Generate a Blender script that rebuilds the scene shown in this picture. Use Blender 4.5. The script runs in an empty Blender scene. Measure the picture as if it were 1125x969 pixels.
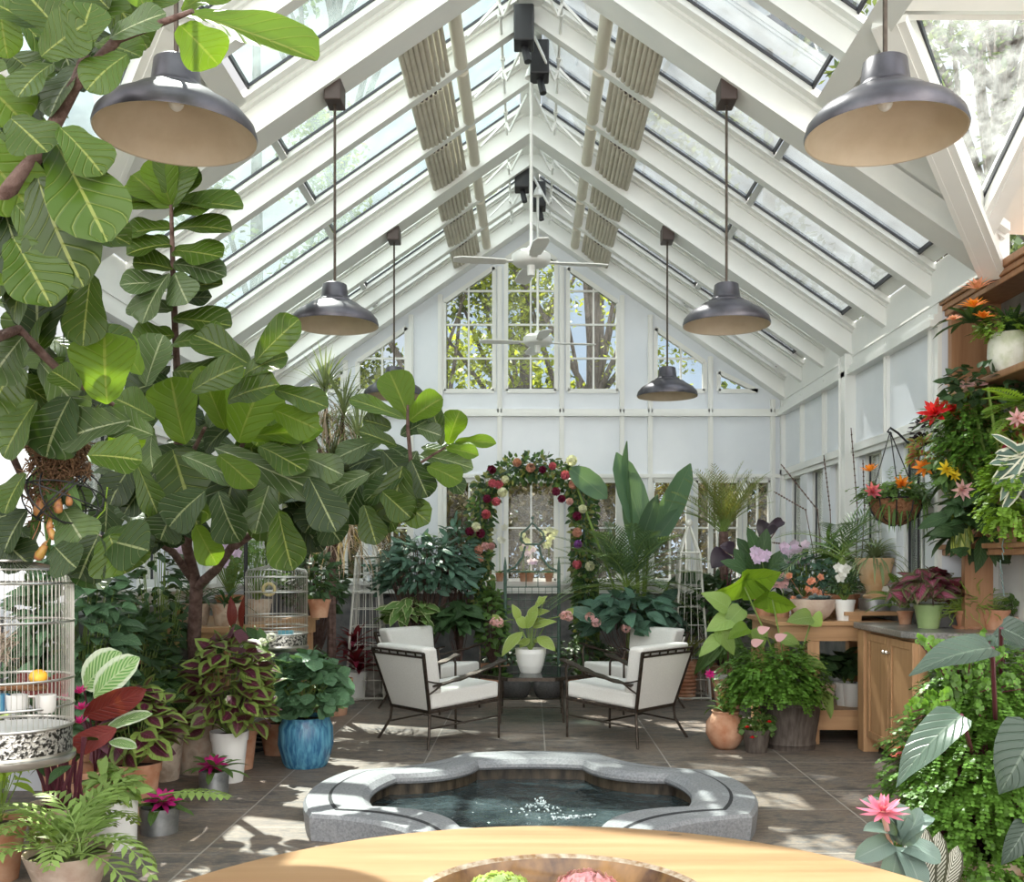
import bpy, math, random
from mathutils import Vector, Matrix
R = math.radians
V = Vector
random.seed(7)
C = bpy.context.scene.collection
S = bpy.context.scene
# ---------------------------------------------------------------- camera, world, sun
F = 1100.0; CX = 583.0; CY = 615.0; EH = 1.5
cam_d = bpy.data.cameras.new('camera'); cam = bpy.data.objects.new('camera', cam_d); C.objects.link(cam)
cam.location = (0, 0, EH); cam.rotation_euler = (R(90), 0, 0)
cam_d.sensor_width = 36; cam_d.lens = F/1125*36
cam_d.shift_x = -(CX-562.5)/1125; cam_d.shift_y = (CY-484.5)/1125
cam_d.clip_end = 300; S.camera = cam
S.view_settings.view_transform = 'Standard'; S.view_settings.look = 'None'
S.view_settings.exposure = 0.5; S.view_settings.gamma = 1; S.view_settings.use_curve_mapping = False
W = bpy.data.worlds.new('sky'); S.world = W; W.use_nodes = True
wn = W.node_tree.nodes; wl = W.node_tree.links; bg = wn['Background']
tc = wn.new('ShaderNodeTexCoord'); nz = wn.new('ShaderNodeTexNoise'); nz.inputs['Scale'].default_value = 2.2; nz.inputs['Detail'].default_value = 5
cr = wn.new('ShaderNodeValToRGB'); cr.color_ramp.elements[0].position = .4; cr.color_ramp.elements[1].position = .62
cr.color_ramp.elements[0].color = (.66, .81, 1, 1); cr.color_ramp.elements[1].color = (1, 1, 1, 1)
wl.new(tc.outputs['Generated'], nz.inputs['Vector']); wl.new(nz.outputs['Fac'], cr.inputs['Fac']); 
wm = wn.new('ShaderNodeMix'); wm.data_type = 'RGBA'; wm.inputs[7].default_value = (1, .975, .94, 1)
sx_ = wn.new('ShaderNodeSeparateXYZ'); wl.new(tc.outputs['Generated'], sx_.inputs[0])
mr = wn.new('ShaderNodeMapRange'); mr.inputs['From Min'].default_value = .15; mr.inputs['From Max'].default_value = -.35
mr.inputs['To Min'].default_value = .62; mr.inputs['To Max'].default_value = 3.2      # strength raised behind the camera, added fill light for the interior
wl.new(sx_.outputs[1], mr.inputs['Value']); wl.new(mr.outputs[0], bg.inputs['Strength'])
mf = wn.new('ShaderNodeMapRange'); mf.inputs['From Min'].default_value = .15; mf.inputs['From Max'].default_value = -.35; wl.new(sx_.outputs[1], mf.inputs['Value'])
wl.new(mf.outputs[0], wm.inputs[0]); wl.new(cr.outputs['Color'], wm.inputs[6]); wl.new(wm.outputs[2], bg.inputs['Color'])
sd = bpy.data.lights.new('sun', 'SUN'); sun = bpy.data.objects.new('sun', sd); C.objects.link(sun)
SUN_DIR = V((-.30, .62, .95)).normalized()
sd.energy = 13; sd.angle = R(.6); sd.color = (1, .93, .82)
sun.rotation_euler = SUN_DIR.to_track_quat('Z', 'Y').to_euler(); sun.location = (0, 0, 20)
S.cycles.max_bounces = 8; S.cycles.transparent_max_bounces = 24; S.cycles.diffuse_bounces = 4
S.cycles.glossy_bounces = 3; S.cycles.transmission_bounces = 4; S.cycles.sample_clamp_indirect = 6
S.cycles.caustics_reflective = False; S.cycles.caustics_refractive = False
try:
    S.cycles.use_denoising = True; S.cycles.denoiser = 'OPENIMAGEDENOISE'
except Exception: pass
def P(x, y, Z): return V(((x-CX)/F*Z, Z, EH-(y-CY)/F*Z))
def FL(x, y, h=0):
    Z = (EH-h)*F/(y-CY); return V(((x-CX)/F*Z, Z, h))
# ---------------------------------------------------------------- materials
class NT:
    def __init__(s, name):
        m = bpy.data.materials.new(name); m.use_nodes = True; s.m = m
        s.n = m.node_tree.nodes; s.l = m.node_tree.links; s.n.clear()
        s.out = s.n.new('ShaderNodeOutputMaterial')
    def node(s, t, ins=None, **kw):
        x = s.n.new(t)
        for k, v in kw.items(): setattr(x, k, v)
        for k, v in (ins or {}).items():
            if hasattr(v, 'is_output'): s.l.new(v, x.inputs[k])
            elif isinstance(v, bpy.types.Node): s.l.new(v.outputs[0], x.inputs[k])
            else:
                x.inputs[k].default_value = (tuple(v)+(1,)) if isinstance(v, (tuple, list)) and len(v) == 3 and x.inputs[k].type == 'RGBA' else v
        return x
    def math(s, op, a, b=0, c=None, clamp=False):
        ins = {0: a, 1: b}
        if c is not None: ins[2] = c
        n = s.node('ShaderNodeMath', ins, operation=op); n.use_clamp = clamp; return n.outputs[0]
    def mix(s, f, a, b):
        n = s.n.new('ShaderNodeMix'); n.data_type = 'RGBA'; n.clamp_factor = True
        for i, v in ((0, f), (6, a), (7, b)):
            if hasattr(v, 'is_output'): s.l.new(v, n.inputs[i])
            else: n.inputs[i].default_value = (tuple(v)+(1,)) if isinstance(v, (tuple, list)) else v
        return n.outputs[2]
    def noise(s, scale, vec=None, detail=4, rough=.55):
        ins = {'Scale': scale, 'Detail': detail, 'Roughness': rough}
        if vec is not None: ins['Vector'] = vec
        return s.node('ShaderNodeTexNoise', ins).outputs['Fac']
    def ramp(s, f, stops):
        n = s.n.new('ShaderNodeValToRGB'); e = n.color_ramp.elements
        while len(e) < len(stops): e.new(.5)
        for i, (p, c) in enumerate(stops):
            e[i].position = p; e[i].color = (tuple(c)+(1,)) if isinstance(c, (tuple, list)) else (c, c, c, 1)
        s.l.new(f, n.inputs[0]); return n.outputs[0]
    def coords(s, kind='Object', scale=(1, 1, 1), rot=(0, 0, 0), loc=(0, 0, 0)):
        t = s.n.new('ShaderNodeTexCoord'); mp = s.n.new('ShaderNodeMapping')
        mp.inputs['Scale'].default_value = scale; mp.inputs['Rotation'].default_value = rot; mp.inputs['Location'].default_value = loc
        s.l.new(t.outputs[kind], mp.inputs['Vector']); return mp.outputs[0]
    def done(s, sh): s.l.new(sh, s.out.inputs['Surface']); return s.m
def pm(name, c1, c2=None, scale=6, rough=.5, metal=0, bump=0, bscale=60, stretch=(1, 1, 1), lo=.35, hi=.65, spec=.5, c3=None):
    t = NT(name); co = t.coords(scale=stretch)
    ins = {'Roughness': rough, 'Metallic': metal, 'Specular IOR Level': spec}
    if c2:
        f = t.noise(scale, co, 6)
        ins['Base Color'] = t.ramp(f, [(lo, c1), (hi, c2)] if not c3 else [(lo, c1), ((lo+hi)/2, c2), (hi, c3)])
    else: ins['Base Color'] = c1
    if bump:
        b = t.node('ShaderNodeBump', {'Strength': bump, 'Height': t.noise(bscale, co), 'Distance': .01}); ins['Normal'] = b.outputs[0]
    return t.done(t.node('ShaderNodeBsdfPrincipled', ins).outputs[0])
def lm(name, c, vein=None, under=None, edge=None, center=None, transl=.3, rough=.4, nv=9, var=.35, ew=.8, stripe=None, ccw=.6, vf=.5, spec=.3):
    """leaf material: uv u across the blade, v along it"""
    t = NT(name); uv = t.node('ShaderNodeUVMap').outputs[0]; sx = t.node('ShaderNodeSeparateXYZ', {0: uv})
    u = t.math('MULTIPLY', t.math('ABSOLUTE', t.math('SUBTRACT', sx.outputs[0], .5)), 2); v = sx.outputs[1]
    geo = t.node('ShaderNodeNewGeometry')
    dark = tuple(k*(1-var) for k in c); lite = tuple(min(1, k*(1+var)) for k in c)
    col = t.mix(geo.outputs['Random Per Island'], dark, lite)
    if center:
        a = t.math('POWER', t.math('DIVIDE', u, ccw), 2); b = t.math('POWER', t.math('DIVIDE', t.math('SUBTRACT', v, .42), .42), 2)
        m = t.math('SUBTRACT', 1.25, t.math('ADD', a, b)); m = t.math('MULTIPLY', m, 3, clamp=True)
        col = t.mix(m, col, center)
    if stripe:
        w = t.math('FRACT', t.math('MULTIPLY', t.math('ADD', v, t.math('MULTIPLY', u, -.35)), stripe[1]))
        m = t.math('MULTIPLY', t.math('LESS_THAN', w, .5), t.math('LESS_THAN', u, .8)); col = t.mix(m, col, stripe[0])
    if edge:
        m = t.math('MULTIPLY', t.math('SUBTRACT', t.math('ADD', u, t.math('MULTIPLY', t.noise(30), .25)), ew+.1), 8, clamp=True); col = t.mix(m, col, edge)
    if vein:
        w = t.math('ABSOLUTE', t.math('SUBTRACT', t.math('FRACT', t.math('MULTIPLY', t.math('SUBTRACT', v, t.math('MULTIPLY', u, .28)), nv)), .5))
        m1 = t.math('LESS_THAN', w, .032); m2 = t.math('LESS_THAN', u, .045)
        m = t.math('MULTIPLY', t.math('MAXIMUM', t.math('MULTIPLY', m1, .6), m2), vf*1.5, clamp=True); col = t.mix(m, col, vein); hgt = t.math('MULTIPLY', t.math('SUBTRACT', .14, w, clamp=True), 6, clamp=True)
    bf = geo.outputs['Backfacing']
    ucol = under or tuple(min(1, k*1.15+.01) for k in c)
    if under: col = t.mix(bf, col, under)
    p = t.node('ShaderNodeBsdfPrincipled', {'Base Color': col, 'Roughness': rough, 'Specular IOR Level': spec, **({'Normal': t.node('ShaderNodeBump', {'Strength': .5, 'Height': t.math('SUBTRACT', 1, hgt), 'Distance': .01}).outputs[0]} if vein else {})})
    tcol = t.mix(.55, col, tuple(min(1, k) for k in (c[0]*2.6+.05, c[1]*2.2+.08, c[2]*.7)))
    if under: tcol = t.mix(bf, tcol, under)
    tr = t.node('ShaderNodeBsdfTranslucent', {'Color': tcol})
    mx = t.node('ShaderNodeMixShader', {0: transl, 1: p.outputs[0], 2: tr.outputs[0]})
    return t.done(mx.outputs[0])
def glassmat(name, haze=.2, tint=(.93, .97, .96), hcol=(.8, .88, .88), spread=.35, sc=3):
    t = NT(name); co = t.coords(scale=(1, 1, 1))
    tp = t.node('ShaderNodeBsdfTransparent', {'Color': tint}); gl = t.node('ShaderNodeBsdfGlossy', {'Roughness': .02})
    fr = t.node('ShaderNodeFresnel', {'IOR': 1.45}); g = t.node('ShaderNodeMixShader', {0: t.math('MULTIPLY', fr.outputs[0], .8), 1: tp.outputs[0], 2: gl.outputs[0]})
    tl = t.node('ShaderNodeBsdfTranslucent', {'Color': hcol}); df = t.node('ShaderNodeBsdfDiffuse', {'Color': hcol})
    h = t.node('ShaderNodeMixShader', {0: .2, 1: tl.outputs[0], 2: df.outputs[0]})
    f = t.math('ADD', haze-spread/2, t.math('MULTIPLY', t.ramp(t.noise(sc, co, 6, .7), [(.3, 0.), (.7, 1.)]), spread), clamp=True)
    return t.done(t.node('ShaderNodeMixShader', {0: f, 1: g.outputs[0], 2: h.outputs[0]}).outputs[0])
M = {}
M['white'] = pm('white_paint', (.80, .80, .775), (.76, .77, .75), 3, .35)
M['panel'] = pm('panel_paint', (.76, .79, .84), (.71, .745, .80), 2, .22)
M['gasket'] = pm('black_gasket', (.02, .022, .03), rough=.4)
M['bar'] = pm('grey_glazing_bar', (.55, .56, .55), rough=.4, metal=.3)
M['stonewall'] = pm('knee_wall_stone', (.12, .12, .13), (.24, .235, .23), 5, .8, bump=.5, bscale=40)
M['shade'] = pm('pleated_shade', (.60, .56, .47), (.52, .48, .40), 9, .8)
M['canvas'] = pm('shade_tube', (.70, .66, .56), rough=.7)
M['blackp'] = pm('black_plastic', (.015, .015, .018), rough=.5)
M['bronze'] = pm('bronze_metal', (.055, .042, .034), (.10, .08, .065), 30, .45, .75, bump=.3, bscale=90)
M['pewter'] = pm('pewter_lamp', (.055, .052, .062), (.10, .095, .11), 7, .38, .65, c3=(.15, .14, .15), lo=.3, hi=.8)
M['cream'] = pm('lamp_inner_enamel', (.62, .52, .40), (.55, .45, .33), 8, .55)
M['brown'] = pm('canopy_brown', (.05, .03, .025), rough=.5)
M['fabric'] = pm('white_boucle', (.80, .79, .76), (.72, .71, .68), 120, .95, bump=.5, bscale=170)
M['silver'] = pm('chrome_wire', (.60, .58, .54), rough=.28, metal=1)
M['silverrelief'] = pm('silver_relief', (.75, .74, .70), (.06, .06, .055), 60, .3, 1, lo=.45, hi=.55, bump=.6, bscale=60)
M['terra'] = pm('terracotta', (.42, .17, .085), (.60, .36, .24), 7, .85, bump=.3, bscale=40)
M['terrapale'] = pm('weathered_terracotta', (.44, .26, .17), (.62, .52, .42), 5, .9, bump=.4, bscale=30, c3=(.30, .22, .16))
M['terracream'] = pm('cream_terracotta', (.55, .33, .16), (.68, .52, .34), 5, .8, bump=.4, bscale=20)
M['pinkclay'] = pm('pink_clay', (.50, .36, .29), (.62, .50, .42), 12, .9, bump=.8, bscale=18)
M['whitepot'] = pm('white_ceramic', (.82, .82, .80), rough=.35)
M['greypot'] = pm('pale_grey_ceramic', (.62, .61, .58), (.70, .69, .66), 6, .5)
M['galv'] = pm('galvanised_steel', (.30, .32, .34), (.48, .50, .52), 14, .42, .85)
M['greenpot'] = pm('green_glazed_pot', (.22, .32, .13), (.30, .40, .18), 5, .3)
M['barrel'] = pm('dark_barrel_wood', (.06, .045, .038), (.12, .10, .085), 12, .75, stretch=(3, 3, .5))
M['moss'] = pm('moss_soil', (.03, .025, .015), (.10, .11, .03), 30, 1, bump=1, bscale=60)
M['soil'] = pm('dark_soil', (.035, .025, .018), (.07, .05, .035), 40, 1, bump=1, bscale=80)
M['whitemoss'] = pm('mossy_white_plaster', (.72, .72, .64), (.42, .46, .28), 9, .9, bump=1, bscale=22, lo=.45, hi=.75)
M['coir'] = pm('coir_fibre', (.16, .07, .03), (.32, .16, .08), 60, 1, bump=1, bscale=120)
M['bark'] = pm('fig_bark', (.07, .035, .027), (.16, .10, .085), 20, .85, bump=1, bscale=50)
M['bark2'] = pm('tree_bark', (.05, .042, .038), (.13, .11, .10), 9, .95, bump=1, bscale=20, stretch=(3, 3, .6))
M['stemg'] = pm('green_stem', (.18, .27, .06), rough=.5)
M['stemp'] = pm('purple_stem', (.10, .02, .035), rough=.4)
M['dry'] = pm('dry_fibre', (.30, .23, .17), (.45, .38, .30), 30, .9)
M['rustmoss'] = pm('rusty_moss', (.12, .06, .03), (.26, .15, .08), 30, 1, bump=1)
M['verdigris'] = pm('verdigris_iron', (.05, .10, .075), (.09, .15, .115), 20, .6)
M['whitewire'] = pm('white_obelisk_paint', (.70, .69, .64), rough=.6)
M['wicker'] = pm('dark_wicker', (.05, .05, .055), (.12, .115, .11), 60, .9, bump=1, bscale=90, stretch=(1, 1, 2.5))
M['urn'] = pm('pale_stone', (.42, .42, .40), (.56, .55, .51), 8, .85, bump=.4, bscale=30)
M['cloud'] = pm('concrete_grey', (.26, .27, .28), (.40, .41, .41), 4, .8)
def wood(name, c1, c2, c3, ax=0, sc=1.2, rough=.45, knots=True):
    t = NT(name); st = [9., 9., 9.]; st[ax] = .55
    co = t.coords(scale=tuple(s*sc for s in st)); f = t.noise(2.2, co, 8, .6)
    col = t.ramp(f, [(.25, c1), (.5, c2), (.75, c3)])
    st2 = [1.6*sc*2.5]*3; st2[ax] = 1.6*sc
    if knots:
        vo = t.node('ShaderNodeTexVoronoi', {'Vector': t.coords(scale=tuple(st2)), 'Scale': 1.3})
        col = t.mix(t.math('MULTIPLY', t.math('LESS_THAN', vo.outputs['Distance'], .085), .7), col, tuple(k*.35 for k in c1))
    b = t.node('ShaderNodeBump', {'Strength': .08, 'Height': f, 'Distance': .01})
    return t.done(t.node('ShaderNodeBsdfPrincipled', {'Base Color': col, 'Roughness': rough, 'Normal': b.outputs[0]}).outputs[0])
M['oak'] = wood('honey_oak', (.36, .20, .10), (.45, .26, .13), (.52, .32, .17), 2, knots=False)
M['oakx'] = wood('honey_oak_rails', (.36, .20, .10), (.45, .26, .13), (.52, .32, .17), 0, knots=False)
M['teak'] = wood('red_brown_wood', (.26, .125, .06), (.33, .17, .085), (.40, .22, .12), 2, knots=False)
M['pine'] = wood('table_pine', (.31, .175, .088), (.39, .235, .12), (.46, .30, .17), 0, .8, .35)
def granite(name, a, b, sc=90, rough=.55, c=None):
    t = NT(name); co = t.coords(); f = t.noise(sc, co, 3, .7); g = t.noise(5, co, 5)
    col = t.mix(t.math('MULTIPLY', g, .5), t.ramp(f, [(.35, a), (.62, b)]), c or b)
    bb = t.node('ShaderNodeBump', {'Strength': .25, 'Height': f, 'Distance': .005})
    return t.done(t.node('ShaderNodeBsdfPrincipled', {'Base Color': col, 'Roughness': rough, 'Normal': bb.outputs[0]}).outputs[0])
M['bluestone'] = granite('blue_grey_coping_stone', (.13, .145, .17), (.27, .285, .31), 70, .6, (.30, .29, .28))
M['worktop'] = granite('grey_granite', (.06, .06, .06), (.26, .25, .235), 60, .28)
M['sinkstone'] = granite('dark_sink_stone', (.035, .035, .037), (.17, .165, .155), 22, .7)
def slate():
    t = NT('slate_floor'); tc_ = t.n.new('ShaderNodeTexCoord'); sp = t.node('ShaderNodeSeparateXYZ', {0: tc_.outputs['Object']})
    sw = t.node('ShaderNodeCombineXYZ', {0: t.math('ADD', sp.outputs[1], .28), 1: t.math('ADD', sp.outputs[0], 10.686)})
    br = t.node('ShaderNodeTexBrick', {'Vector': sw.outputs[0], 'Color1': (.2, .2, .2), 'Color2': (.8, .8, .8), 'Mortar': (0, 0, 0), 'Scale': 1.0, 'Mortar Size': .006, 'Mortar Smooth': .2, 'Brick Width': .9, 'Row Height': .9})
    br.offset = .45
    tone = t.node('ShaderNodeSeparateColor', {0: br.outputs['Color']}).outputs[0]
    co = t.coords(scale=(1.1, 2.6, 1)); co2 = t.coords(scale=(2, 5, 1), rot=(0, 0, .25))
    n1 = t.noise(3.2, co, 9, .78); n2 = t.noise(7, co2, 8, .78)
    col = t.ramp(n1, [(.40, (.038, .038, .042)), (.47, (.12, .10, .088)), (.52, (.27, .205, .15)), (.57, (.10, .096, .098)), (.64, (.25, .215, .185))])
    col = t.mix(t.math('MULTIPLY', t.ramp(n2, [(.42, 0.), (.60, 1.)]), .6), col, (.075, .075, .078))
    col = t.mix(t.math('MULTIPLY', tone, .22), col, (.36, .33, .29))
    col = t.mix(t.ramp(t.noise(.9, t.coords(scale=(1, 1.6, 1)), 6, .7), [(.44, 0.), (.62, .45)]), col, t.mix(n2, (.10, .07, .05), (.30, .21, .15)))
    col = t.mix(br.outputs['Fac'], col, (.33, .30, .27))
    hb = t.math('SUBTRACT', n2, t.math('MULTIPLY', br.outputs['Fac'], .8))
    bb = t.node('ShaderNodeBump', {'Strength': .35, 'Height': hb, 'Distance': .01})
    return t.done(t.node('ShaderNodeBsdfPrincipled', {'Base Color': col, 'Roughness': t.math('ADD', .42, t.math('MULTIPLY', n2, .3)), 'Normal': bb.outputs[0]}).outputs[0])
M['slate'] = slate()
def water():
    t = NT('pool_water'); co = t.coords(); w = t.noise(3.2, co, 5, .6)
    d = t.node('ShaderNodeVectorMath', {0: t.coords(loc=(-.0, -5.75, 0)), 1: (1, 1, 0)}, operation='MULTIPLY')
    ln = t.node('ShaderNodeVectorMath', {0: d.outputs[0]}, operation='LENGTH').outputs['Value']
    foam = t.math('MULTIPLY', t.ramp(t.noise(7, co, 6, .75), [(.52, 0.), (.68, 1.)]), t.ramp(ln, [(.15, 1.), (.62, 0.)]))
    col = t.mix(t.ramp(w, [(.35, 0.), (.65, 1.)]), (.010, .016, .019), (.05, .072, .078))
    col = t.mix(t.math('MULTIPLY', foam, .8), col, (.50, .60, .58))
    hh = t.math('ADD', t.noise(6, co, 3), t.math('MULTIPLY', t.noise(22, co, 2), .3))
    b = t.node('ShaderNodeBump', {'Strength': .9, 'Height': hh, 'Distance': .05})
    return t.done(t.node('ShaderNodeBsdfPrincipled', {'Base Color': col, 'Roughness': .05, 'IOR': 1.33, 'Specular IOR Level': .3, 'Normal': b.outputs[0]}).outputs[0])
M['water'] = water()
M['pooltile'] = pm('dark_pool_tile', (.018, .014, .011), (.12, .095, .065), 16, .3, stretch=(1, 1, .25), bump=.3)
M['bluegl'] = pm('blue_drip_glaze', (.035, .14, .28), (.12, .36, .52), 26, .25, stretch=(1, 1, .16), bump=.8, bscale=26, lo=.4, hi=.6)
M['browngl'] = pm('brown_bowl_glaze', (.05, .022, .012), (.26, .14, .05), 14, .14, stretch=(1, 1, .3))
M['bowlin'] = pm('green_bowl_glaze', (.05, .06, .035), (.16, .14, .07), 10, .14)
M['rimgl'] = pm('bowl_rim_glaze', (.22, .13, .06), (.48, .42, .33), 50, .2)
M['glass'] = glassmat('clear_glass', .03, spread=.04)
M['roofL'] = glassmat('fogged_roof_glass', .20, (.66, .75, .76), (.42, .55, .56), .24, 2)
M['roofR'] = glassmat('streaked_roof_glass', .10, (.78, .85, .90), (.50, .58, .64), .2, 4)
M['tglass'] = NT('table_glass'); _t = M['tglass']
M['tglass'] = _t.done(_t.node('ShaderNodeMixShader', {0: _t.math('ADD', _t.math('MULTIPLY', _t.node('ShaderNodeFresnel', {'IOR': 1.6}).outputs[0], .9), .08), 1: _t.node('ShaderNodeBsdfTransparent', {'Color': (.62, .78, .72)}).outputs[0], 2: _t.node('ShaderNodeBsdfGlossy', {'Roughness': .01}).outputs[0]}).outputs[0])
# leaves
FIGV = (.30, .33, .09)
M['fig'] = lm('fig_leaf', (.040, .076, .008), FIGV, (.10, .14, .055), transl=.18, rough=.34, var=.3, nv=7, vf=.42)
M['figd'] = lm('fig_leaf_dark', (.020, .042, .009), (.34, .38, .18), (.085, .105, .05), transl=.12, rough=.4, var=.3, nv=7, vf=.38)
M['figb'] = lm('fig_leaf_backlit', (.10, .18, .016), (.42, .42, .10), (.19, .27, .04), transl=.5, rough=.38, var=.25, nv=7, vf=.3)  # brighter yellow-green copy of the fig leaf, backlight put into its colour
M['figg'] = lm('fig_leaf_grey', (.060, .098, .034), (.46, .50, .30), (.14, .18, .09), transl=.15, rough=.3, var=.25, nv=7, vf=.4)
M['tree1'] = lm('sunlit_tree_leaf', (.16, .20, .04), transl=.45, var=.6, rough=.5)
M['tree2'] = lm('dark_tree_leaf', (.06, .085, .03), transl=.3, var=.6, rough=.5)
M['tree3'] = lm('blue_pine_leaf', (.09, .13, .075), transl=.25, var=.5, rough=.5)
M['g1'] = lm('green_leaf', (.10, .19, .05), (.30, .40, .14), transl=.25, nv=8, vf=.3)
M['g2'] = lm('deep_green_leaf', (.04, .085, .032), (.16, .24, .10), transl=.18, nv=8, vf=.25)
M['g3'] = lm('blue_green_leaf', (.08, .16, .115), (.24, .33, .25), transl=.15, rough=.3, nv=8, vf=.3)
M['tplant'] = lm('yellow_green_oval_leaf', (.27, .36, .09), (.38, .46, .18), edge=(.55, .60, .34), transl=.35, ew=.88, nv=6)
M['g4'] = lm('lime_leaf', (.27, .40, .06), (.40, .50, .14), transl=.4, nv=8, vf=.25)
M['g5'] = lm('soft_green_leaf', (.25, .38, .11), (.36, .48, .2), transl=.3, vf=.25)
M['palm'] = lm('palm_leaf', (.10, .17, .085), transl=.2, rough=.35)
M['palmy'] = lm('olive_palm_leaf', (.19, .21, .07), transl=.25, rough=.45)
M['fernbr'] = lm('bright_fern', (.19, .33, .05), transl=.35)
M['fernd'] = lm('maidenhair_fern', (.09, .19, .03), transl=.3, var=.6)
M['coleus'] = lm('coleus_leaf', (.20, .30, .065), (.34, .06, .16), (.26, .12, .16), center=(.085, .012, .035), transl=.22, nv=7, ccw=.50, vf=.3)
M['coleusp'] = lm('coleus_pink_leaf', (.30, .42, .09), (.6, .06, .12), center=(.45, .02, .08), transl=.25, ccw=.4)
M['rex'] = lm('rex_begonia_leaf', (.10, .085, .045), (.42, .30, .32), (.16, .03, .045), edge=(.16, .19, .07), center=(.30, .06, .12), transl=.15, ccw=.55, rough=.35)
M['cala'] = lm('calathea_leaf', (.10, .26, .06), (.50, .62, .35), (.13, .16, .08), edge=(.66, .74, .56), stripe=((.42, .58, .26), 11), transl=.2, rough=.3, ew=.66)
M['peacock'] = lm('peacock_leaf', (.18, .30, .10), edge=(.05, .12, .045), stripe=((.03, .08, .03), 7), transl=.15, ew=.75)
M['maroon'] = lm('maroon_underside', (.15, .022, .02), (.22, .05, .04), (.13, .02, .018), transl=.15, rough=.35, var=.2)
M['ti'] = lm('burgundy_leaf', (.17, .012, .035), (.32, .05, .10), transl=.3, var=.6, rough=.3)
M['black'] = lm('black_purple_leaf', (.03, .018, .03), transl=.1, rough=.3)
M['beg'] = lm('begonia_leaf', (.095, .19, .10), (.24, .36, .20), transl=.15, rough=.32, nv=5, vf=.3)
M['varie'] = lm('variegated_leaf', (.13, .25, .07), (.30, .40, .18), edge=(.62, .66, .36), transl=.25, ew=.78)
M['stripe'] = lm('striped_leaf', (.10, .16, .13), edge=(.72, .72, .58), transl=.15, ew=.62)
M['yel'] = lm('yellow_banded_leaf', (.36, .38, .09), edge=(.10, .16, .03), transl=.2, ew=.5)
M['silvd'] = lm('urn_plant_leaf', (.13, .19, .165), (.34, .40, .36), (.12, .17, .15), transl=.1, var=.2, nv=22, vf=.2)
M['silv'] = lm('silver_leaf', (.24, .33, .31), (.42, .50, .48), (.18, .25, .24), transl=.1, var=.2, nv=22, vf=.18)
M['ant'] = lm('alocasia_leaf', (.055, .085, .065), (.17, .22, .17), (.10, .05, .035), transl=.1, rough=.3, nv=8, vf=.35)
M['antg'] = lm('elephant_ear_leaf', (.17, .30, .03), (.10, .19, .03), (.20, .33, .03), transl=.38, nv=6, vf=.45)
M['banana'] = lm('banana_leaf', (.085, .16, .095), (.26, .36, .2), (.16, .22, .06), transl=.3, nv=26, vf=.22, rough=.35)
M['thicket'] = lm('brown_thicket_leaf', (.13, .105, .06), transl=.25, var=.7)
M['dried'] = lm('dry_leaf', (.36, .28, .22), transl=.2, var=.4)
M['grass'] = lm('spiky_grey_green_leaf', (.20, .25, .13), transl=.2)
def petal(name, c, tr=.35): return lm(name, c, transl=tr, var=.3, rough=.5)
for k, c in dict(pink=(.74, .42, .46), magenta=(.55, .02, .22), white=(.85, .85, .80), cream=(.80, .82, .58), mauve=(.72, .55, .80), red=(.75, .02, .03), orange=(.90, .24, .03),
                 yellow=(.92, .60, .04), rose=(.60, .13, .18), plum=(.16, .01, .05), dusty=(.62, .30, .24), purple=(.30, .10, .45), salmon=(.85, .35, .24), lime=(.34, .44, .20), lpink=(.60, .30, .34)).items():
    M['f_'+k] = petal(k+'_petal', c)
# ---------------------------------------------------------------- mesh builder
SH = {
 'ovate': [(0, .05), (.12, .55), (.3, .95), (.45, 1), (.65, .8), (.85, .38), (1, .0)],
 'fig': [(0, .06), (.06, .36), (.2, .56), (.36, .62), (.55, .9), (.72, 1), (.86, .86), (.95, .52), (1, .12)],
 'lance': [(0, .15), (.2, .7), (.45, 1), (.75, .6), (1, .02)],
 'heart': [(0, .5), (.04, .85), (.2, 1), (.45, .86), (.7, .52), (.9, .2), (1, 0)],
 'round': [(0, .2), (.08, .6), (.3, .95), (.5, 1), (.7, .92), (.9, .55), (1, .1)],
 'strap': [(0, .7), (.15, .9), (.6, 1), (.85, .7), (1, .02)],
 'oblong': [(0, .1), (.1, .55), (.3, .95), (.6, 1), (.85, .72), (1, .05)],
 'ear': [(0, .62), (.05, .95), (.22, 1), (.45, .9), (.7, .58), (.9, .2), (1, 0)],
}
def prof(s, v):
    p = SH[s]
    for i in range(len(p)-1):
        if v <= p[i+1][0]:
            a, b = p[i], p[i+1]; return a[1]+(b[1]-a[1])*(v-a[0])/(b[0]-a[0])
    return p[-1][1]
def perp(d):
    u = V((0, 0, 1)) if abs(d.z) < .95 else V((1, 0, 0)); s = d.cross(u).normalized(); return s, s.cross(d).normalized()
rnd = random.uniform
def rdir():
    while 1:
        v = V((rnd(-1, 1), rnd(-1, 1), rnd(-1, 1)))
        if .05 < v.length < 1: return v.normalized()
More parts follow.
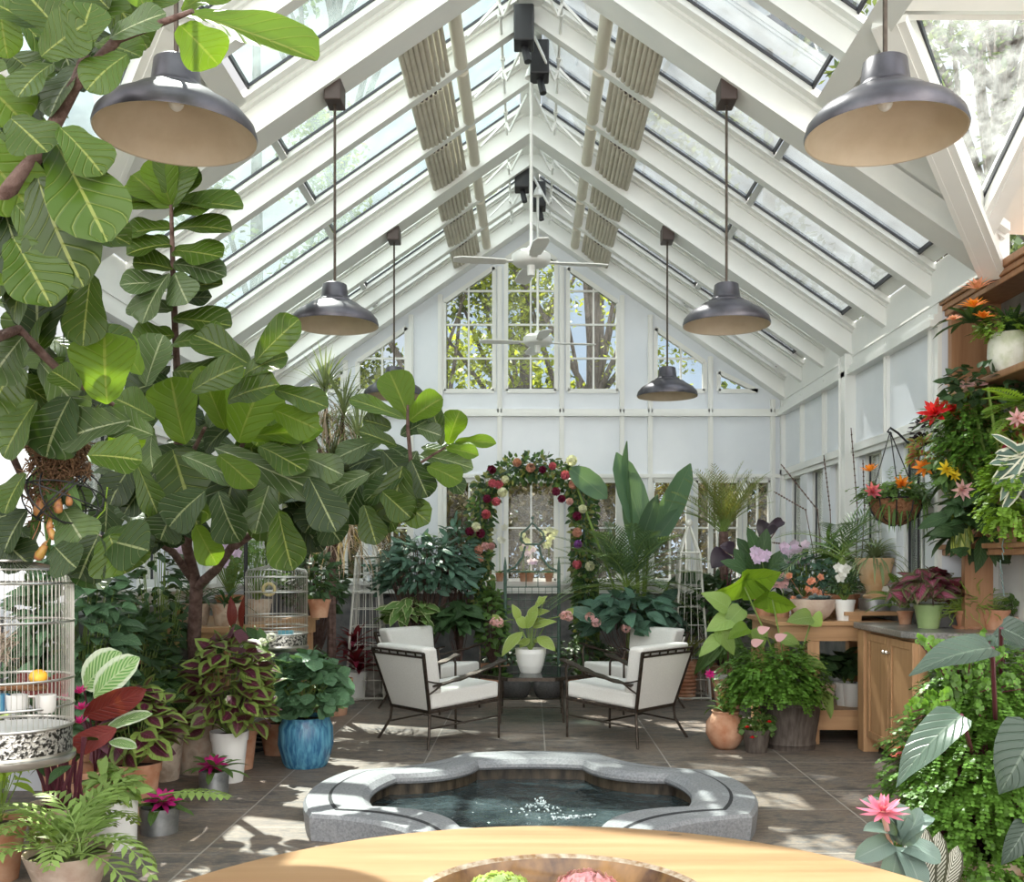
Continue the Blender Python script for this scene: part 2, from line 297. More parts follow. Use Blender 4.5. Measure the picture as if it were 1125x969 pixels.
class MB:
    def __init__(s): s.v = []; s.f = []; s.uv = []; s.mi = []; s.cur = 0
    def add(s, vs, fs, uvs=None):
        n = len(s.v); s.v.extend(vs)
        for i, f in enumerate(fs):
            s.f.append(tuple(n+k for k in f)); s.mi.append(s.cur)
            s.uv.append([uvs[k] for k in f] if uvs else None)
    def box(s, a, b):
        x0, y0, z0 = a; x1, y1, z1 = b
        s.add([(x0, y0, z0), (x1, y0, z0), (x1, y1, z0), (x0, y1, z0), (x0, y0, z1), (x1, y0, z1), (x1, y1, z1), (x0, y1, z1)],
              [(0, 3, 2, 1), (4, 5, 6, 7), (0, 1, 5, 4), (1, 2, 6, 5), (2, 3, 7, 6), (3, 0, 4, 7)]); return s
    def beam(s, p, q, w, h, up=(0, 0, 1)):
        """rectangular bar from p to q, w across, h along up"""
        p, q = V(p), V(q); d = (q-p).normalized(); u = V(up); sd_ = d.cross(u).normalized(); u = sd_.cross(d).normalized()
        o = [sd_*(a*w/2)+u*(b*h/2) for a, b in ((-1, -1), (1, -1), (1, 1), (-1, 1))]
        s.add([p+k for k in o]+[q+k for k in o], [(0, 1, 2, 3), (7, 6, 5, 4), (0, 4, 5, 1), (1, 5, 6, 2), (2, 6, 7, 3), (3, 7, 4, 0)]); return s
    def tube(s, pts, r, n=8, caps=True):
        pts = [V(p) for p in pts]; rs = r if isinstance(r, (list, tuple)) else [r]*len(pts)
        vs = []; prev = None
        for i, p in enumerate(pts):
            d = (pts[min(i+1, len(pts)-1)]-pts[max(i-1, 0)]);
            d = d.normalized() if d.length > 1e-9 else V((0, 0, 1))
            if prev is None: a, b = perp(d)
            else:
                a = prev-d*prev.dot(d); a = a.normalized() if a.length > 1e-6 else perp(d)[0]; b = a.cross(d).normalized()
            prev = a
            for k in range(n):
                t = 2*math.pi*k/n; vs.append(p+(a*math.cos(t)+b*math.sin(t))*rs[i])
        fs = []
        for i in range(len(pts)-1):
            for k in range(n): fs.append((i*n+k, i*n+(k+1) % n, (i+1)*n+(k+1) % n, (i+1)*n+k))
        if caps: fs.append(tuple(range(n-1, -1, -1))); fs.append(tuple(range((len(pts)-1)*n, len(pts)*n)))
        s.add(vs, fs); return s
    def lathe(s, pr, c, n=32, wob=0):
        cx, cy, cz = c; vs = []
        for i, (r, z) in enumerate(pr):
            for k in range(n):
                t = 2*math.pi*k/n; rr = r*(1+wob*math.sin(t*n/2)) ; vs.append((cx+rr*math.cos(t), cy+rr*math.sin(t), cz+z))
        fs = []
        for i in range(len(pr)-1):
            for k in range(n): fs.append((i*n+k, i*n+(k+1) % n, (i+1)*n+(k+1) % n, (i+1)*n+k))
        s.add(vs, fs); return s
    def ring(s, c, r, t, n=40, m=6): return s.tube([(c[0]+r*math.cos(2*math.pi*k/n), c[1]+r*math.sin(2*math.pi*k/n), c[2]) for k in range(n+1)], t, m, False)
    def ball(s, c, r, n=10, sz=1):
        pr = [(max(1e-4, r*math.sin(math.pi*i/n)), -r*sz*math.cos(math.pi*i/n)) for i in range(n+1)]; return s.lathe(pr, c, n+4)
    def leaf(s, base, d, nrm, L, Wd, shape='ovate', droop=.4, fold=.15, wave=0, nv=6, nu=2, twist=0):
        base = V(base); d = V(d).normalized(); nrm = V(nrm); sd_ = d.cross(nrm)
        sd_ = sd_.normalized() if sd_.length > 1e-5 else perp(d)[0]; nn = sd_.cross(d).normalized()
        vs = []; uvs = []; p = base.copy(); ph = rnd(0, 6); q = Matrix.Rotation(-droop/nv, 3, sd_)
        for i in range(nv+1):
            v = i/nv; w = prof(shape, v)*Wd/2
            for j in range(-nu, nu+1):
                u = j/nu; off = fold*abs(u)*w
                if wave: off += wave*L*math.sin(v*11+ph+(2 if u > 0 else 0))*abs(u)**2
                vs.append(p+sd_*(u*w)+nn*off); uvs.append((.5+.5*u, v))
            p = p+d*(L/nv); d = q @ d; nn = q @ nn
        k = 2*nu+1; fs = []
        for i in range(nv):
            for j in range(2*nu): a = i*k+j; fs.append((a, a+1, a+k+1, a+k))
        s.add(vs, fs, uvs); return p
    def build(s, name, mats, parent=None, smooth=True, org=None, **props):
        if not isinstance(mats, (list, tuple)): mats = [mats]
        me = bpy.data.meshes.new(name)
        o = bpy.data.objects.new(name, me)
        if parent is not None:
            og = V((0, 0, 0)); q = parent
            while q is not None: og = og+q.location; q = q.parent
            o.parent = parent
        elif org is not None: og = V(org); o.location = og
        else:
            xs = [v[0] for v in s.v]; ys = [v[1] for v in s.v]; zs = [v[2] for v in s.v]
            og = V(((min(xs)+max(xs))/2, (min(ys)+max(ys))/2, min(zs))); o.location = og
        ox, oy, oz = og
        me.from_pydata([(v[0]-ox, v[1]-oy, v[2]-oz) for v in s.v], [], s.f)
        for m in mats: me.materials.append(m if not isinstance(m, str) else M[m])
        me.polygons.foreach_set('material_index', s.mi)
        me.polygons.foreach_set('use_smooth', [smooth]*len(s.f))
        if any(u is not None for u in s.uv):
            ul = me.uv_layers.new(name='UVMap'); flat = []
            for f, u in zip(s.f, s.uv):
                for k in range(len(f)): flat.extend(u[k] if u else (0.3, .5))
            ul.data.foreach_set('uv', flat)
        if smooth and len(s.f) < 6000 and not any(u is not None for u in s.uv): me.set_sharp_from_angle(angle=R(48))
        me.update(); C.objects.link(o)
        for k, v in props.items(): o[k] = v
        return o
def bevel(o, w=.006, seg=2):
    b = o.modifiers.new('bevel', 'BEVEL'); b.width = w; b.segments = seg; b.limit_method = 'ANGLE'; b.angle_limit = R(40); return o
def thing(name, label, cat, loc=(0, 0, 0), rz=0, group=None):
    o = bpy.data.objects.new(name, None); o.empty_display_size = .1; C.objects.link(o); o.location = loc; o.rotation_euler = (0, 0, rz)
    o['label'] = label; o['category'] = cat
    if group: o['group'] = group
    return o
def tag(o, label, cat, group=None, kind=None):
    o['label'] = label; o['category'] = cat
    if group: o['group'] = group
    if kind: o['kind'] = kind
    return o
def struct(name, mb, m, parent=None, smooth=False):
    o = mb.build(name, m, parent, smooth, org=(0, 0, 0) if parent is None else None)
    if parent is None: o['kind'] = 'structure'
    return o
def copy_tree(o, parent=None):
    c = o.copy(); C.objects.link(c); c.parent = parent
    for ch in [k for k in bpy.data.objects if k.parent == o]: copy_tree(ch, c)
    return c
# ================================================================ SETTING
XW = 3.03; ZF = 12.0; SL = .69; RH = 5.47     # half width, far wall, slope, ridge underside height
def rh(x): return RH-SL*abs(x)
mb = MB(); mb.box((-3.9, -3, -.12), (3.9, ZF+.2, 0)); struct('floor', mb, 'slate')
mb = MB(); mb.box((-60, ZF+.2, -.3), (60, 90, -.12)); mb.box((-60, -20, -.3), (-3.9, ZF+.2, -.12)); mb.box((3.9, -20, -.3), (60, ZF+.2, -.12))
struct('ground_outside', mb, pm('lawn_and_mulch', (.09, .12, .04), (.22, .18, .12), 1.2, 1))
# ---- far gable wall: openings given in photo millimetres on the wall plane
def wx(px): return (px-CX)/F*ZF
def wz(py): return EH-(py-CY)/F*ZF
def roofz(x): return rh(x)+.02
wcount = [0]
def window(poly, muntv, munth, y, m='glass', fw=.05, depth=.07, name=None):
    """framed window in a plane y=const, poly counter-clockwise in (x,z)"""
    wcount[0] += 1
    n = len(poly); c = V((sum(p[0] for p in poly)/n, sum(p[1] for p in poly)/n))
    fr = MB()
    for i in range(n):
        a, b = poly[i], poly[(i+1) % n]
        fr.beam((a[0], y, a[1]), (b[0], y, b[1]), fw, depth, (0, 1, 0)) if False else fr.beam((a[0], y, a[1]), (b[0], y, b[1]), depth, fw, (b[1]-a[1], 0, -(b[0]-a[0])))
    def zr(x):
        zs = []
        for i in range(n):
            (x0, z0), (x1, z1) = poly[i], poly[(i+1) % n]
            if min(x0, x1)-1e-6 <= x <= max(x0, x1)+1e-6 and abs(x1-x0) > 1e-6: zs.append(z0+(z1-z0)*(x-x0)/(x1-x0))
        return (min(zs), max(zs)) if zs else (0, 0)
    def xr(z):
        xs = []
        for i in range(n):
            (x0, z0), (x1, z1) = poly[i], poly[(i+1) % n]
            if min(z0, z1)-1e-6 <= z <= max(z0, z1)+1e-6 and abs(z1-z0) > 1e-6: xs.append(x0+(x1-x0)*(z-z0)/(z1-z0))
        return (min(xs), max(xs)) if xs else (0, 0)
    for x in muntv:
        a, b = zr(x); fr.box((x-.011, y-.015, a), (x+.011, y+.015, b))
    for z in munth:
        a, b = xr(z); fr.box((a, y-.0145, z-.011), (b, y+.0145, z+.011))
    o = struct('window_%d' % wcount[0], fr, 'white')
    # black gasket line and pane
    g = MB()
    for i in range(n):
        a, b = V(poly[i]), V(poly[(i+1) % n]); a = a+(c-a)*.035; b = b+(c-b)*.035
        g.beam((a.x, y+.005, a.y), (b.x, y+.005, b.y), .02, .014, (b.y-a.y, 0, -(b.x-a.x)))
    g.build('gasket', M['gasket'], o, False)
    p = MB(); p.add([(q[0], y+.01, q[1]) for q in poly], [tuple(range(n))]); p.build('glass', M[m], o, False)
    return o
g0 = wz(430)
ups = []
def up(x0, x1, z0, mv, mh, apex=False):
    x0, x1 = wx(x0), wx(x1); o = .17
    top = [(x1, rh(x1)-o), (x0, rh(x0)-o)]
    if apex: top = [(x1, rh(x1)-o), (0, rh(0)-o), (x0, rh(x0)-o)]
    p = [(x0, z0), (x1, z0)]+top; window(p, [wx(k) for k in mv], [wz(k) for k in mh], ZF); ups.append((x0, x1, z0, top))
up(488, 543, g0, [515], [394, 357, 320]); up(556, 611, g0, [583], [394, 357, 320, 284], True); up(624, 679, g0, [652], [394, 357, 320])
up(393, 447, g0, [420], [394]); up(720, 774, g0, [748], [394])
for s_ in (-1, 1):
    a = 2.25*s_; b = 2.72*s_; p = [(min(a, b), g0), (max(a, b), g0), (a, rh(a)-.17)] if s_ > 0 else [(b, g0), (a, g0), (a, rh(a)-.17)]
    window(p, [], [], ZF)
lows = [(300, 350), (357, 402), (412, 450), (488, 543), (556, 611), (624, 679), (716, 756), (764, 812), (818, 846)]
lz0, lz1 = wz(638), wz(528)
for a, b in lows:
    a, b = wx(a), wx(b); window([(a, lz0), (b, lz0), (b, lz1), (a, lz1)], [(a+b)/2], [wz(580)], ZF, fw=.055)
# wall solid pieces (strips between openings)
mb = MB(); T0, T1 = ZF-.02, ZF+.14
def strip(x0, x1, z0, z1): mb.box((x0, T0, z0), (x1, T1, z1))
strip(-XW-.2, XW+.2, lz1+.02, g0-.02)           # spandrel
xs = [-XW-.2]+[k for a, b in lows for k in (wx(a), wx(b))]+[XW+.2]
for i in range(0, len(xs), 2): strip(xs[i], xs[i+1], lz0, lz1+.02)
strip(-XW-.2, XW+.2, 1.12, lz0)
uo = [(-2.72, -2.25), (wx(393), wx(447)), (wx(488), wx(543)), (wx(556), wx(611)), (wx(624), wx(679)), (wx(720), wx(774)), (2.25, 2.72)]
xs = [-XW-.1]+[k for a, b in uo for k in (a, b)]+[XW+.1]
def vstrip(x0, x1, z0, dz=.1):
    pts = [(x0, z0), (x1, z0), (x1, max(z0+.01, rh(x1)+dz)), (x0, max(z0+.01, rh(x0)+dz))]
    vs = [(a, T0, b) for a, b in pts]+[(a, T1, b) for a, b in pts]
    mb.add(vs, [(0, 1, 2, 3), (7, 6, 5, 4), (0, 4, 5, 1), (1, 5, 6, 2), (2, 6, 7, 3), (3, 7, 4, 0)])
for i in range(0, len(xs), 2): vstrip(xs[i], xs[i+1], g0-.02)
for x0, x1 in uo:                                # rake strip above each upper window
    seg = [(x0, x1)] if x0*x1 > 0 else [(x0, 0), (0, x1)]
    for a, b in seg:
        pts = [(a, rh(a)-.17 if (abs(a) < 2.7) else g0), (b, rh(b)-.17 if abs(b) < 2.7 else g0), (b, rh(b)+.12), (a, rh(a)+.12)]
        vs = [(p, T0, q) for p, q in pts]+[(p, T1, q) for p, q in pts]
        mb.add(vs, [(0, 1, 2, 3), (7, 6, 5, 4), (0, 4, 5, 1), (1, 5, 6, 2), (2, 6, 7, 3), (3, 7, 4, 0)])
struct('wall_far', mb, 'panel')
mb = MB(); mb.box((-XW-.2, ZF-.06, 0), (XW+.2, ZF+.16, 1.13)); struct('wall_far_knee', mb, 'stonewall')
mb = MB()
for px in (452, 484, 549, 617, 683, 714, 780, 380, 848):   # battens
    x = wx(px); mb.box((x-.028, ZF-.055, lz0), (x+.028, ZF-.02, min(rh(x)-.06, 5)))
    mb.box((x-.012, ZF-.066, lz0), (x+.012, ZF-.054, min(rh(x)-.06, 5)))
mb.box((-XW, ZF-.075, wz(458)), (XW, ZF-.02, wz(454))); mb.box((-XW, ZF-.055, wz(454)), (XW, ZF-.02, wz(450)))
mb.box((-XW, ZF-.06, lz1+.03), (XW, ZF-.02, lz1+.075))
mb.box((-XW, ZF-.13, lz0-.05), (XW, ZF-.02, lz0-.005)); mb.box((-XW, ZF-.09, lz0-.12), (XW, ZF-.02, lz0-.05))
mb.box((-XW, ZF-.11, 1.1), (XW, ZF-.02, lz0-.12))
struct('trim_1', mb, 'white')
# ---- side walls
PIL = [9.42, 6.57]; BAY = [ZF, 11.1, 10.26, 9.42, 8.47, 7.52]
for sgn, nm in ((-1, 'left'), (1, 'right')):
    X = XW*sgn; o_ = .16*sgn
    def bx(m_, x0, x1, y0, y1, z0, z1): m_.box((min(X+x0*sgn, X+x1*sgn), y0, z0), (max(X+x0*sgn, X+x1*sgn), y1, z1))
    w = MB(); yend = 7.38 if sgn > 0 else 6.62
    bx(w, 0, .18, yend, ZF+.1, 2.53, 3.5)
    bx(w, -.02, .2, yend, ZF, 1.13, 1.26)
    edges = [ZF, 11.1, 10.26, 9.42, 8.47, 7.52, yend] if sgn > 0 else [ZF, 11.1, 10.26, 9.42, 8.47, 7.52, 6.57]
    for i in range(len(edges)-1):
        a, b = edges[i+1], edges[i]; c = (a+b)/2; hw = min(.24, (b-a)/2-.06)
        if b-a < .3: bx(w, 0, .18, a, b, 1.26, 2.53); continue
        bx(w, .0, .18, a, c-hw-.06, 1.26, 2.53); bx(w, .0, .18, c+hw+.06, b, 1.26, 2.53)
        wcount[0] += 1; fr = MB(); xo = .12
        for (y0, y1, z0, z1) in ((c-hw-.06, c-hw, 1.26, 2.53), (c+hw, c+hw+.06, 1.26, 2.53), (c-hw, c+hw, 1.26, 1.34), (c-hw, c+hw, 2.45, 2.53)): bx(fr, .06, .15, y0, y1, z0, z1)
        bx(fr, .09, .11, c-.01, c+.01, 1.34, 2.45); bx(fr, .09, .11, c-hw, c+hw, 1.9, 1.92)
        o = struct('window_%d' % wcount[0], fr, 'white')
        g = MB(); bx(g, .075, .09, c-hw, c-hw+.02, 1.34, 2.45); bx(g, .075, .09, c+hw-.02, c+hw, 1.34, 2.45); g.build('gasket', M['gasket'], o, False)
        p = MB(); bx(p, .10, .104, c-hw, c+hw, 1.34, 2.45); p.build('glass', M['glass'], o, False)
    struct('wall_'+nm, w, 'panel')
    k = MB(); bx(k, -.03, .2, yend, ZF, 0, 1.13)
    if sgn < 0: bx(k, -.03+.42, .2+.42, -3, 6.5, 0, 1.13)
    struct('wall_%s_knee' % nm, k, 'stonewall')
    t = MB()
    for y in BAY[1:]: bx(t, -.03, .0, y-.03, y+.03, 2.5, 3.34); bx(t, -.045, -.03, y-.012, y+.012, 2.5, 3.34)
    bx(t, -.03, 0, yend-.0025, yend+.06, 1.2, 3.4)
    bx(t, -.05, .002, yend-.007, ZF, 2.5, 2.57); bx(t, -.025, .003, yend-.005, ZF, 2.45, 2.5)
    bx(t, -.09, .002, yend-.008, ZF, 3.22, 3.27); bx(t, -.06, .003, yend-.006, ZF, 3.27, 3.31); bx(t, -.031, .004, yend-.004, ZF, 3.31, 3.46)
    bx(t, -.10, .002, yend-.009, ZF, 1.24, 1.28); bx(t, -.05, .003, yend-.0065, ZF, 1.18, 1.24)
    for y in PIL:
        if y > yend: bx(t, -.09, 0, y-.09, y+.09, 1.2, 3.42); bx(t, -.105, -.09, y-.1, y-.08, 1.2, 3.42); bx(t, -.105, -.09, y+.08, y+.1, 1.2, 3.42)
    bx(t, -.05, 0, ZF-.1, ZF, 1.2, 3.4)
    struct('trim_%d' % (2 if sgn < 0 else 3), t, 'white')
    # set-back wall beside the camera and above the counter niche
    w = MB(); XB = XW+.42
    if sgn > 0:
        w.box((XB, -3, 0), (XB+.15, yend+.65, 3.44)); w.box((XW+.19, yend, 0), (XB-.001, yend+.02, 3.44)); 
    else:
        w.box((-XB-.15, -3, 2.53), (-XB, 6.5, 3.44)); w.box((-XB-.15, -3, 1.13), (-XB, 6.5, 1.26)); w.box((-XB, 6.5, 0), (-XW, 6.61, 3.44))
        for y in (5.3, 4.1, 2.9, 1.7): w.box((-XB-.15, y-.25, 1.26), (-XB, y+.25, 2.53))
    struct('wall_%s_setback' % nm, w, 'panel' if sgn < 0 else 'white')
# ---- roof
ND = V((SL, 0, 1)).normalized()       # normal of right slope is (SL,0,1)
ct = [10]
def rafter(y, w, dz0, dz1, x0=0, x1=XW, main=False):
    """pair of sloped beams; dz0/dz1 offsets of under and upper side from rh()"""
    for s_ in (-1, 1):
        ct[0] += 1; m = MB()
        def seg(ya, yb, a, b):
            vs = []
            for x in (x0, x1):
                for yy, dz in ((ya, a), (yb, a), (yb, b), (ya, b)): vs.append((x*s_, yy, rh(x)+dz))
            m.add(vs, [(0, 1, 2, 3), (7, 6, 5, 4), (0, 4, 5, 1), (1, 5, 6, 2), (2, 6, 7, 3), (3, 7, 4, 0)])
        seg(y-w/2, y+w/2, dz0, dz1)
        if main:
            for q in (-1, 1): seg(y+q*(w/2+.012)-.014, y+q*(w/2+.012)+.014, dz0+.0, dz0+.045); seg(y+q*(w/2+.006)-.008, y+q*(w/2+.006)+.008, dz0+.045, dz0+.065)
            for q in (-1, 1): seg(y+q*(w/2+.02)-.022, y+q*(w/2+.02)+.022, dz1-.09, dz1-.04)
            seg(y-w/2-.11, y-w/2+.01, dz1-.115, dz1-.06); seg(y-w/2-.04, y-w/2, dz1-.14, dz1-.115)
        else:
            for q in (-1, 1): seg(y+q*(w/2+.015)-.017, y+q*(w/2+.015)+.017, dz1-.075, dz1-.035)
        seg(y-w/2-.085, y-w/2+.01, dz1-.11, dz1-.06); seg(y-w/2-.03, y-w/2, dz1-.13, dz1-.11)
        struct('trim_%d' % ct[0], m, 'white')
mains = [ZF-.02, 9.42, 6.57, 3.72, .87]
for y in mains[:3]: rafter(y if y < ZF-.1 else ZF-.1, .19, 0, .34, 0, XW+.02, True)
rafter(3.72, .19, 0, .34, 0, 1.86, True); rafter(.87, .19, 0, .34, 0, 1.86, True)
secs = []
for a, b in ((ZF-.1, 9.42), (9.42, 6.57)):
    for k in (1, 2): secs.append(a+(b-a)*k/3)
for y in secs: rafter(y, .09, .06, .34, 0, XW+.02)
near = [5.62, 4.67, 2.77, 1.82]
for y in near: rafter(y, .09, .06, .34, 0, 1.86)
# roof panes
lines = sorted([ZF-.1]+mains[1:]+secs+near, reverse=True)
def pane(x0, x1, y0, y1, s_, m, gy, low):
    wcount[0] += 1; dz = .29; g = MB()
    fr = MB()
    def cr_(x, y, d=dz): return (x*s_, y, rh(x)+d)
    fr.add([cr_(x0, y0), cr_(x1, y0), cr_(x1, y0+.014), cr_(x0, y0+.014), cr_(x0, y0, dz-.03), cr_(x1, y0, dz-.03), cr_(x1, y0+.014, dz-.03), cr_(x0, y0+.014, dz-.03)],
           [(0, 1, 2, 3), (7, 6, 5, 4), (0, 4, 5, 1), (1, 5, 6, 2), (2, 6, 7, 3), (3, 7, 4, 0)])
    yg = y1+.05-gy
    fr.add([cr_(x0, yg-.01, dz), cr_(x1, yg-.01, dz), cr_(x1, yg, dz), cr_(x0, yg, dz), cr_(x0, yg-.01, dz-.02), cr_(x1, yg-.01, dz-.02), cr_(x1, yg, dz-.02), cr_(x0, yg, dz-.02)],
           [(0, 1, 2, 3), (7, 6, 5, 4), (0, 4, 5, 1), (1, 5, 6, 2), (2, 6, 7, 3), (3, 7, 4, 0)])
    a = x1-.012
    fr.add([cr_(a, y0), cr_(x1, y0), cr_(x1, y1), cr_(a, y1), cr_(a, y0, dz-.03), cr_(x1, y0, dz-.03), cr_(x1, y1, dz-.03), cr_(a, y1, dz-.03)],
           [(0, 1, 2, 3), (7, 6, 5, 4), (0, 4, 5, 1), (1, 5, 6, 2), (2, 6, 7, 3), (3, 7, 4, 0)])
    o = struct('window_%d' % wcount[0], fr, 'gasket')
    g.add([cr_(x0, y0), cr_(x1, y0), cr_(x1, y1), cr_(x0, y1)], [(0, 1, 2, 3)]); g.build('glass', M[m], o, False)
for i in range(len(lines)-1):
    y1, y0 = lines[i]-.05, lines[i+1]+.05; gy = .205 if (lines[i] in mains or i == 0) else .13
    for s_ in (-1, 1):
        m = 'roofL' if s_ < 0 else 'roofR'
        pane(.10, 1.80, y0, y1, s_, m, gy, 0)
        if y0 > 6.5: pane(1.86, XW-.16, y0, y1, s_, m, gy, 1)
mb = MB()    # cross bars between panes, low eave blocks and ridge
for s_ in (-1, 1):
    for i in range(len(lines)-1):
        y1, y0 = lines[i]-.04, lines[i+1]+.04
        if y0 > 6.5: mb.beam((1.83*s_, y0, rh(1.83)+.27), (1.83*s_, y1, rh(1.83)+.27), .05, .05, (SL*s_, 0, 1))
struct('trim_50', mb, 'bar')
mb = MB()
for s_ in (-1, 1):
    mb.add([((XW-.155)*s_, 6.5, rh(XW-.155)+.285), ((XW-.155)*s_, ZF, rh(XW-.155)+.285), ((XW-.05)*s_, ZF, rh(XW-.05)+.28), ((XW-.05)*s_, 6.5, rh(XW-.05)+.28), ((XW-.155)*s_, 6.5, rh(XW-.155)+.31), ((XW-.155)*s_, ZF, rh(XW-.155)+.31), ((XW-.05)*s_, ZF, rh(XW-.05)+.31), ((XW-.05)*s_, 6.5, rh(XW-.05)+.31)], [(0, 1, 2, 3), (7, 6, 5, 4), (0, 4, 5, 1), (1, 5, 6, 2), (2, 6, 7, 3), (3, 7, 4, 0)])
    mb.beam((XW*s_+.02*s_, 6.5, rh(XW)+.16), (XW*s_+.02*s_, ZF, rh(XW)+.16), .12, .30, (0, 0, 1))
mb.box((-.09, .8, RH+.16), (.09, ZF, RH+.4))
struct('ceiling', mb, 'white')
# header beams along the crossing gable, valley rafters and its glazed slope
VS = .576
def dz_(y): return 3.44+VS*(6.57-y)      # crossing gable far slope height
for s_ in (-1, 1):
    ct[0] += 1; m = MB()
    m.beam((1.86*s_, .4, rh(1.86)+.16), (1.86*s_, 5.98, rh(1.86)+.16), .14, .36, (SL*s_, 0, 1))
    m.beam((1.80*s_, .4, rh(1.80)+.03), (1.80*s_, 5.98, rh(1.80)+.03), .03, .06, (SL*s_, 0, 1))
    struct('trim_%d' % ct[0], m, 'white')
    ct[0] += 1; m = MB()
    e0 = V((XW*s_, 6.57, 3.44)); e1 = V((1.8*s_, 5.06, 4.30))
    m.beam(e0, e1, .12, .26); m.beam(e0+V((.05*s_, -.06, -.1)), e1+V((.05*s_, -.06, -.1)), .05, .05); m.beam(e0+V((-.06*s_, 0, -.1)), e1+V((-.06*s_, 0, -.1)), .03, .05)
    m.beam((2.86*s_, 6.35, dz_(6.35)+.06), (2.86*s_, 3.72, dz_(3.72)+.06), .09, .24)       # jack rafter
    m.beam((2.80*s_, 6.28, dz_(6.28)-.04), (2.80*s_, 3.72, dz_(3.72)-.04), .03, .05)
    m.beam((1.78*s_, 5.03, dz_(5.03)+.06), (4.6*s_, 5.03, dz_(5.03)+.06), .12, .24, (0, VS, 1))
    m.beam((1.78*s_, 5.09, dz_(5.09)-.02), (4.6*s_, 5.09, dz_(5.09)-.02), .03, .05, (0, VS, 1))
    struct('trim_%d' % ct[0], m, 'white')
    # closed slope parts: above the header and beyond the jack rafter
    ct[0] += 1; m = MB()
    def sp(pts, d=.14):
        vs = [(x*s_, y, dz_(y)+d) for x, y in pts]+[(x*s_, y, dz_(y)+d+.03) for x, y in pts]; n = len(pts)
        m.add(vs, [tuple(range(n)), tuple(range(2*n-1, n-1, -1))]+[(i, (i+1) % n, n+(i+1) % n, n+i) for i in range(n)])
    sp([(1.8, 5.0), (4.6, 5.0), (4.6, 3.72), (1.8, 3.72)]); sp([(2.9, 6.5), (4.6, 6.57), (4.6, 5.0), (2.9, 5.0)])
    struct('trim_%d' % ct[0], m, 'white')
    wcount[0] += 1; m = MB(); tri = [(2.82, 6.30), (2.82, 5.08), (1.90, 5.08)]
    for i in range(3):
        (xa, ya), (xb, yb) = tri[i], tri[(i+1) % 3]; m.beam((xa*s_, ya, dz_(ya)+.12), (xb*s_, yb, dz_(yb)+.12), .035, .035)
    o = struct('window_%d' % wcount[0], m, 'gasket')
    g = MB(); g.add([(x*s_, y, dz_(y)+.13) for x, y in tri], [(0, 1, 2)]); g.build('glass', glassmat('clear_gable_glass', .12, spread=.3, sc=5) if s_ > 0 else M['roofL'], o, False)
    # triangle of main slope between main rafter, header and valley
    ct[0] += 1; m = MB(); m.add([(x*s_, y, rh(x)+.2) for x, y in ((1.9, 6.5), (2.95, 6.5), (1.9, 5.25))], [(0, 1, 2)])
    struct('trim_%d' % ct[0], m, 'white')
# ---- pleated shades along both sides of the ridge
for s_ in (-1, 1):
    for i in range(len(lines)-1):
        y1, y0 = lines[i]-.07, lines[i+1]+.07
        if y0 < 5.8: continue
        t = thing('pleated_shade', 'x', 'shade', (.76*s_, y0, rh(.76)+.1), group='folded pleated shades under the roof ridge')
        m = MB(); n = 9
        for k in range(n):
            x = .62+.034*k; d = .035*math.sin(math.pi*k/(n-1))
            m.tube([(x*s_, y0, rh(x)+.10-d), (x*s_, y1, rh(x)+.10-d)], .021, 8)
        m.build('pleats', M['shade'], t)
        m = MB()
        for k in range(n):
            x = .62+.034*k; d = .035*math.sin(math.pi*k/(n-1)); m.tube([(x*s_, y0-.03, rh(x)+.10-d), (x*s_, y0, rh(x)+.10-d)], .013, 6)
        m.build('end_cap', M['brown'], t)
        m = MB(); m.tube([(.52*s_, y0-.02, rh(.52)+.09), (.52*s_, y1+.02, rh(.52)+.09)], .05, 16); m.build('roller_tube', M['canvas'], t)
        side = 'left' if s_ < 0 else 'right'
        idx = i
        t['label'] = ['beige pleated shade by the gable wall, %s of ridge', 'beige pleated shade second from the gable wall, %s of ridge', 'beige pleated shade third from the gable wall, %s of ridge',
                      'beige pleated shade just nearer than the second big rafter, %s of ridge', 'beige pleated shade between the pair of thin middle rafters, %s of ridge', 'beige pleated shade beyond the first big rafter, %s of ridge',
                      'nearest beige pleated shade cut by the top edge, %s of ridge'][idx] % side
# ---- ridge linkage rods
for nm, (ya, yb) in (('far', (9.6, 11.7)), ('near', (6.8, 9.25))):
    for s_ in (-1, 1):
        t = thing('vent_linkage', 'white rod linkage opening the %s ridge vents, on the %s side' % (nm, 'left' if s_ < 0 else 'right'), 'linkage', (.22*s_, ya, RH-.1), group='vent linkages at the ridge')
        m = MB(); z = RH-.04; m.tube([(.22*s_, ya, z), (.22*s_, yb, z)], .011, 8)
        yy = ya+.1
        while yy < yb: m.tube([(.22*s_, yy, z), (.22*s_, yy+.05, z)], .02, 8); yy += .31
        m.build('rod', M['white'], t)
        k = 0; yy = ya+.25
        while yy < yb-.2:
            m = MB(); p = V((.22*s_, yy, z)); m.beam(p, V((.45*s_, yy+.06, rh(.45)+.06)), .012, .02)
            m.beam(p+V((0, 0, -.02)), p+V((-.03*s_, 0, -.1)), .012, .02); m.beam(p+V((-.03*s_, 0, -.1)), V((.03*s_, yy-.35, z+.06)), .012, .02)
            m.beam(p+V((-.03*s_, .03, -.08)), V((.03*s_, yy-.31, z+.09)), .012, .02)
            m.build('arm', M['white'], t, False); yy += .95
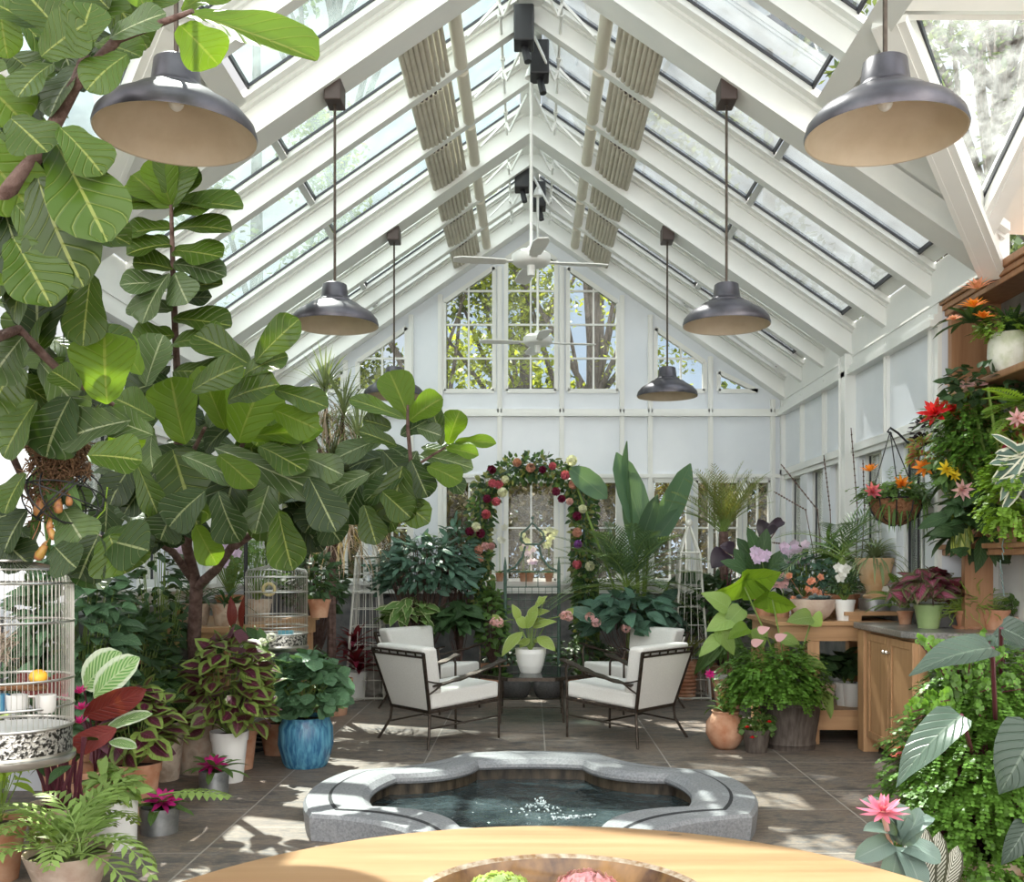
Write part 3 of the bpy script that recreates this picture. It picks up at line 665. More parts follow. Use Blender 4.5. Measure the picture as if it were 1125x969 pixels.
for j, (x, y, lab) in enumerate(((-.05, 7.45, 'near pair, upper black box light hung left under the ridge'), (.07, 7.95, 'near pair, lower black box light hung right under the ridge'), (-.09, 10.35, 'far pair, black box light hung left under the ridge'), (.09, 10.9, 'far pair, black box light hung right under the ridge'))):
    t = thing('ridge_spotlight', lab, 'light', (x, y, RH-.02), group='black box lights under the ridge')
    m = MB(); q = V((x, y, RH-.04)); dd = V((.2*(1 if x > 0 else -1)*-.6, .1, -1)).normalized()
    m.beam(q+V((0, 0, .16)), q+V((.0, -.02, -.12)), .15, .17, (0, 1, 0)); bevel(m.build('housing', M['blackp'], t, False), .012)
    m = MB(); m.tube([q+V((0, 0, -.1)), q+V((.03, -.03, -.24))], .028, 10); m.build('bracket', M['blackp'], t)
# ---- fans
def fan(x, y, ztop, zhub, lab):
    t = thing('ceiling_fan', lab, 'fan', (x, y, zhub), group='white ceiling fans on long rods')
    m = MB(); m.tube([(x, y, zhub+.05), (x, y, ztop)], .014, 10); m.lathe([(.002, 0), (.05, 0), (.035, .06), (.014, .1)], (x, y, ztop-.1), 16); m.build('rod', M['white'], t)
    m = MB(); m.lathe([(.001, -.05), (.06, -.05), (.13, -.045), (.155, -.02), (.155, .03), (.12, .055), (.04, .065), (.03, .1), (.001, .1)], (x, y, zhub), 32); m.build('motor', M['white'], t)
    m = MB(); m.lathe([(.001, -.13), (.03, -.13), (.035, -.05)], (x, y, zhub), 16); m.build('hub_cap', M['white'], t)
    for k in range(4):
        a = R(8+90*k); d = V((math.cos(a), math.sin(a), 0)); m = MB()
        m.beam(V((x, y, zhub-.02))+d*.12, V((x, y, zhub-.02))+d*.22, .05, .012, (0, 0, 1))
        sdv = V((-d.y, d.x, .10)).normalized(); vs = []
        for r_, w_ in ((.2, .045), (.35, .06), (.55, .065), (.62, .04)):
            p = V((x, y, zhub-.02))+d*r_
            vs += [p-sdv*w_, p+sdv*w_, p-sdv*w_+V((0, 0, -.008)), p+sdv*w_+V((0, 0, -.008))]
        fs = []
        for i in range(3): a_ = i*4; fs += [(a_, a_+1, a_+5, a_+4), (a_+2, a_+6, a_+7, a_+3), (a_, a_+4, a_+6, a_+2), (a_+1, a_+3, a_+7, a_+5)]
        fs += [(0, 2, 3, 1), (12, 13, 15, 14)]
        m.add(vs, fs); m.build('blade', M['white'], t, False)
fan(.004, 8.0, RH-.02, 3.90, 'nearer white ceiling fan on a long white rod from the ridge')
fan(.075, 10.6, RH-.02, 3.82, 'farther white ceiling fan, lower behind the nearer one')
# ---- pendant lamps
def lamp(s_, y, lab):
    x = 1.285*s_; zr = 3.035; r_ = .283; t = thing('pendant_lamp', lab, 'lamp', (x, y, zr), group='pewter dome pendants hung from the rafters')
    m = MB(); m.box((x-.055, y-.09, rh(1.285)-.1), (x+.055, y+.09, rh(1.285)+.04)); bevel(m.build('canopy', M['brown'], t, False), .008)
    m = MB(); m.tube([(x, y, zr+.27), (x, y, rh(1.285)-.09)], .009, 8); m.build('rod', M['bronze'], t)
    m = MB(); m.lathe([(r_, 0), (r_+.003, .012), (r_-.006, .045), (r_-.04, .085), (r_-.10, .12), (.155, .142), (.12, .152), (.118, .162), (.098, .172), (.088, .19), (.078, .268), (.068, .275), (.002, .277)], (x, y, zr), 56); m.build('shade', M['pewter'], t)
    m = MB(); m.lathe([(r_, 0), (r_-.006, .002), (r_-.014, .042), (r_-.048, .078), (.17, .11), (.15, .13), (.10, .145), (.06, .16), (.002, .165)], (x, y, zr), 56); m.build('shade_lining', M['cream'], t)
    m = MB(); m.ball((x, y, zr+.125), .028, 10, 1.2); m.build('bulb', M['whitepot'], t)
for s_ in (-1, 1):
    sd2 = 'left' if s_ < 0 else 'right'
    lamp(s_, 3.63, 'large nearest pewter dome lamp at the upper %s' % sd2)
    lamp(s_, 6.57, 'middle pewter dome lamp on the %s, hung from the first big rafter' % sd2)
    lamp(s_, 9.42, 'small farthest pewter dome lamp on the %s, near the gable windows' % sd2)
# ================================================================ TREES OUTSIDE
def tree(x, y, h, tr, blobs, mat_, lab, n=3000, ls=.14, lean=0, name='tree', cat='tree', grp='trees outside the glass'):
    t = thing(name, lab, cat, (x, y, -.12), group=grp)
    m = MB(); pts = [V((x+lean*k/6*(1+.1*math.sin(k)), y, -.12+(h*.92)*k/6)) for k in range(7)]
    m.tube(pts, [tr*(1-.11*k) for k in range(7)], 10)
    for (bx_, by_, bz_, br) in blobs:
        k = min(5, max(1, int(bz_/h*6)-1)); e = V((x+bx_, y+by_, bz_)); a = pts[k]; mid = (a+e)/2+rdir()*.3
        m.tube([a, mid, e], [tr*.35, tr*.22, .02], 6)
    m.build('trunk', M['bark2'], t)
    m = MB(); tot = sum(b[3]**2 for b in blobs)
    for (bx_, by_, bz_, br) in blobs:
        c = V((x+bx_, y+by_, bz_))
        for i in range(int(n*br*br/tot)):
            d = rdir()*(br*rnd(.25, 1)); d.z *= .75; p = c+d; q = rdir(); L = ls*rnd(.6, 1.3); s1, s2 = perp(q)
            m.add([p, p+q*L*.5+s1*L*.3, p+q*L, p+q*L*.5-s1*L*.3], [(0, 1, 2, 3)], [(.3, 0), (.6, .3), (.3, .8), (.6, .6)])
    m.build('foliage', M[mat_], t, False); return t
def blobs(n, x, y, z0, z1, r0, r1): return [(rnd(-x, x), rnd(-y, y), rnd(z0, z1), rnd(r0, r1)) for _ in range(n)]
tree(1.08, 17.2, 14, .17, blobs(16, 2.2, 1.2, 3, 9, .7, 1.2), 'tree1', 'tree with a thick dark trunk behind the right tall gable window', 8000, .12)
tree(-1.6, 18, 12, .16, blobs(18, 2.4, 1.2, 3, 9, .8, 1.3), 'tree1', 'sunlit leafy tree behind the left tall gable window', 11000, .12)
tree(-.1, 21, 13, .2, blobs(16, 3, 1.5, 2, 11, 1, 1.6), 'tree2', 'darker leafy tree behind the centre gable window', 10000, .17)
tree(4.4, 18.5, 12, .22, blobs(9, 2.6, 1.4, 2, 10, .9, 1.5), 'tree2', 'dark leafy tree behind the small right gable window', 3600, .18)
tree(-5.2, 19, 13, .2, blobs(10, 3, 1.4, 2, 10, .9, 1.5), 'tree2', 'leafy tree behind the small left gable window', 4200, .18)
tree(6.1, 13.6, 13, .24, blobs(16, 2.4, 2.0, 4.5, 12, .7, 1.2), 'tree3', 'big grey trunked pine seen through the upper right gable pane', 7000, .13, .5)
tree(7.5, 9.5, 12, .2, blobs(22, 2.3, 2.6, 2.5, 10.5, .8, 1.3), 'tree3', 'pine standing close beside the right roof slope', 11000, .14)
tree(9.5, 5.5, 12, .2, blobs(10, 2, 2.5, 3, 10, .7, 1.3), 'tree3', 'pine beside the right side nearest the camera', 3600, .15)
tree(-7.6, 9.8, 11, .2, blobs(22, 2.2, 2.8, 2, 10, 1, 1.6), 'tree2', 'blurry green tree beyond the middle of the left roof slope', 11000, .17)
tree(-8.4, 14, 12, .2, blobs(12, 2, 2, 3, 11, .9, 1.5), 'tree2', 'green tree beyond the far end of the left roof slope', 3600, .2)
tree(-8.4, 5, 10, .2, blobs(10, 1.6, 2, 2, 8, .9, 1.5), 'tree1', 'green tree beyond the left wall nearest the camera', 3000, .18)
tree(-4.2, 21.5, 21, .25, blobs(11, 3.6, 2.2, 14.5, 20, .8, 1.5), 'tree3', 'tall tree far beyond the gable wall on the left, high crown added to dapple the sun', 5000, .2)  # added high crown that breaks up the sun before the roof
tree(1.5, 23, 22, .25, blobs(12, 3.4, 2.2, 16, 21, .8, 1.5), 'tree3', 'tall tree far beyond the middle of the gable wall, high crown added to dapple the sun', 5500, .2)  # another added crown, dapples the sunlight indoors
for j, (x, y, w) in enumerate(((-6, 14.6, 4), (-1.3, 15, 3.2), (3.4, 14.8, 3), (7, 15.5, 3.2))):
    m = MB()
    for i in range(12000):
        p = V((x+rnd(-w, w)*.8, y+rnd(-.7, .7), rnd(-.1, 2.7)+rnd(-.3, .5))); q = rdir(); L = rnd(.07, .15); s1, s2 = perp(q)
        m.add([p, p+q*L*.5+s1*L*.3, p+q*L, p+q*L*.5-s1*L*.3], [(0, 1, 2, 3)], [(.3, 0), (.6, .3), (.3, .8), (.6, .6)])
    for i in range(14): a = V((x+rnd(-w, w)*.7, y, -.1)); m.tube([a, a+V((rnd(-.3, .3), 0, 1.6))], .015, 5)
    tag(m.build('hedge', M[['tree2', 'thicket', 'thicket', 'tree3'][j]], None, False), ['dark hedge outside beyond the left half of the far wall', 'dry brown thicket outside behind the flowered arch', 'dark hedge outside behind the broad banana leaves', 'hedge outside beyond the far right corner'][j], 'hedge', 'hedges outside the far windows')
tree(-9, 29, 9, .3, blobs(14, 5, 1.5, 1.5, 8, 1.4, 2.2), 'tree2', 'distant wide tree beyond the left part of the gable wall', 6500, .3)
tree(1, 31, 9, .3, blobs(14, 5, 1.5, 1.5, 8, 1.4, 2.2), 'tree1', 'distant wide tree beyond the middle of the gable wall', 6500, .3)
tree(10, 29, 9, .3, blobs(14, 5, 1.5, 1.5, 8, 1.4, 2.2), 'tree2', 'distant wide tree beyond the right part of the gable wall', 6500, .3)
for j, x in enumerate((-7, 0, 7)):
    m = MB()
    for i in range(7000):
        p = V((x+rnd(-4, 4), 19+rnd(-.8, .8), rnd(-.1, 3.2)+rnd(-.3, .5))); q = rdir(); L = rnd(.14, .26); s1, s2 = perp(q)
        m.add([p, p+q*L*.5+s1*L*.35, p+q*L, p+q*L*.5-s1*L*.35], [(0, 1, 2, 3)], [(.3, 0), (.6, .3), (.3, .8), (.6, .6)])
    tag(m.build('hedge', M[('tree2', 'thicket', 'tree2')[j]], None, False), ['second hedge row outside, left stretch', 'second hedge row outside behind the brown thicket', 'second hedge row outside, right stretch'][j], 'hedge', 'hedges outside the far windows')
# ================================================================ POOL
PC = (0.0, 5.9)
corn = [(.36, .84), (.88, .42), (.88, -.42), (.36, -.84), (-.36, -.84), (-.88, -.42), (-.88, .42), (-.36, .84)]
def outline(off):
    """inner outline of the pool: 8 arcs; odd segments bulge into the pool; off grows it outward"""
    n = 8; out = []
    pts = []
    for i in range(n):
        a, b, c = V(corn[i-1]), V(corn[i]), V(corn[(i+1) % n])
        n1 = V(((b-a).y, -(b-a).x)).normalized(); n2 = V(((c-b).y, -(c-b).x)).normalized()
        if n1.dot(b) < 0: n1 = -n1
        if n2.dot(b) < 0: n2 = -n2
        m = (n1+n2).normalized(); pts.append(b+m*off/m.dot(n1))
    for i in range(n):
        a, b = pts[i], pts[(i+1) % n]; nn = V(((b-a).y, -(b-a).x)).normalized()
        if nn.dot((a+b)/2) < 0: nn = -nn
        diag = i % 2 == 0
        sag = -.125 if diag else (.045+off*.1 if abs(nn.y) > .8 else .10+off*.1)
        for k in range(14):
            t = k/14; out.append(a.lerp(b, t)+nn*(sag*4*t*(1-t)))
    return out
def sweep(mbx, prof_, closed=True):
    rings = [outline(o) for o, z in prof_]; n = len(rings[0]); vs = []
    for (o, z), r_ in zip(prof_, rings): vs += [(PC[0]+p.x, PC[1]+p.y, z) for p in r_]
    fs = []
    for i in range(len(prof_)-1):
        for k in range(n): fs.append((i*n+k, i*n+(k+1) % n, (i+1)*n+(k+1) % n, (i+1)*n+k))
    mbx.add(vs, fs)
pool = thing('pool', 'sunken stone fountain pool with scalloped blue grey coping', 'pool', (0, 5.9, 0))
m = MB(); sweep(m, [(.29, 0), (.30, .10), (.30, .125), (.285, .145), (.172, .150), (.170, .132), (.158, .132), (.156, .156), (.03, .156), (.0, .150), (-.035, .125), (-.04, .105), (-.03, .09), (.0, .085)])
m.build('coping', M['bluestone'], pool, False)
m = MB(); sweep(m, [(.174, .1512), (.156, .1568)]); m.build('groove_shade_strip', pm('groove_shade', (.03, .032, .036), rough=.9), pool, False)  # dark strip laid over the coping recess, its shade put into colour
m = MB(); sweep(m, [(.015, .10), (.012, .0)]); m.build('tile_band', M['pooltile'], pool)
m = MB(); o_ = outline(.014); n = len(o_); vs = [(PC[0], PC[1], .016)]+[(PC[0]+p.x*f, PC[1]+p.y*f, .014+.003*math.sin(i*1.3)*(f < 1)) for f in (.25, .5, .75, 1) for i, p in enumerate(o_)]
fs = [(0, 1+k, 1+(k+1) % n) for k in range(n)]
for q in range(3):
    for k in range(n): fs.append((1+q*n+k, 1+(q+1)*n+k, 1+(q+1)*n+(k+1) % n, 1+q*n+(k+1) % n))
m.add(vs, fs); m.build('water', M['water'], pool)
m = MB()
for i in range(90):
    a = rnd(0, 6.28); r_ = abs(random.gauss(0, .07)); q = V((PC[0]+.06+r_*math.cos(a)*1.6, PC[1]+.05+r_*math.sin(a), .014+max(0, .075-r_)*rnd(.2, 1.2))); m.ball(q, rnd(.003, .008), 5)
for i in range(60):
    t = rnd(0, 1); m.ball(V((PC[0]+.12+.24*t+rnd(-.03, .03), PC[1]-.18+.06*t+rnd(-.02, .02), .016+rnd(0, .012))), rnd(.003, .008), 4)
m.build('splash', pm('white_water', (.55, .62, .64), rough=.1), pool, True, kind='stuff')
# ================================================================ DINING TABLE AND BOWL
t = thing('dining_table', 'round honey pine table filling the bottom foreground', 'table', (.05, 1.79, 0))
m = MB(); c = (.05, 1.79, 0); m.lathe([(.001, .725), (.97, .725), (.995, .73), (1.005, .742), (1.005, .75), (.995, .76), (.001, .76)], c, 96); m.build('tabletop', M['pine'], t)
m = MB(); m.lathe([(.001, 0), (.34, 0), (.34, .04), (.12, .09), (.08, .3), (.10, .5), (.20, .68), (.30, .725)], c, 40); m.build('pedestal', M['pine'], t)
bc = V((.055, 1.82, .7605))
t = thing('bowl', 'wide brown glazed bowl on the pine table', 'bowl', bc)
m = MB(); m.lathe([(.001, 0), (.14, 0), (.15, .012), (.22, .05), (.275, .095), (.283, .112)], bc, 72); m.build('outer_wall', M['browngl'], t)
m = MB(); m.lathe([(.283, .112), (.287, .119), (.281, .123), (.270, .117)], bc, 72); m.build('rim', M['rimgl'], t)
m = MB(); m.lathe([(.270, .117), (.25, .09), (.20, .055), (.12, .03), (.001, .025)], bc, 72); m.build('inner_wall', M['browngl'], t)
def hyd(mb, c, r, n=140, ps=.018, sz=1):
    for i in range(n):
        d = rdir(); p = V(c)+V((d.x*r, d.y*r, d.z*r*sz)); s1, s2 = perp(d); a = rnd(0, 1.57)
        for k in range(4):
            e = (s1*math.cos(a+k*1.57)+s2*math.sin(a+k*1.57)); mb.leaf(p, (e+d*.35), d, ps, ps*.9, 'round', .2, .1, nv=2, nu=1)
for dx, dy, r_, mt, nm, lb in ((-.115, .055, .055, 'f_lime', 'hydrangea_bloom', 'pale green hydrangea head floating in the bowl, on the left'), (.05, .07, .055, 'f_lpink', 'hydrangea_bloom', 'dusty pink hydrangea head floating in the bowl, on the right')):
    m = MB(); hyd(m, bc+V((dx, dy+.02, .098)), r_, 150, .026, .6); m.tube([bc+V((dx, dy+.02, .03)), bc+V((dx, dy+.02, .09))], .004, 6)
    tag(m.build(nm, M[mt]), lb, 'flower', 'hydrangea heads floating in the bowl')
# ================================================================ ARMCHAIRS
def armchair(lab):
    t = thing('armchair', lab, 'armchair', (0, 0, 0), group='white cushioned iron armchairs around the glass table')
    wf, wr, wt = .30, .27, .365; fy, ry, ty_ = .35, -.34, -.47
    def part(n, f, mt='bronze', sm=True): m = MB(); f(m); return m.build(n, M[mt], t, sm)
    def upx(z): k = (z-.28)/.48; return wr+(wt-wr)*k
    def upy(z): k = (z-.28)/.48; return ry+(ty_-ry)*k
    part('seat_frame', lambda m: (m.beam((-wf, fy, .325), (wf, fy, .325), .022, .022), m.beam((-wr, ry, .28), (wr, ry, .28), .022, .022), m.beam((-wf, fy, .325), (-wr, ry, .28), .022, .022), m.beam((wf, fy, .325), (wr, ry, .28), .022, .022)), sm=False)
    for s_ in (-1, 1):
        part('leg', lambda m: m.tube([(s_*wf, fy, 0), (s_*wf, fy, .33), (s_*(wf+.01), fy+.005, .58), (s_*(wf+.015), fy-.02, .645)], .0105, 8))
        part('leg', lambda m: m.tube([(s_*(wr+.09), ry-.08, 0), (s_*(wr+.05), ry-.045, .08), (s_*(wr+.01), ry-.01, .17), (s_*wr, ry, .28)], .0115, 8))
        part('back_upright', lambda m: m.beam((s_*wr, ry, .27), (s_*wt, ty_, .765), .028, .018, (0, 1, 0)), sm=False)
        def arm(m):
            n = 10; vs = []; x0 = upx(.5)
            for i in range(n):
                k = i/(n-1); y = upy(.5)+.07+(fy+.04-upy(.5)-.07)*k; z = .495+.165*k-.02*math.sin(k*3.14); hw = .014+.03*math.sin(min(1, k*1.4+.1)*1.7); xc = x0+(wf+.012-x0)*k
                for q in (-1, 1):
                    for zz in (0, -.014): vs.append((s_*xc+q*hw, y, z+zz+.007*((i+(q > 0)) % 2)))
            fs = [(0, 1, 3, 2), (4*n-4, 4*n-2, 4*n-1, 4*n-3)]
            for i in range(n-1): a = 4*i; fs += [(a, a+2, a+6, a+4), (a+1, a+5, a+7, a+3), (a, a+4, a+5, a+1), (a+2, a+3, a+7, a+6)]
            m.add(vs, fs)
            for z in (.42, .54): m.tube([(s_*upx(z), upy(z), z), (s_*upx(z), upy(z)+.08, z*.5+.25), (s_*(x0), upy(.5)+.16, .505)], .007, 6)
        part('armrest', arm, sm=False)
        part('stretcher', lambda m: m.tube([(s_*wf, fy, .19), (s_*(wr+.01), ry-.01, .15)], .008, 6))
    part('stretcher', lambda m: m.tube([(-wf+.01, .0, .165), (wf-.01, .0, .165)], .008, 6))
    part('back_frame', lambda m: (m.beam((-wt, ty_, .765), (wt, ty_, .765), .024, .014, (0, 0, 1)), m.beam((-upx(.73), upy(.73), .73), (upx(.73), upy(.73), .73), .022, .014, (0, 0, 1)), [m.beam((x, upy(.73), .73), (x, ty_, .765), .01, .01, (0, 1, 0)) for x in (-.25, -.12, 0, .12, .25)]), sm=False)
    def slab(n, z0, z1, off0, off1, dx0, dx1, bw, e=0):
        m = MB(); vs = []
        for z in (z0, z1):
            for o in (off0, off1):
                for q in (-1, 1): vs.append((q*(upx(min(z, .74))-(dx0 if z == z0 else dx1)), upy(z)+o, z))
        m.add(vs, [(0, 1, 3, 2), (4, 6, 7, 5), (0, 4, 5, 1), (2, 3, 7, 6), (0, 2, 6, 4), (1, 5, 7, 3)]); o = m.build(n, M['fabric'], t, True); b = o.modifiers.new('b', 'BEVEL'); b.width = bw; b.segments = 4; b.limit_method = 'ANGLE'; return o
    slab('back_panel', .295, .722, -.008, .014, .016, .016, .004)
    slab('back_cushion', .415, .805, .018, .165, .02, .015, .032)
    m = MB(); vs = []
    for y, x, z in ((ry+.01, wr+.005, .295), (fy+.015, wf-.005, .34)):
        for zz in (0, .135):
            for q in (-1, 1): vs.append((q*x, y, z+zz))
    m.add(vs, [(0, 2, 3, 1), (4, 5, 7, 6), (0, 4, 6, 2), (1, 3, 7, 5), (0, 1, 5, 4), (2, 6, 7, 3)]); o = m.build('seat_cushion', M['fabric'], t, True); b = o.modifiers.new('b', 'BEVEL'); b.width = .028; b.segments = 4; b.limit_method = 'ANGLE'
    return t
a0 = armchair('near left white armchair, its back towards the pool')
a1 = copy_tree(a0); a1['label'] = 'near right white armchair, its back towards the pool'
a2 = copy_tree(a0); a2['label'] = 'far left white armchair, half hidden behind the near left one'
a3 = copy_tree(a0); a3['label'] = 'far right white armchair, half hidden behind the near right one'
def put(o, x, y, fx, fy): o.location = (x, y, 0); o.rotation_euler = (0, 0, math.atan2(-fx, fy))
put(a0, -.73, 8.43, .75, .66); put(a1, .77, 8.47, -.75, .66); put(a2, -.98, 10.13, .80, -.60); put(a3, 1.0, 10.13, -.80, -.60)
# glass table
tc_ = V((0.01, 9.5, 0)); t = thing('coffee_table', 'octagonal glass topped iron table between the armchairs', 'table', tc_)
def octo(r, z): return [(tc_.x+r*math.cos(R(22.5+45*k)), tc_.y+r*math.sin(R(22.5+45*k)), z) for k in range(8)]
m = MB(); a, b = octo(.54, .428), octo(.54, .44); m.add(a+b, [tuple(range(7, -1, -1)), tuple(range(8, 16))]+[(i, (i+1) % 8, 8+(i+1) % 8, 8+i) for i in range(8)]); m.build('glass_top', M['tglass'], t, False)
m = MB(); r_ = octo(.555, .425); [m.beam(r_[i], r_[(i+1) % 8], .022, .03) for i in range(8)]; m.build('top_frame', M['bronze'], t, False)
for k in range(4):
    a = R(45+90*k-0); x, y = tc_.x+.40*math.cos(a), tc_.y+.40*math.sin(a); m = MB(); m.tube([(x+.015*math.cos(a), y+.015*math.sin(a), 0), (x, y, .2), (x, y, .42)], .011, 8); m.build('leg', M['bronze'], t)
m = MB(); q = [(tc_.x+.40*math.cos(R(45+90*k)), tc_.y+.40*math.sin(R(45+90*k)), .14) for k in range(4)]; [m.tube([q[i], q[(i+1) % 4]], .008, 6) for i in range(4)]; m.build('stretcher', M['bronze'], t)
# ================================================================ BUILT-IN JOINERY (right)
t = thing('base_cabinet', 'honey oak corner cabinet with paired round knobs under the granite worktop', 'cabinet', (2.9, 7.3, 0))
m = MB(); m.box((2.66, 6.86, .07), (3.40, 7.90, .955)); m.box((2.72, 6.9, 0), (3.4, 7.3, .07)); bevel(m.build('carcass', M['oak'], t, False), .004)
m = MB(); m.box((2.60, 7.82, 0), (2.72, 7.96, .955)); bevel(m.build('corner_post', M['oak'], t, False), .004)
for y0, y1 in ((6.87, 7.335), (7.345, 7.81)):
    m = MB(); m.box((2.632, y0, .12), (2.659, y1, .93)); d = m.build('door', M['oak'], t, False)
    m = MB(); r_ = .055
    for a, b in (((2.620, y0, .12), (2.632, y0+r_, .93)), ((2.620, y1-r_, .12), (2.632, y1, .93)), ((2.620, y0+r_, .12), (2.632, y1-r_, .12+r_)), ((2.620, y0+r_, .93-r_), (2.632, y1-r_, .93))): m.box(a, b)
    bevel(m.build('door_frame', M['oak'], d, False), .003)
    yk = y1-.028 if y0 < 7 else y0+.028; m = MB(); m.tube([(2.62, yk, .82), (2.60, yk, .82), (2.594, yk, .82), (2.585, yk, .82)], [.006, .007, .016, .011], 14); m.build('knob', M['silver'], d)
t = thing('worktop', 'dark speckled granite worktop above the oak cabinet', 'worktop', (3, 7.3, .957))
m = MB(); vs = [(2.57, 7.98), (2.57, 6.95), (2.66, 6.74), (3.44, 6.74), (3.44, 7.36), (3.2, 7.36), (2.99, 7.36), (2.99, 7.98)]
m.add([(x, y, .957) for x, y in vs]+[(x, y, 1.005) for x, y in vs], [tuple(range(7, -1, -1)), tuple(range(8, 16))]+[(i, (i+1) % 8, 8+(i+1) % 8, 8+i) for i in range(8)]); bevel(m.build('slab', M['worktop'], t, False), .008)
m = MB(); m.box((2.68, 6.72, .88), (3.44, 6.76, .956)); m.build('front_edge', M['sinkstone'], t, False)
t = thing('stone_sink', 'dark curved stone sink apron under the worktop', 'sink', (3.05, 6.6, .5))
m = MB(); n = 20; vs = []
for (k_, z) in ((1, .875), (.99, .8), (.93, .7), (.80, .62), (.6, .57)):
    for i in range(n+1):
        a = math.pi*(1+i/n); vs.append((3.04+.39*k_*math.cos(a), 6.72+.30*k_*math.sin(a), z))
fs = [];
for j in range(4):
    for i in range(n): a = j*(n+1)+i; fs.append((a, a+1, a+n+2, a+n+1))
fs.append(tuple(range(4*(n+1), 5*(n+1)))); fs.append(tuple(range(n, -1, -1)))
m.add(vs, fs); m.build('basin', M['sinkstone'], t)
t = thing('low_shelf', 'honey oak side shelf rail below the stone sink', 'shelf', (3.05, 6.7, 0))
m = MB(); m.box((2.69, 6.3, .44), (3.44, 6.38, .52)); m.box((2.69, 6.3, .50), (3.44, 6.84, .53)); m.build('board', M['oakx'], t, False)
for x in (2.72, 3.38): m = MB(); m.box((x-.03, 6.33, 0), (x+.03, 6.39, .44)); m.build('leg', M['oak'], t, False)
# potting bench right
t = thing('potting_bench', 'honey oak potting bench with open lower shelf beside the cabinet', 'bench', (2.45, 8.6, 0))
m = MB(); m.box((1.98, 8.10, .965), (2.98, 9.2, 1.0)); bevel(m.build('bench_top', M['oakx'], t, False), .004)
m = MB(); m.box((2.02, 8.13, .84), (2.98, 8.16, .963)); m.box((2.02, 9.1, .84), (2.98, 9.13, .963)); m.box((2.02, 8.16, .84), (2.05, 9.1, .963)); m.build('apron', M['oakx'], t, False)
for x, y in ((2.05, 8.17), (2.30, 8.19), (2.06, 9.08), (2.92, 9.08)): m = MB(); m.box((x-.05, y-.05, 0), (x+.05, y+.05, .84)); bevel(m.build('leg', M['oak'], t, False), .004)
m = MB(); m.box((2.02, 8.14, .20), (2.98, 9.1, .25)); m.box((2.25, 8.12, .12), (2.98, 8.15, .28)); m.build('lower_shelf', M['oakx'], t, False)
t = thing('riser_shelf', 'small oak riser standing on the potting bench', 'riser', (2.75, 8.4, 1.001))
m = MB(); m.box((2.56, 8.16, 1.045), (3.0, 8.7, 1.075)); m.build('riser_top', M['oakx'], t, False)
for y in (8.2, 8.66): m = MB(); m.box((2.60, y-.03, 1.001), (2.70, y+.03, 1.045)); m.build('foot', M['oakx'], t, False)
# bench left
t = thing('plant_bench', 'honey oak plant bench along the left wall', 'bench', (-2.5, 8.3, 0))
m = MB(); vs = [(-2.98, 7.45), (-2.26, 7.5), (-1.93, 9.15), (-2.98, 9.15)]
m.add([(x, y, .955) for x, y in vs]+[(x, y, .99) for x, y in vs], [(3, 2, 1, 0), (4, 5, 6, 7)]+[(i, (i+1) % 4, 4+(i+1) % 4, 4+i) for i in range(4)]); m.build('bench_top', M['oakx'], t, False)
m = MB(); m.beam((-2.95, 7.49, .90), (-2.29, 7.53, .90), .03, .11); m.beam((-2.29, 7.53, .90), (-1.97, 9.1, .90), .03, .11); m.build('apron', M['oakx'], t, False)
for x, y in ((-2.9, 7.56), (-2.33, 7.6), (-2.02, 9.05), (-2.9, 9.05)): m = MB(); m.box((x-.045, y-.045, 0), (x+.045, y+.045, .95)); m.build('leg', M['oak'], t, False)
m = MB(); m.box((-2.9, 7.55, .30), (-2.35, 9.0, .33)); m.build('lower_shelf', M['oakx'], t, False)
# tall shelving niche right
t = thing('built_in_shelving', 'tall red brown wooden shelving filled with plants at right edge', 'shelving', (3.2, 6.7, 1.5))
SX0, SX1 = 3.06, 3.44
m = MB(); m.box((SX0, 5.0, 3.36), (SX1, 7.36, 3.40)); bevel(m.build('top_board', M['teak'], t, False), .003)
m = MB(); m.box((SX0-.05, 5.0, 3.37), (SX0, 7.40, 3.42)); m.box((SX0-.03, 5.0, 3.33), (SX0, 7.38, 3.37)); m.box((SX0-.015, 5.0, 3.29), (SX0, 7.37, 3.33)); bevel(m.build('cornice', M['teak'], t, False), .008)
m = MB(); m.box((SX0, 7.28, 1.6), (SX1, 7.34, 3.36)); m.build('side_panel', M['teak'], t, False)
m = MB(); m.box((SX0, 6.13, 1.6), (SX0+.06, 6.19, 3.36)); m.build('upright', M['teak'], t, False)
m = MB(); m.box((SX0-.02, 5.0, 2.68), (SX1, 7.28, 2.73)); bevel(m.build('shelf_board', M['teak'], t, False), .01)
m = MB(); m.box((SX0, 5.0, 1.57), (SX1, 7.28, 1.61)); m.box((SX0-.06, 5.0, 1.575), (SX0, 7.40, 1.61)); m.box((SX0-.03, 5.0, 1.53), (SX0, 7.38, 1.575)); bevel(m.build('shelf_board', M['teak'], t, False), .008)
m = MB(); m.box((SX0+.02, 7.10, 1.0055), (SX0+.22, 7.16, 1.53)); m.build('bracket', M['teak'], t, False)
m = MB(); m.box((SX1-.02, 5.0, 1.61), (SX1, 7.28, 3.36)); m.build('back_panel', M['cloud'], t, False)
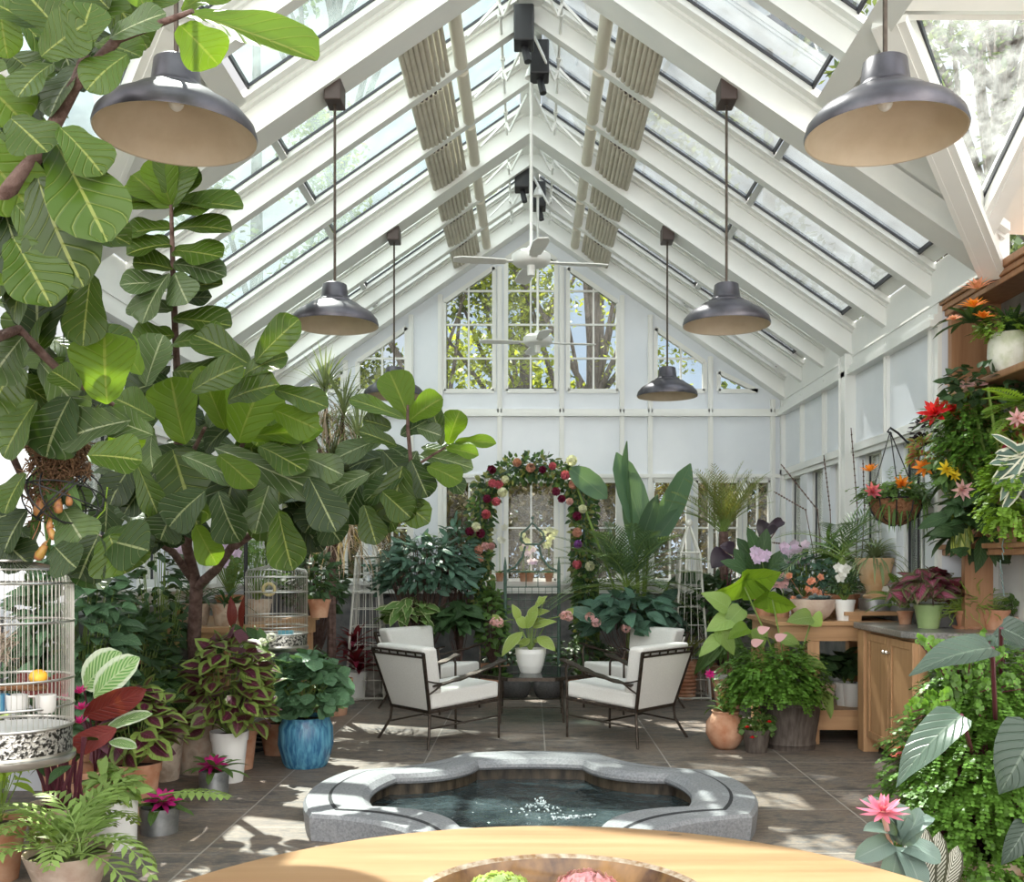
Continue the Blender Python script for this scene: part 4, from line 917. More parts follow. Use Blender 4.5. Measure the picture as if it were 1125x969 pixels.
# ================================================================ PLANT HELPERS
POTS = {
 'cyl': [(0, .94), (1, 1)], 'cone': [(0, .72), (.82, .95), (.82, 1.0), (1, 1.04)], 'round': [(0, .5), (.12, .72), (.4, 1.0), (.7, .98), (.92, .66), (1, .72)],
 'flared': [(0, .62), (.5, .8), (.93, 1), (1, 1.03)], 'urn': [(0, .62), (.06, .66), (.12, .46), (.2, .5), (.45, .8), (.85, .98), (.9, 1.06), (1, 1.06)], 'tub': [(0, .78), (.08, .8), (.1, .83), (.14, .8), (.8, .98), (.82, 1.02), (.9, 1.02), (.92, .99), (1, 1.0)],
 'bulge': [(0, .74), (.1, .84), (.45, 1), (.8, .97), (.94, .86), (1, .88)], 'bowl': [(0, .5), (.2, .72), (.6, .95), (1, 1)], 'hemi': [(0, .15), (.1, .5), (.35, .8), (.7, .97), (1, 1)]}
def pot(t, kind, b, r, h, mt, soil='soil', name='pot'):
    m = MB(); pr = [(.001, 0)]+[(q*r, z*h) for z, q in POTS[kind]]; rt = pr[-1][0]; pr += [(rt-.008, h+.001), (rt-.014, h-.02), (rt-.016, h-.045 if h > .07 else h*.6)]
    m.lathe(pr, b, 36); m.build(name, M[mt], t)
    m = MB(); zz = h-.03 if h > .07 else h*.7; m.lathe([(rt-.014, zz), (rt*.6, zz+.008), (.001, zz+.014)], b, 20); m.build('soil', M[soil], t)
    return V(b)+V((0, 0, h-.02))
UP = V((0, 0, 1))
def bush(mb, c, r, n, L, Wd, shape='ovate', droop=.5, zmin=-.4, wave=0, nv=4, nu=1, inner=.6, fold=.15, stems=None, base=None, up=0.0):
    c = V(c); r = r if isinstance(r, (tuple, list)) else (r, r, r)
    for i in range(n):
        d = rdir()
        while d.z < zmin: d = rdir()
        k = rnd(inner, 1); p = c+V((d.x*r[0]*k, d.y*r[1]*k, d.z*r[2]*k)); h = V((d.x, d.y, 0))
        dd = (h*.9+UP*(d.z*.3-.1+up)+rdir()*.45).normalized(); nn = (UP*.55+d*.95+V((0, -.25, 0))+rdir()*.3); l = L*rnd(.7, 1.2)
        mb.leaf(p-dd*l*.4, dd, nn, l, Wd*rnd(.8, 1.1)*l/L, shape, droop, fold, wave, nv, nu)
        if stems is not None and base is not None and i % 5 == 0: stems.tube([base, (V(base)+p)/2+V((0, 0, .03)), p-dd*l*.4], .003, 4, False)
def rosette(mb, c, n, L, Wd, e0=20, e1=75, droop=1.1, shape='strap', nv=6, fold=.25, wave=0):
    c = V(c)
    for i in range(n):
        a = i*2.4+rnd(-.2, .2); e = R(e0+(e1-e0)*i/max(1, n-1)); l = L*(1-.35*i/n)*rnd(.85, 1.1)
        d = V((math.cos(a)*math.cos(e), math.sin(a)*math.cos(e), math.sin(e))); mb.leaf(c, d, UP*.6+V((-math.cos(a), -math.sin(a), 0))*math.sin(e)+UP*.4, l, Wd, shape, droop*rnd(.7, 1.2), fold, wave, nv, 1)
def frond(mb, b, d, L, droop, n, ll, lw, ang=60, sh='lance', taper=True, nv=2, stem=None, start=.12, vee=.3, ld=.3):
    p = V(b); d = V(d).normalized(); sd_ = d.cross(UP); sd_ = sd_.normalized() if sd_.length > .01 else V((1, 0, 0)); q = Matrix.Rotation(-droop/n, 3, sd_); pts = [p.copy()]
    for i in range(n):
        p = p+d*(L/n); d = q @ d; pts.append(p.copy()); k = i/n
        if k < start: continue
        s_ = (math.sin(math.pi*(.12+.88*k))**.6 if taper else 1)*(1-.25*k)
        nn = sd_.cross(d).normalized()
        for g in (-1, 1):
            a = R(ang*(1-.35*k)); ld_ = (d*math.cos(a)+sd_*(g*math.sin(a))+nn*vee*.5).normalized()
            mb.leaf(p, ld_, nn-ld_*.2, ll*s_*rnd(.9, 1.08), lw, sh, ld, .1, 0, nv, 1)
    if stem is not None: stem.tube(pts[::2]+[pts[-1]], [.006*(1-.8*i/max(1, len(pts[::2]))) for i in range(len(pts[::2])+1)], 4, False)
    return pts
def star(mb, c, ax, n, L, Wd, e=35, droop=.5, sh='lance', tiers=2):
    ax = V(ax).normalized(); a, b = perp(ax)
    for t_ in range(tiers):
        for i in range(n):
            an = 2*math.pi*(i+.5*t_)/n+rnd(-.1, .1); ee = R(e+28*t_); d = (a*math.cos(an)+b*math.sin(an))*math.cos(ee)+ax*math.sin(ee)
            mb.leaf(c, d, ax-d*.3, L*(1-.25*t_), Wd, sh, droop, .2, 0, 4, 1)
def orchid(mb, c, r, face=(0, -1, .1)):
    f = V(face).normalized(); a, b = perp(f)
    for i in range(5):
        an = R(90+72*i); d = a*math.cos(an)+b*math.sin(an); mb.leaf(V(c)-d*r*.05, d+f*.15, f, r, r*(.95 if i in (1, 4) else .62), 'round', -.2, .05, 0, 3, 1)
def spray(m, e, rx, rz, n, r=.05):
    q = [e+V((rnd(-rx, rx), -.03+rnd(-.02, .02), rnd(-rz, rz))) for _ in range(n)]
    for p in q: orchid(m, p, r); m.tube([e+V((0, .0, 0)), p+V((0, .006, 0))], .0025, 3, False)
def fern(mb, c, n, L, ll, lw, spread=1.0, droop=1.3, e=(15, 75), st=None, nl=16, sh='lance', ang=65):
    for i in range(n):
        a = rnd(0, 6.283); ee = R(rnd(*e)); d = V((math.cos(a)*math.cos(ee)*spread, math.sin(a)*math.cos(ee)*spread, math.sin(ee)))
        frond(mb, V(c)+V((rnd(-.03, .03), rnd(-.03, .03), 0)), d, L*rnd(.7, 1.1), droop*rnd(.6, 1.2), nl, ll, lw, ang, sh, stem=st)
def maiden(mb, c, r, n, L=.03, st=None, base=None, zmin=-.5):
    """maidenhair: sprays of tiny round leaflets on drooping wires"""
    c = V(c)
    for i in range(n):
        d = rdir()
        while d.z < zmin: d = rdir()
        k = rnd(.55, 1); p = c+V((d.x*r[0]*k, d.y*r[1]*k, d.z*r[2]*k)); out = (V((d.x, d.y, d.z*.3-.1))+rdir()*.4).normalized(); s_ = perp(out)[0]; q = p.copy(); dr = out.copy()
        for j in range(6):
            dr = (dr+V((0, 0, -.13))).normalized(); q = q+dr*L*.75
            for g in (-1, 1):
                e = (dr*.4+s_*g+rdir()*.25).normalized(); mb.leaf(q, e, UP+d*.7+rdir()*.3, L*rnd(.7, 1.1), L*.95, 'round', .2, 0, 0, 2, 1)
        if st is not None and base is not None and i % 6 == 0: st.tube([base, (V(base)+p)/2+V((0, 0, .05)), p], .0025, 3, False)
def plant(name, label, cat, base, pk=None, group=None):
    """pk = (kind, radius, height, material, soil)"""
    t = thing(name, label, cat, base, group=group); top = V(base)
    if pk: top = pot(t, pk[0], base, pk[1], pk[2], pk[3], pk[4] if len(pk) > 4 else 'soil')
    return t, top
def quick(name, label, cat, base, pk, f, mats, stem='stemg', group=None, part='foliage', **kw):
    t, top = plant(name, label, cat, base, pk, group); m = MB(); st = MB(); f(m, top, st)
    m.build(part, [M[k] for k in (mats if isinstance(mats, (list, tuple)) else [mats])], t)
    if st.v: st.build('stems', M[stem], t)
    return t, top
# ================================================================ FIDDLE LEAF FIGS
LC = V((-1.285, 3.63, 3.12))
def clear(a, b): return all((a.lerp(b, k/4)-LC).length > .40 for k in range(5))
def hleaf(m, bx_, by_, tx, ty, w, Z, mi, dz=None, nt=None):
    b = P(bx_, by_, Z); L = math.hypot(tx-bx_, ty-by_)/F*Z; dz = rnd(-.35, .2)*L if dz is None else dz; e = P(tx, ty, Z+dz)
    while not clear(b, e): b = b*.97+V((0, 0, EH*.03)); e = e*.97+V((0, 0, EH*.03)); w *= 1; Z *= .97
    d = (e-b); nn = V((rnd(-.45, .45), -1, rnd(.1, .7))) if nt is None else V(nt); m.cur = mi
    nd = d.normalized(); nn = nn-nd*nn.dot(nd)
    dr = rnd(.15, .55); sd_ = nd.cross(nn).normalized(); nd = Matrix.Rotation(dr*.5, 3, sd_) @ nd
    m.leaf(b, nd, nn, d.length*1.12, w/F*Z*1.2, 'fig', dr, rnd(.05, .35), rnd(.012, .03), 12, 4)
def fills(m, x0, x1, y0, y1, Z0, Z1, n, L=.34, mis=(0, 1, 1, 3), down=.25):
    for i in range(n):
        b = P(rnd(x0, x1), rnd(y0, y1), rnd(Z0, Z1)); a = rnd(0, 6.28); d = V((math.cos(a), math.sin(a)*.6, rnd(-.8, .55)-down)).normalized(); m.cur = random.choice(mis)
        l = L*rnd(.75, 1.15)
        if not clear(b, b+d*l): continue
        m.leaf(b, d, V((rnd(-.5, .5), -.9, rnd(.2, 1.1))), l, l*.66, 'fig', rnd(.2, .8), rnd(.05, .2), .015, 8, 2)
FIGM = ['fig', 'figd', 'figb', 'figg']
t = thing('fiddle_leaf_fig', 'foreground fiddle leaf fig whose branches hang over the top left corner', 'tree', (-2.15, 3.35, 0))
m = MB(); Z = 3.2
m.tube([(-2.15, 3.35, 0), (-2.1, 3.3, 1.0), (-1.98, 3.25, 1.9), P(-60, 330, 3.2), P(-8, 232, 3.2), P(45, 165, 3.2), P(82, 95, 3.15), P(130, 42, 3.1), P(175, 26, 3.05), P(212, 12, 3.0)], [.05, .045, .04, .034, .028, .024, .02, .015, .011, .007], 9)
m.tube([P(-60, 330, 3.2), P(-30, 380, 3.5), P(20, 362, 3.7), P(70, 412, 3.8), P(125, 445, 3.9)], [.03, .026, .02, .015, .009], 8)
m.tube([P(82, 95, 3.15), P(100, 40, 3.3), P(90, -30, 3.4)], [.018, .013, .008], 7); m.tube([P(-30, 380, 3.5), P(0, 470, 4.2), P(40, 560, 4.5), P(112, 590, 4.2)], [.025, .018, .012, .006], 7)
m.build('trunk', M['bark'], t)
m = MB()
for q in [(205, 15, 333, 62, 62, 2), (198, 28, 236, 68, 50, 2), (200, 12, 262, -14, 55, 2), (150, 20, 190, -22, 50, 0), (60, 18, 76, 72, 42, 3), (92, 72, 60, 124, 50, 3), (105, 48, 150, 62, 40, 0), (0, 2, 8, 58, 42, 2),
          (-25, 85, 22, 132, 56, 2), (-30, 150, 30, 226, 66, 2), (-20, 250, 8, 306, 46, 2), (58, 70, 24, 104, 44, 0), (66, 140, 108, 188, 50, 0), (62, 158, 112, 256, 72, 0), (42, 196, 88, 304, 76, 0), (18, 225, 70, 290, 48, 0),
          (15, 262, 52, 330, 60, 0), (120, 42, 176, 18, 32, 3), (12, 130, 48, 164, 54, 0), (0, 215, 30, 300, 48, 1), (85, 62, 100, 10, 44, 0), (70, 40, 30, -5, 50, 0), (40, 30, 0, 8, 44, 0), (100, 30, 140, -18, 46, 0), (10, 60, 48, 92, 48, 0), (140, 60, 100, 96, 44, 0),
          (60, 100, 20, 150, 50, 1), (30, 160, -10, 205, 50, 0), (160, 10, 140, -28, 40, 2), (30, 175, 60, 215, 38, 1), (88, 100, 112, 70, 40, 1), (45, 62, 90, 30, 50, 0), (120, 10, 90, -20, 46, 0)]: hleaf(m, *q[:5], rnd(3.0, 3.3), q[5])
for q in [(43, 386, 42, 314, 60, 1), (25, 370, -8, 414, 52, 3), (66, 336, 98, 378, 34, 0), (118, 444, 116, 374, 66, 2), (44, 398, 90, 452, 38, 3), (78, 436, 54, 496, 58, 1), (144, 462, 76, 482, 52, 3), (168, 478, 122, 462, 36, 3), (96, 376, 116, 356, 24, 0), (80, 350, 62, 300, 42, 0),
          (100, 300, 92, 372, 40, 0), (20, 400, -12, 452, 60, 0), (40, 440, 8, 496, 56, 0), (96, 500, 150, 506, 46, 0), (122, 508, 150, 470, 40, 2), (105, 398, 88, 430, 36, 1), (55, 330, 20, 375, 50, 0), (88, 428, 60, 410, 30, 0), (30, 470, -10, 440, 50, 1)]: hleaf(m, *q[:5], rnd(3.6, 4.0), q[5])
for q in [(112, 592, 158, 604, 52, 1), (108, 588, 88, 634, 44, 1), (120, 588, 136, 626, 58, 0), (70, 560, 92, 596, 44, 3), (30, 560, 8, 602, 46, 1), (0, 590, 30, 618, 40, 1), (60, 600, 82, 622, 40, 1), (28, 520, 8, 560, 40, 0)]: hleaf(m, *q[:5], rnd(4.0, 4.2), q[5])
fills(m, -20, 130, -30, 120, 3.4, 3.9, 22, .27, (0, 0, 1)); fills(m, -20, 80, 120, 330, 3.4, 4.0, 26, .27, (0, 0, 1)); fills(m, -20, 95, 350, 470, 4.0, 4.4, 24, .27, (0, 1, 1)); fills(m, -10, 80, 520, 620, 4.2, 4.6, 8, .24, (1, 1))
m.build('foliage', [M[k] for k in FIGM], t)
tb = FL(217, 846)
t = thing('fiddle_leaf_fig', 'potted fiddle leaf fig tree with a dark slim trunk in front of the left bench', 'tree', (tb.x, 7.1, 0))
tb = V((P(215, 700, 7.0).x, 7.1, 0)); pot(t, 'cone', (tb.x, 7.1, 0), .2, .36, 'terrapale')
m = MB()
m.tube([tb+V((0, 0, .3)), P(213, 700, 7.0), P(216, 645, 6.9), P(205, 600, 6.6), P(196, 520, 6.2), P(196, 440, 5.9), P(191, 330, 5.7), P(188, 225, 5.6)], [.052, .048, .043, .034, .028, .022, .017, .01], 10)
m.tube([P(216, 645, 6.9), P(238, 625, 6.6), P(262, 590, 6.3), P(266, 540, 6.1), P(258, 505, 5.9), P(268, 485, 5.7)], [.036, .03, .026, .02, .016, .012], 8)
m.tube([P(214, 640, 6.9), P(190, 606, 6.5), P(162, 590, 6.2)], [.03, .024, .014], 8); m.tube([P(258, 600, 6.3), P(300, 570, 6.2), P(370, 560, 6.1), P(430, 535, 6.0), P(452, 515, 6.0), P(448, 470, 5.9), P(448, 445, 5.9)], [.028, .024, .02, .016, .014, .012, .008], 8)
m.tube([P(205, 600, 6.6), P(225, 540, 6.0), P(210, 500, 5.6), P(225, 470, 5.4)], [.026, .02, .015, .01], 8); m.tube([P(452, 515, 6.0), P(475, 500, 6.0), P(492, 490, 6.0)], [.01, .008, .006], 6)
m.tube([P(196, 470, 6.0), P(170, 450, 5.6), P(150, 455, 5.3)], [.015, .012, .008], 6); m.tube([P(266, 540, 6.1), P(300, 530, 5.9), P(325, 545, 5.8)], [.014, .011, .007], 6)
m.build('trunk', M['bark'], t)
m = MB()
for q in [(204, 488, 190, 422, 50, 2), (262, 486, 292, 418, 60, 2), (248, 472, 222, 410, 32, 2), (190, 494, 214, 570, 80, 0), (236, 492, 347, 540, 32, 3), (240, 500, 276, 532, 32, 2), (200, 500, 256, 526, 28, 3), (272, 480, 347, 474, 26, 2), (276, 402, 220, 372, 34, 0), (280, 398, 324, 356, 36, 0),
          (268, 412, 312, 394, 34, 0), (302, 428, 354, 446, 28, 0), (155, 412, 128, 372, 30, 2), (160, 424, 178, 374, 42, 3), (150, 505, 124, 550, 40, 1), (215, 577, 236, 616, 28, 2), (150, 508, 172, 562, 26, 0), (192, 560, 178, 590, 40, 1),
          (306, 562, 320, 620, 40, 0), (340, 525, 366, 578, 40, 1), (300, 520, 282, 580, 36, 3), (265, 500, 250, 560, 44, 1), (180, 470, 210, 430, 36, 1), (230, 470, 262, 430, 40, 3), (210, 430, 262, 405, 36, 0), (170, 460, 130, 440, 38, 0), (290, 500, 330, 480, 32, 0), (250, 440, 300, 425, 40, 0), (300, 450, 345, 470, 34, 2),
          (285, 490, 330, 515, 36, 0), (225, 540, 190, 575, 44, 1), (240, 540, 262, 590, 40, 1), (170, 520, 140, 560, 42, 1), (330, 500, 372, 520, 30, 3)]: hleaf(m, *q[:5], rnd(4.9, 5.6), q[5])
for q in [(450, 462, 430, 414, 36, 2), (450, 462, 483, 440, 30, 2), (445, 460, 390, 441, 18, 0), (500, 486, 541, 488, 15, 2), (492, 488, 504, 455, 28, 2), (485, 490, 474, 450, 18, 0), (442, 500, 396, 534, 28, 3), (442, 512, 431, 568, 46, 0), (460, 500, 514, 514, 22, 3), (452, 505, 468, 542, 28, 1), (470, 512, 503, 528, 26, 2),
          (406, 520, 350, 546, 28, 3), (396, 530, 378, 570, 42, 1), (400, 555, 412, 594, 28, 0), (366, 545, 338, 582, 36, 1), (334, 588, 310, 622, 38, 0), (420, 482, 374, 502, 24, 3), (436, 490, 398, 476, 22, 0), (445, 520, 405, 548, 30, 1), (458, 470, 482, 478, 20, 3), (440, 478, 470, 462, 22, 1), (380, 545, 352, 560, 30, 3), (420, 540, 448, 566, 30, 0), (430, 470, 402, 462, 22, 0), (490, 492, 522, 500, 16, 2), (352, 560, 372, 592, 34, 1), (330, 560, 300, 590, 34, 1)]: hleaf(m, *q[:5], rnd(5.8, 6.1), q[5])
y = 452; k = 0
for (yy, L_, g, mi) in [(420, 46, -1, 1), (408, 50, 1, 0), (392, 48, -1, 3), (378, 50, 1, 0), (368, 44, -1, 0), (350, 58, 1, 0), (340, 46, -1, 3), (330, 40, 1, 1), (318, 48, 1, 0), (312, 52, -1, 3), (296, 40, -1, 0), (290, 52, 1, 3), (275, 50, 1, 0), (268, 46, -1, 0), (252, 58, 1, 0), (250, 50, -1, 0), (236, 40, 1, 0), (228, 62, -1, 0), (222, 68, 1, 0), (222, 56, -1, 2)]:
    x = 190+rnd(-2, 2); hleaf(m, x, yy, x+g*L_, yy+rnd(-14, 12)+L_*.12, 32+rnd(0, 10), 5.65, mi, nt=(rnd(-.4, .4), -.9, .75))
for q in [(188, 226, 172, 178, 34, 2), (190, 226, 205, 180, 40, 0), (188, 228, 215, 190, 30, 0), (186, 228, 150, 196, 32, 2), (190, 224, 190, 172, 36, 0), (186, 300, 160, 350, 40, 3), (192, 300, 205, 330, 36, 3)]: hleaf(m, *q[:5], 5.6, q[5])
fills(m, 110, 330, 400, 560, 5.6, 6.4, 64, .32, (0, 1, 1, 3)); fills(m, 270, 400, 500, 585, 6.0, 6.5, 26, .3, (0, 1, 1, 3)); fills(m, 400, 480, 470, 560, 6.0, 6.4, 16, .28, (0, 1, 1, 3)); fills(m, 130, 240, 540, 600, 6.0, 6.5, 14, .28, (1, 1, 0))
m.build('foliage', [M[k] for k in FIGM], t)
# ================================================================ PLANTS ON THE FLOOR, LEFT
def hl(m, bx_, by_, tx, ty, w, Z, sh='ovate', dz=0, nt=None, droop=.5, fold=.12, wave=.006, nv=8, nu=2):
    b = P(bx_, by_, Z); L = math.hypot(tx-bx_, ty-by_)/F*Z; d = P(tx, ty, Z+dz*L)-b
    nn = V((rnd(-.3, .3), -1, rnd(.3, .8))) if nt is None else V(nt); nd = d.normalized(); nn = nn-nd*nn.dot(nd); sd_ = nd.cross(nn).normalized()
    nd = Matrix.Rotation(droop*.5, 3, sd_) @ nd; return m.leaf(b, nd, nn, d.length*1.03, w/F*Z, sh, droop, fold, wave, nv, nu)
def bushf(r, n, L, Wd, sh='ovate', dz=0, **k):
    def f(m, top, st): bush(m, top+V((0, 0, dz)), r, n, L, Wd, sh, stems=st, base=top, **k)
    return f
quick('round_leaved_begonia', 'round leafed green begonia in a blue drip glazed pot', 'plant', FL(336, 841), ('bulge', .2, .36, 'bluegl'), bushf((.31, .28, .34), 300, .115, .115, 'round', .18, droop=.25), 'beg')
quick('coleus', 'tall green and purple coleus in a white pot beside the blue pot', 'plant', FL(252, 858), ('cone', .125, .34, 'whitepot'), bushf((.31, .28, .40), 240, .16, .125, 'ovate', .30, droop=.3, zmin=-.75, nu=2), 'coleus')
b = FL(235, 872)
def f(m, top, st): rosette(m, top, 16, .26, .05, 15, 70, 1.2)
t, top = quick('bromeliad', 'magenta hearted bromeliad in a small steel tin below the coleus', 'plant', b, ('cyl', .095, .15, 'galv'), f, 'g1', group=None)
m = MB(); star(m, top+V((0, -.02, .05)), (0, -.5, 1), 8, .11, .035, 20, .6); m.build('flower', M['f_magenta'], t)
b = FL(175, 914)
def f(m, top, st):
    rosette(m, top, 16, .24, .055, 15, 65, 1.2); m.cur = 1
    frond(m, P(175, 874, 5.35), (P(240, 858, 5.3)-P(175, 874, 5.35)), .38, .5, 10, .14, .045, 75, 'oblong', stem=st, vee=0, ld=.7)
t, top = quick('bromeliad', 'magenta hearted bromeliad in a wide galvanised bucket nearer the camera', 'plant', b, ('cyl', .105, .14, 'galv'), f, ['g1', 'g5'])
m = MB(); star(m, top+V((.03, -.03, .05)), (.3, -.5, 1), 8, .11, .035, 20, .6); m.build('flower', M['f_magenta'], t)
b = FL(125, 930)
t, top = quick('leafy_green_plant', 'lime and yellow leaved plant in a round white bucket', 'plant', b, ('cyl', .12, .25, 'whitepot'), bushf((.16, .14, .12), 70, .12, .045, 'lance', .08, droop=.8), 'g5')
quick('peacock_calathea', 'low banded calathea in a tall weathered terracotta pot', 'plant', FL(178, 856), ('cone', .155, .40, 'terrapale'), bushf((.26, .24, .17), 90, .17, .10, 'ovate', .16, droop=.7), 'peacock')
quick('coleus', 'lower purple and green coleus between the terracotta pot and the big cage', 'plant', FL(150, 893), ('cone', .14, .30, 'terra'), bushf((.25, .20, .28), 100, .17, .13, 'ovate', .22, droop=.35, zmin=-.7, nu=2), 'coleus')
b = FL(105, 915); t, top = plant('calathea', 'calathea with two broad white edged leaves and maroon undersides beside the big cage', 'plant', b, ('cone', .15, .3, 'terra')); m = MB(); st = MB()
hl(m, 92, 756, 134, 718, 44, 5.25, 'oblong', nt=(.1, -1, .7)); hl(m, 103, 766, 154, 724, 40, 5.1, 'oblong', nt=(-.1, -1, .6)); hl(m, 115, 802, 168, 786, 22, 5.1, 'oblong', nt=(0, -.7, 1)); hl(m, 120, 815, 150, 822, 16, 5.1, 'oblong', nt=(0, -.7, 1))
for k in ((92, 756), (103, 766), (92, 786), (126, 803)): st.tube([top, (top+P(*k, 5.2))/2+V((0, .04, 0)), P(*k, 5.2)], .005, 5)
m.build('foliage', M['cala'], t); st.build('stems', M['stemp'], t)
m = MB(); hl(m, 92, 786, 160, 757, 30, 5.05, 'oblong', nt=(.1, -1, -.2)); hl(m, 128, 801, 74, 826, 26, 5.0, 'oblong', nt=(0, -1, .2)); hl(m, 60, 766, 20, 742, 30, 5.3, 'oblong'); hl(m, 50, 770, 78, 740, 26, 5.35, 'oblong'); m.build('maroon_leaves', M['maroon'], t)
m = MB()
for p in ((88, 762), (90, 780), (88, 795), (72, 770)): star(m, P(*p, 5.0), (0, -.3, 1), 8, .055, .014, 30, -.2)
m.build('flower', M['f_magenta'], t)
b = FL(70, 952); t, top = plant('purple_stemmed_plant', 'bare purple stems rising from a terracotta pot under the big cage', 'plant', b, ('cone', .17, .31, 'terrapale', 'moss')); st = MB(); m = MB()
for i in range(20):
    a = rnd(0, 6.28); r_ = rnd(.02, .12); p = top+V((r_*math.cos(a), r_*math.sin(a), 0)); e = p+V((rnd(-.09, .09), rnd(-.05, .05), rnd(.2, .36))); st.tube([p, (p+e)/2+rdir()*.01, e], .008, 5)
    if i % 2: m.leaf(e, V((rnd(-1, 1), rnd(-1, 1), -.1)), UP, .16, .08, 'ovate', .8, .1, 0, 5, 1)
st.build('stems', M['stemp'], t); m.build('foliage', M['g2'], t)
def f(m, top, st):
    for i in range(30):
        a = rnd(0, 6.28); e = R(rnd(20, 85)); d = V((math.cos(a)*math.cos(e), math.sin(a)*math.cos(e), math.sin(e))); frond(m, top+V((rnd(-.06, .06), rnd(-.06, .06), 0)), d, rnd(.34, .56), 1.7, 12, .125, .028, 58, 'lance', stem=st, ld=.6)
quick('fishbone_fern', 'lime fishbone fern spilling from a carved pink clay pot at the bottom left', 'fern', (P(75, 990, 4.4).x, 4.4, 0), ('flared', .18, .22, 'pinkclay', 'moss'), f, 'g5')
quick('leafy_green_plant', 'small yellow green leaved plant cut by the left edge below the cage', 'plant', (P(-2, 960, 4.7).x, 4.7, 0), ('cone', .12, .28, 'terra'), bushf((.17, .12, .3), 60, .12, .05, 'lance', .2, droop=.9), 'g4')
def f(m, top, st): maiden(m, top+V((0, 0, .12)), (.30, .22, .14), 190, .03, st, top, -.1)
quick('spikemoss', 'bright lime feathery spikemoss behind the banded calathea', 'plant', (P(196, 800, 7.4).x, 7.4, 0), ('cone', .14, .42, 'terra'), f, 'fernbr')
quick('leafy_shrub', 'dark green leafy shrub filling the floor left of the fig trunk', 'shrub', (-2.62, 6.6, 0), ('cone', .2, .35, 'terra'), bushf((.26, .55, .62), 420, .12, .06, 'ovate', .35, droop=.6, zmin=-.8), 'g2')
quick('leafy_shrub', 'glossy green shrub under the bench, behind the banded calathea', 'shrub', (-1.95, 7.75, 0), ('cone', .15, .25, 'terra'), bushf((.36, .22, .24), 260, .08, .045, 'ovate', .2, droop=.6, zmin=-.6), 'g1')
quick('garden_shrub', 'leafy green shrub just right of and behind the big bird cage', 'plant', (-2.72, 5.95, 0), ('cone', .2, .4, 'terra'), bushf((.40, .28, .62), 520, .13, .11, 'heart', .62, droop=.6, zmin=-.9), 'beg')
quick('burgundy_ti_plant', 'burgundy ti plant in a white pot at the left of the armchairs', 'plant', FL(390, 768), ('cone', .14, .30, 'whitepot'), lambda m, top, st: [rosette(m, top+V((rnd(-.1, .1), rnd(-.1, .1), .02+.1*k)), 14, .40, .075, 5, 75, .9, 'lance') for k in range(4)], 'ti')
t, top = plant('stone_urn', 'pale stone urn standing behind the near left armchair', 'urn', (-1.78, 11.2, 0), ('urn', .24, .50, 'urn'))
def obelisk(nm, lab, x, y, w, h):
    t = thing('obelisk_trellis', lab, 'trellis', (x, y, 0), group=None); ap = V((x, y, h)); n = .78
    for a in (-1, 1):
        for b_ in (-1, 1):
            m = MB(); m.tube([(x+a*w, y+b_*w, 0), (x+a*w*.52, y+b_*w*.52, h*.82), ap], .012, 6); m.build('leg', M['whitewire'], t)
    for k in range(9):
        z = h*.82*k/8+.02; ww = w*(1-.48*k/8); m = MB(); q = [(x-ww, y-ww, z), (x+ww, y-ww, z), (x+ww, y+ww, z), (x-ww, y+ww, z)]
        for i in range(4): m.tube([q[i], q[(i+1) % 4]], .005, 5)
        if k in (0, 8):
            for i in range(4): m.tube([q[i], q[(i+1) % 4]], .012, 5)
        m.build('ring', M['whitewire'], t)
    for k in (-.5, 0, .5):
        m = MB()
        for s_ in (-1, 1): m.tube([(x+k*w, y+s_*w, 0), (x+k*w*.52, y+s_*w*.52, h*.82)], .004, 5); m.tube([(x+s_*w, y+k*w, 0), (x+s_*w*.52, y+k*w*.52, h*.82)], .004, 5)
        m.build('mesh_wire', M['whitewire'], t)
    m = MB(); m.ball(ap, .045, 10); m.build('finial', M['whitewire'], t)
obelisk('l', 'white wire obelisk trellis left of the armchairs', P(404, 0, 10.9).x, 10.9, .21, 1.85)
obelisk('r', 'white wire obelisk trellis with a ball finial right of the armchairs', P(757, 0, 10.9).x, 10.9, .20, 1.90)
# coiled hose
m = MB(); c = FL(296, 812)
for k in range(3): m.ring(c+V((0.01*k, 0, .014+.024*k)), .12-.01*k, .011, 30)
tag(m.build('hose', M['blackp']), 'black hose coiled on the floor behind the blue pot', 'hose')
# ================================================================ BACK ROW
def shrub(nm, lab, cat, px, py, Z, rpx, rpz, n, L, Wd, mt, sh='ovate', potr=.18, ph=.35, pm_='terra', **kw):
    c = P(px, py, Z); t, top = plant(nm, lab, cat, (c.x, Z, 0), ('cone', potr, ph, pm_)); m = MB(); st = MB(); r = (rpx/F*Z, min(rpx/F*Z, .45), rpz/F*Z)
    bush(m, c, r, n, L, Wd, sh, stems=st, base=top, **kw); st.tube([top, (top+c)/2+V((.02, 0, 0)), c], .016, 6); m.build('foliage', M[mt] if isinstance(mt, str) else [M[k] for k in mt], t); st.build('stems', M['bark'], t); return t
shrub('umbrella_shrub', 'wide blue green shrub with layered whorls under the left window', 'shrub', 466, 628, 10.9, 62, 42, 620, .17, .06, 'g3', 'oblong', zmin=-.6, droop=.5)
shrub('umbrella_shrub', 'dark shrub climbing between the windows beside the flowered arch', 'shrub', 505, 610, 11.2, 26, 48, 220, .15, .05, 'g3', 'oblong', zmin=-.7)
shrub('broad_leaved_plant', 'plant with cream edged oval leaves behind the left armchairs', 'plant', 449, 676, 10.75, 30, 24, 70, .26, .12, 'varie', 'ovate', zmin=-.3, droop=.8)
shrub('broad_leaved_plant', 'plant with large dark drooping leaves left of the pale green shrub', 'plant', 505, 684, 10.8, 26, 24, 60, .30, .16, 'g2', 'ovate', zmin=-.3, droop=.9)
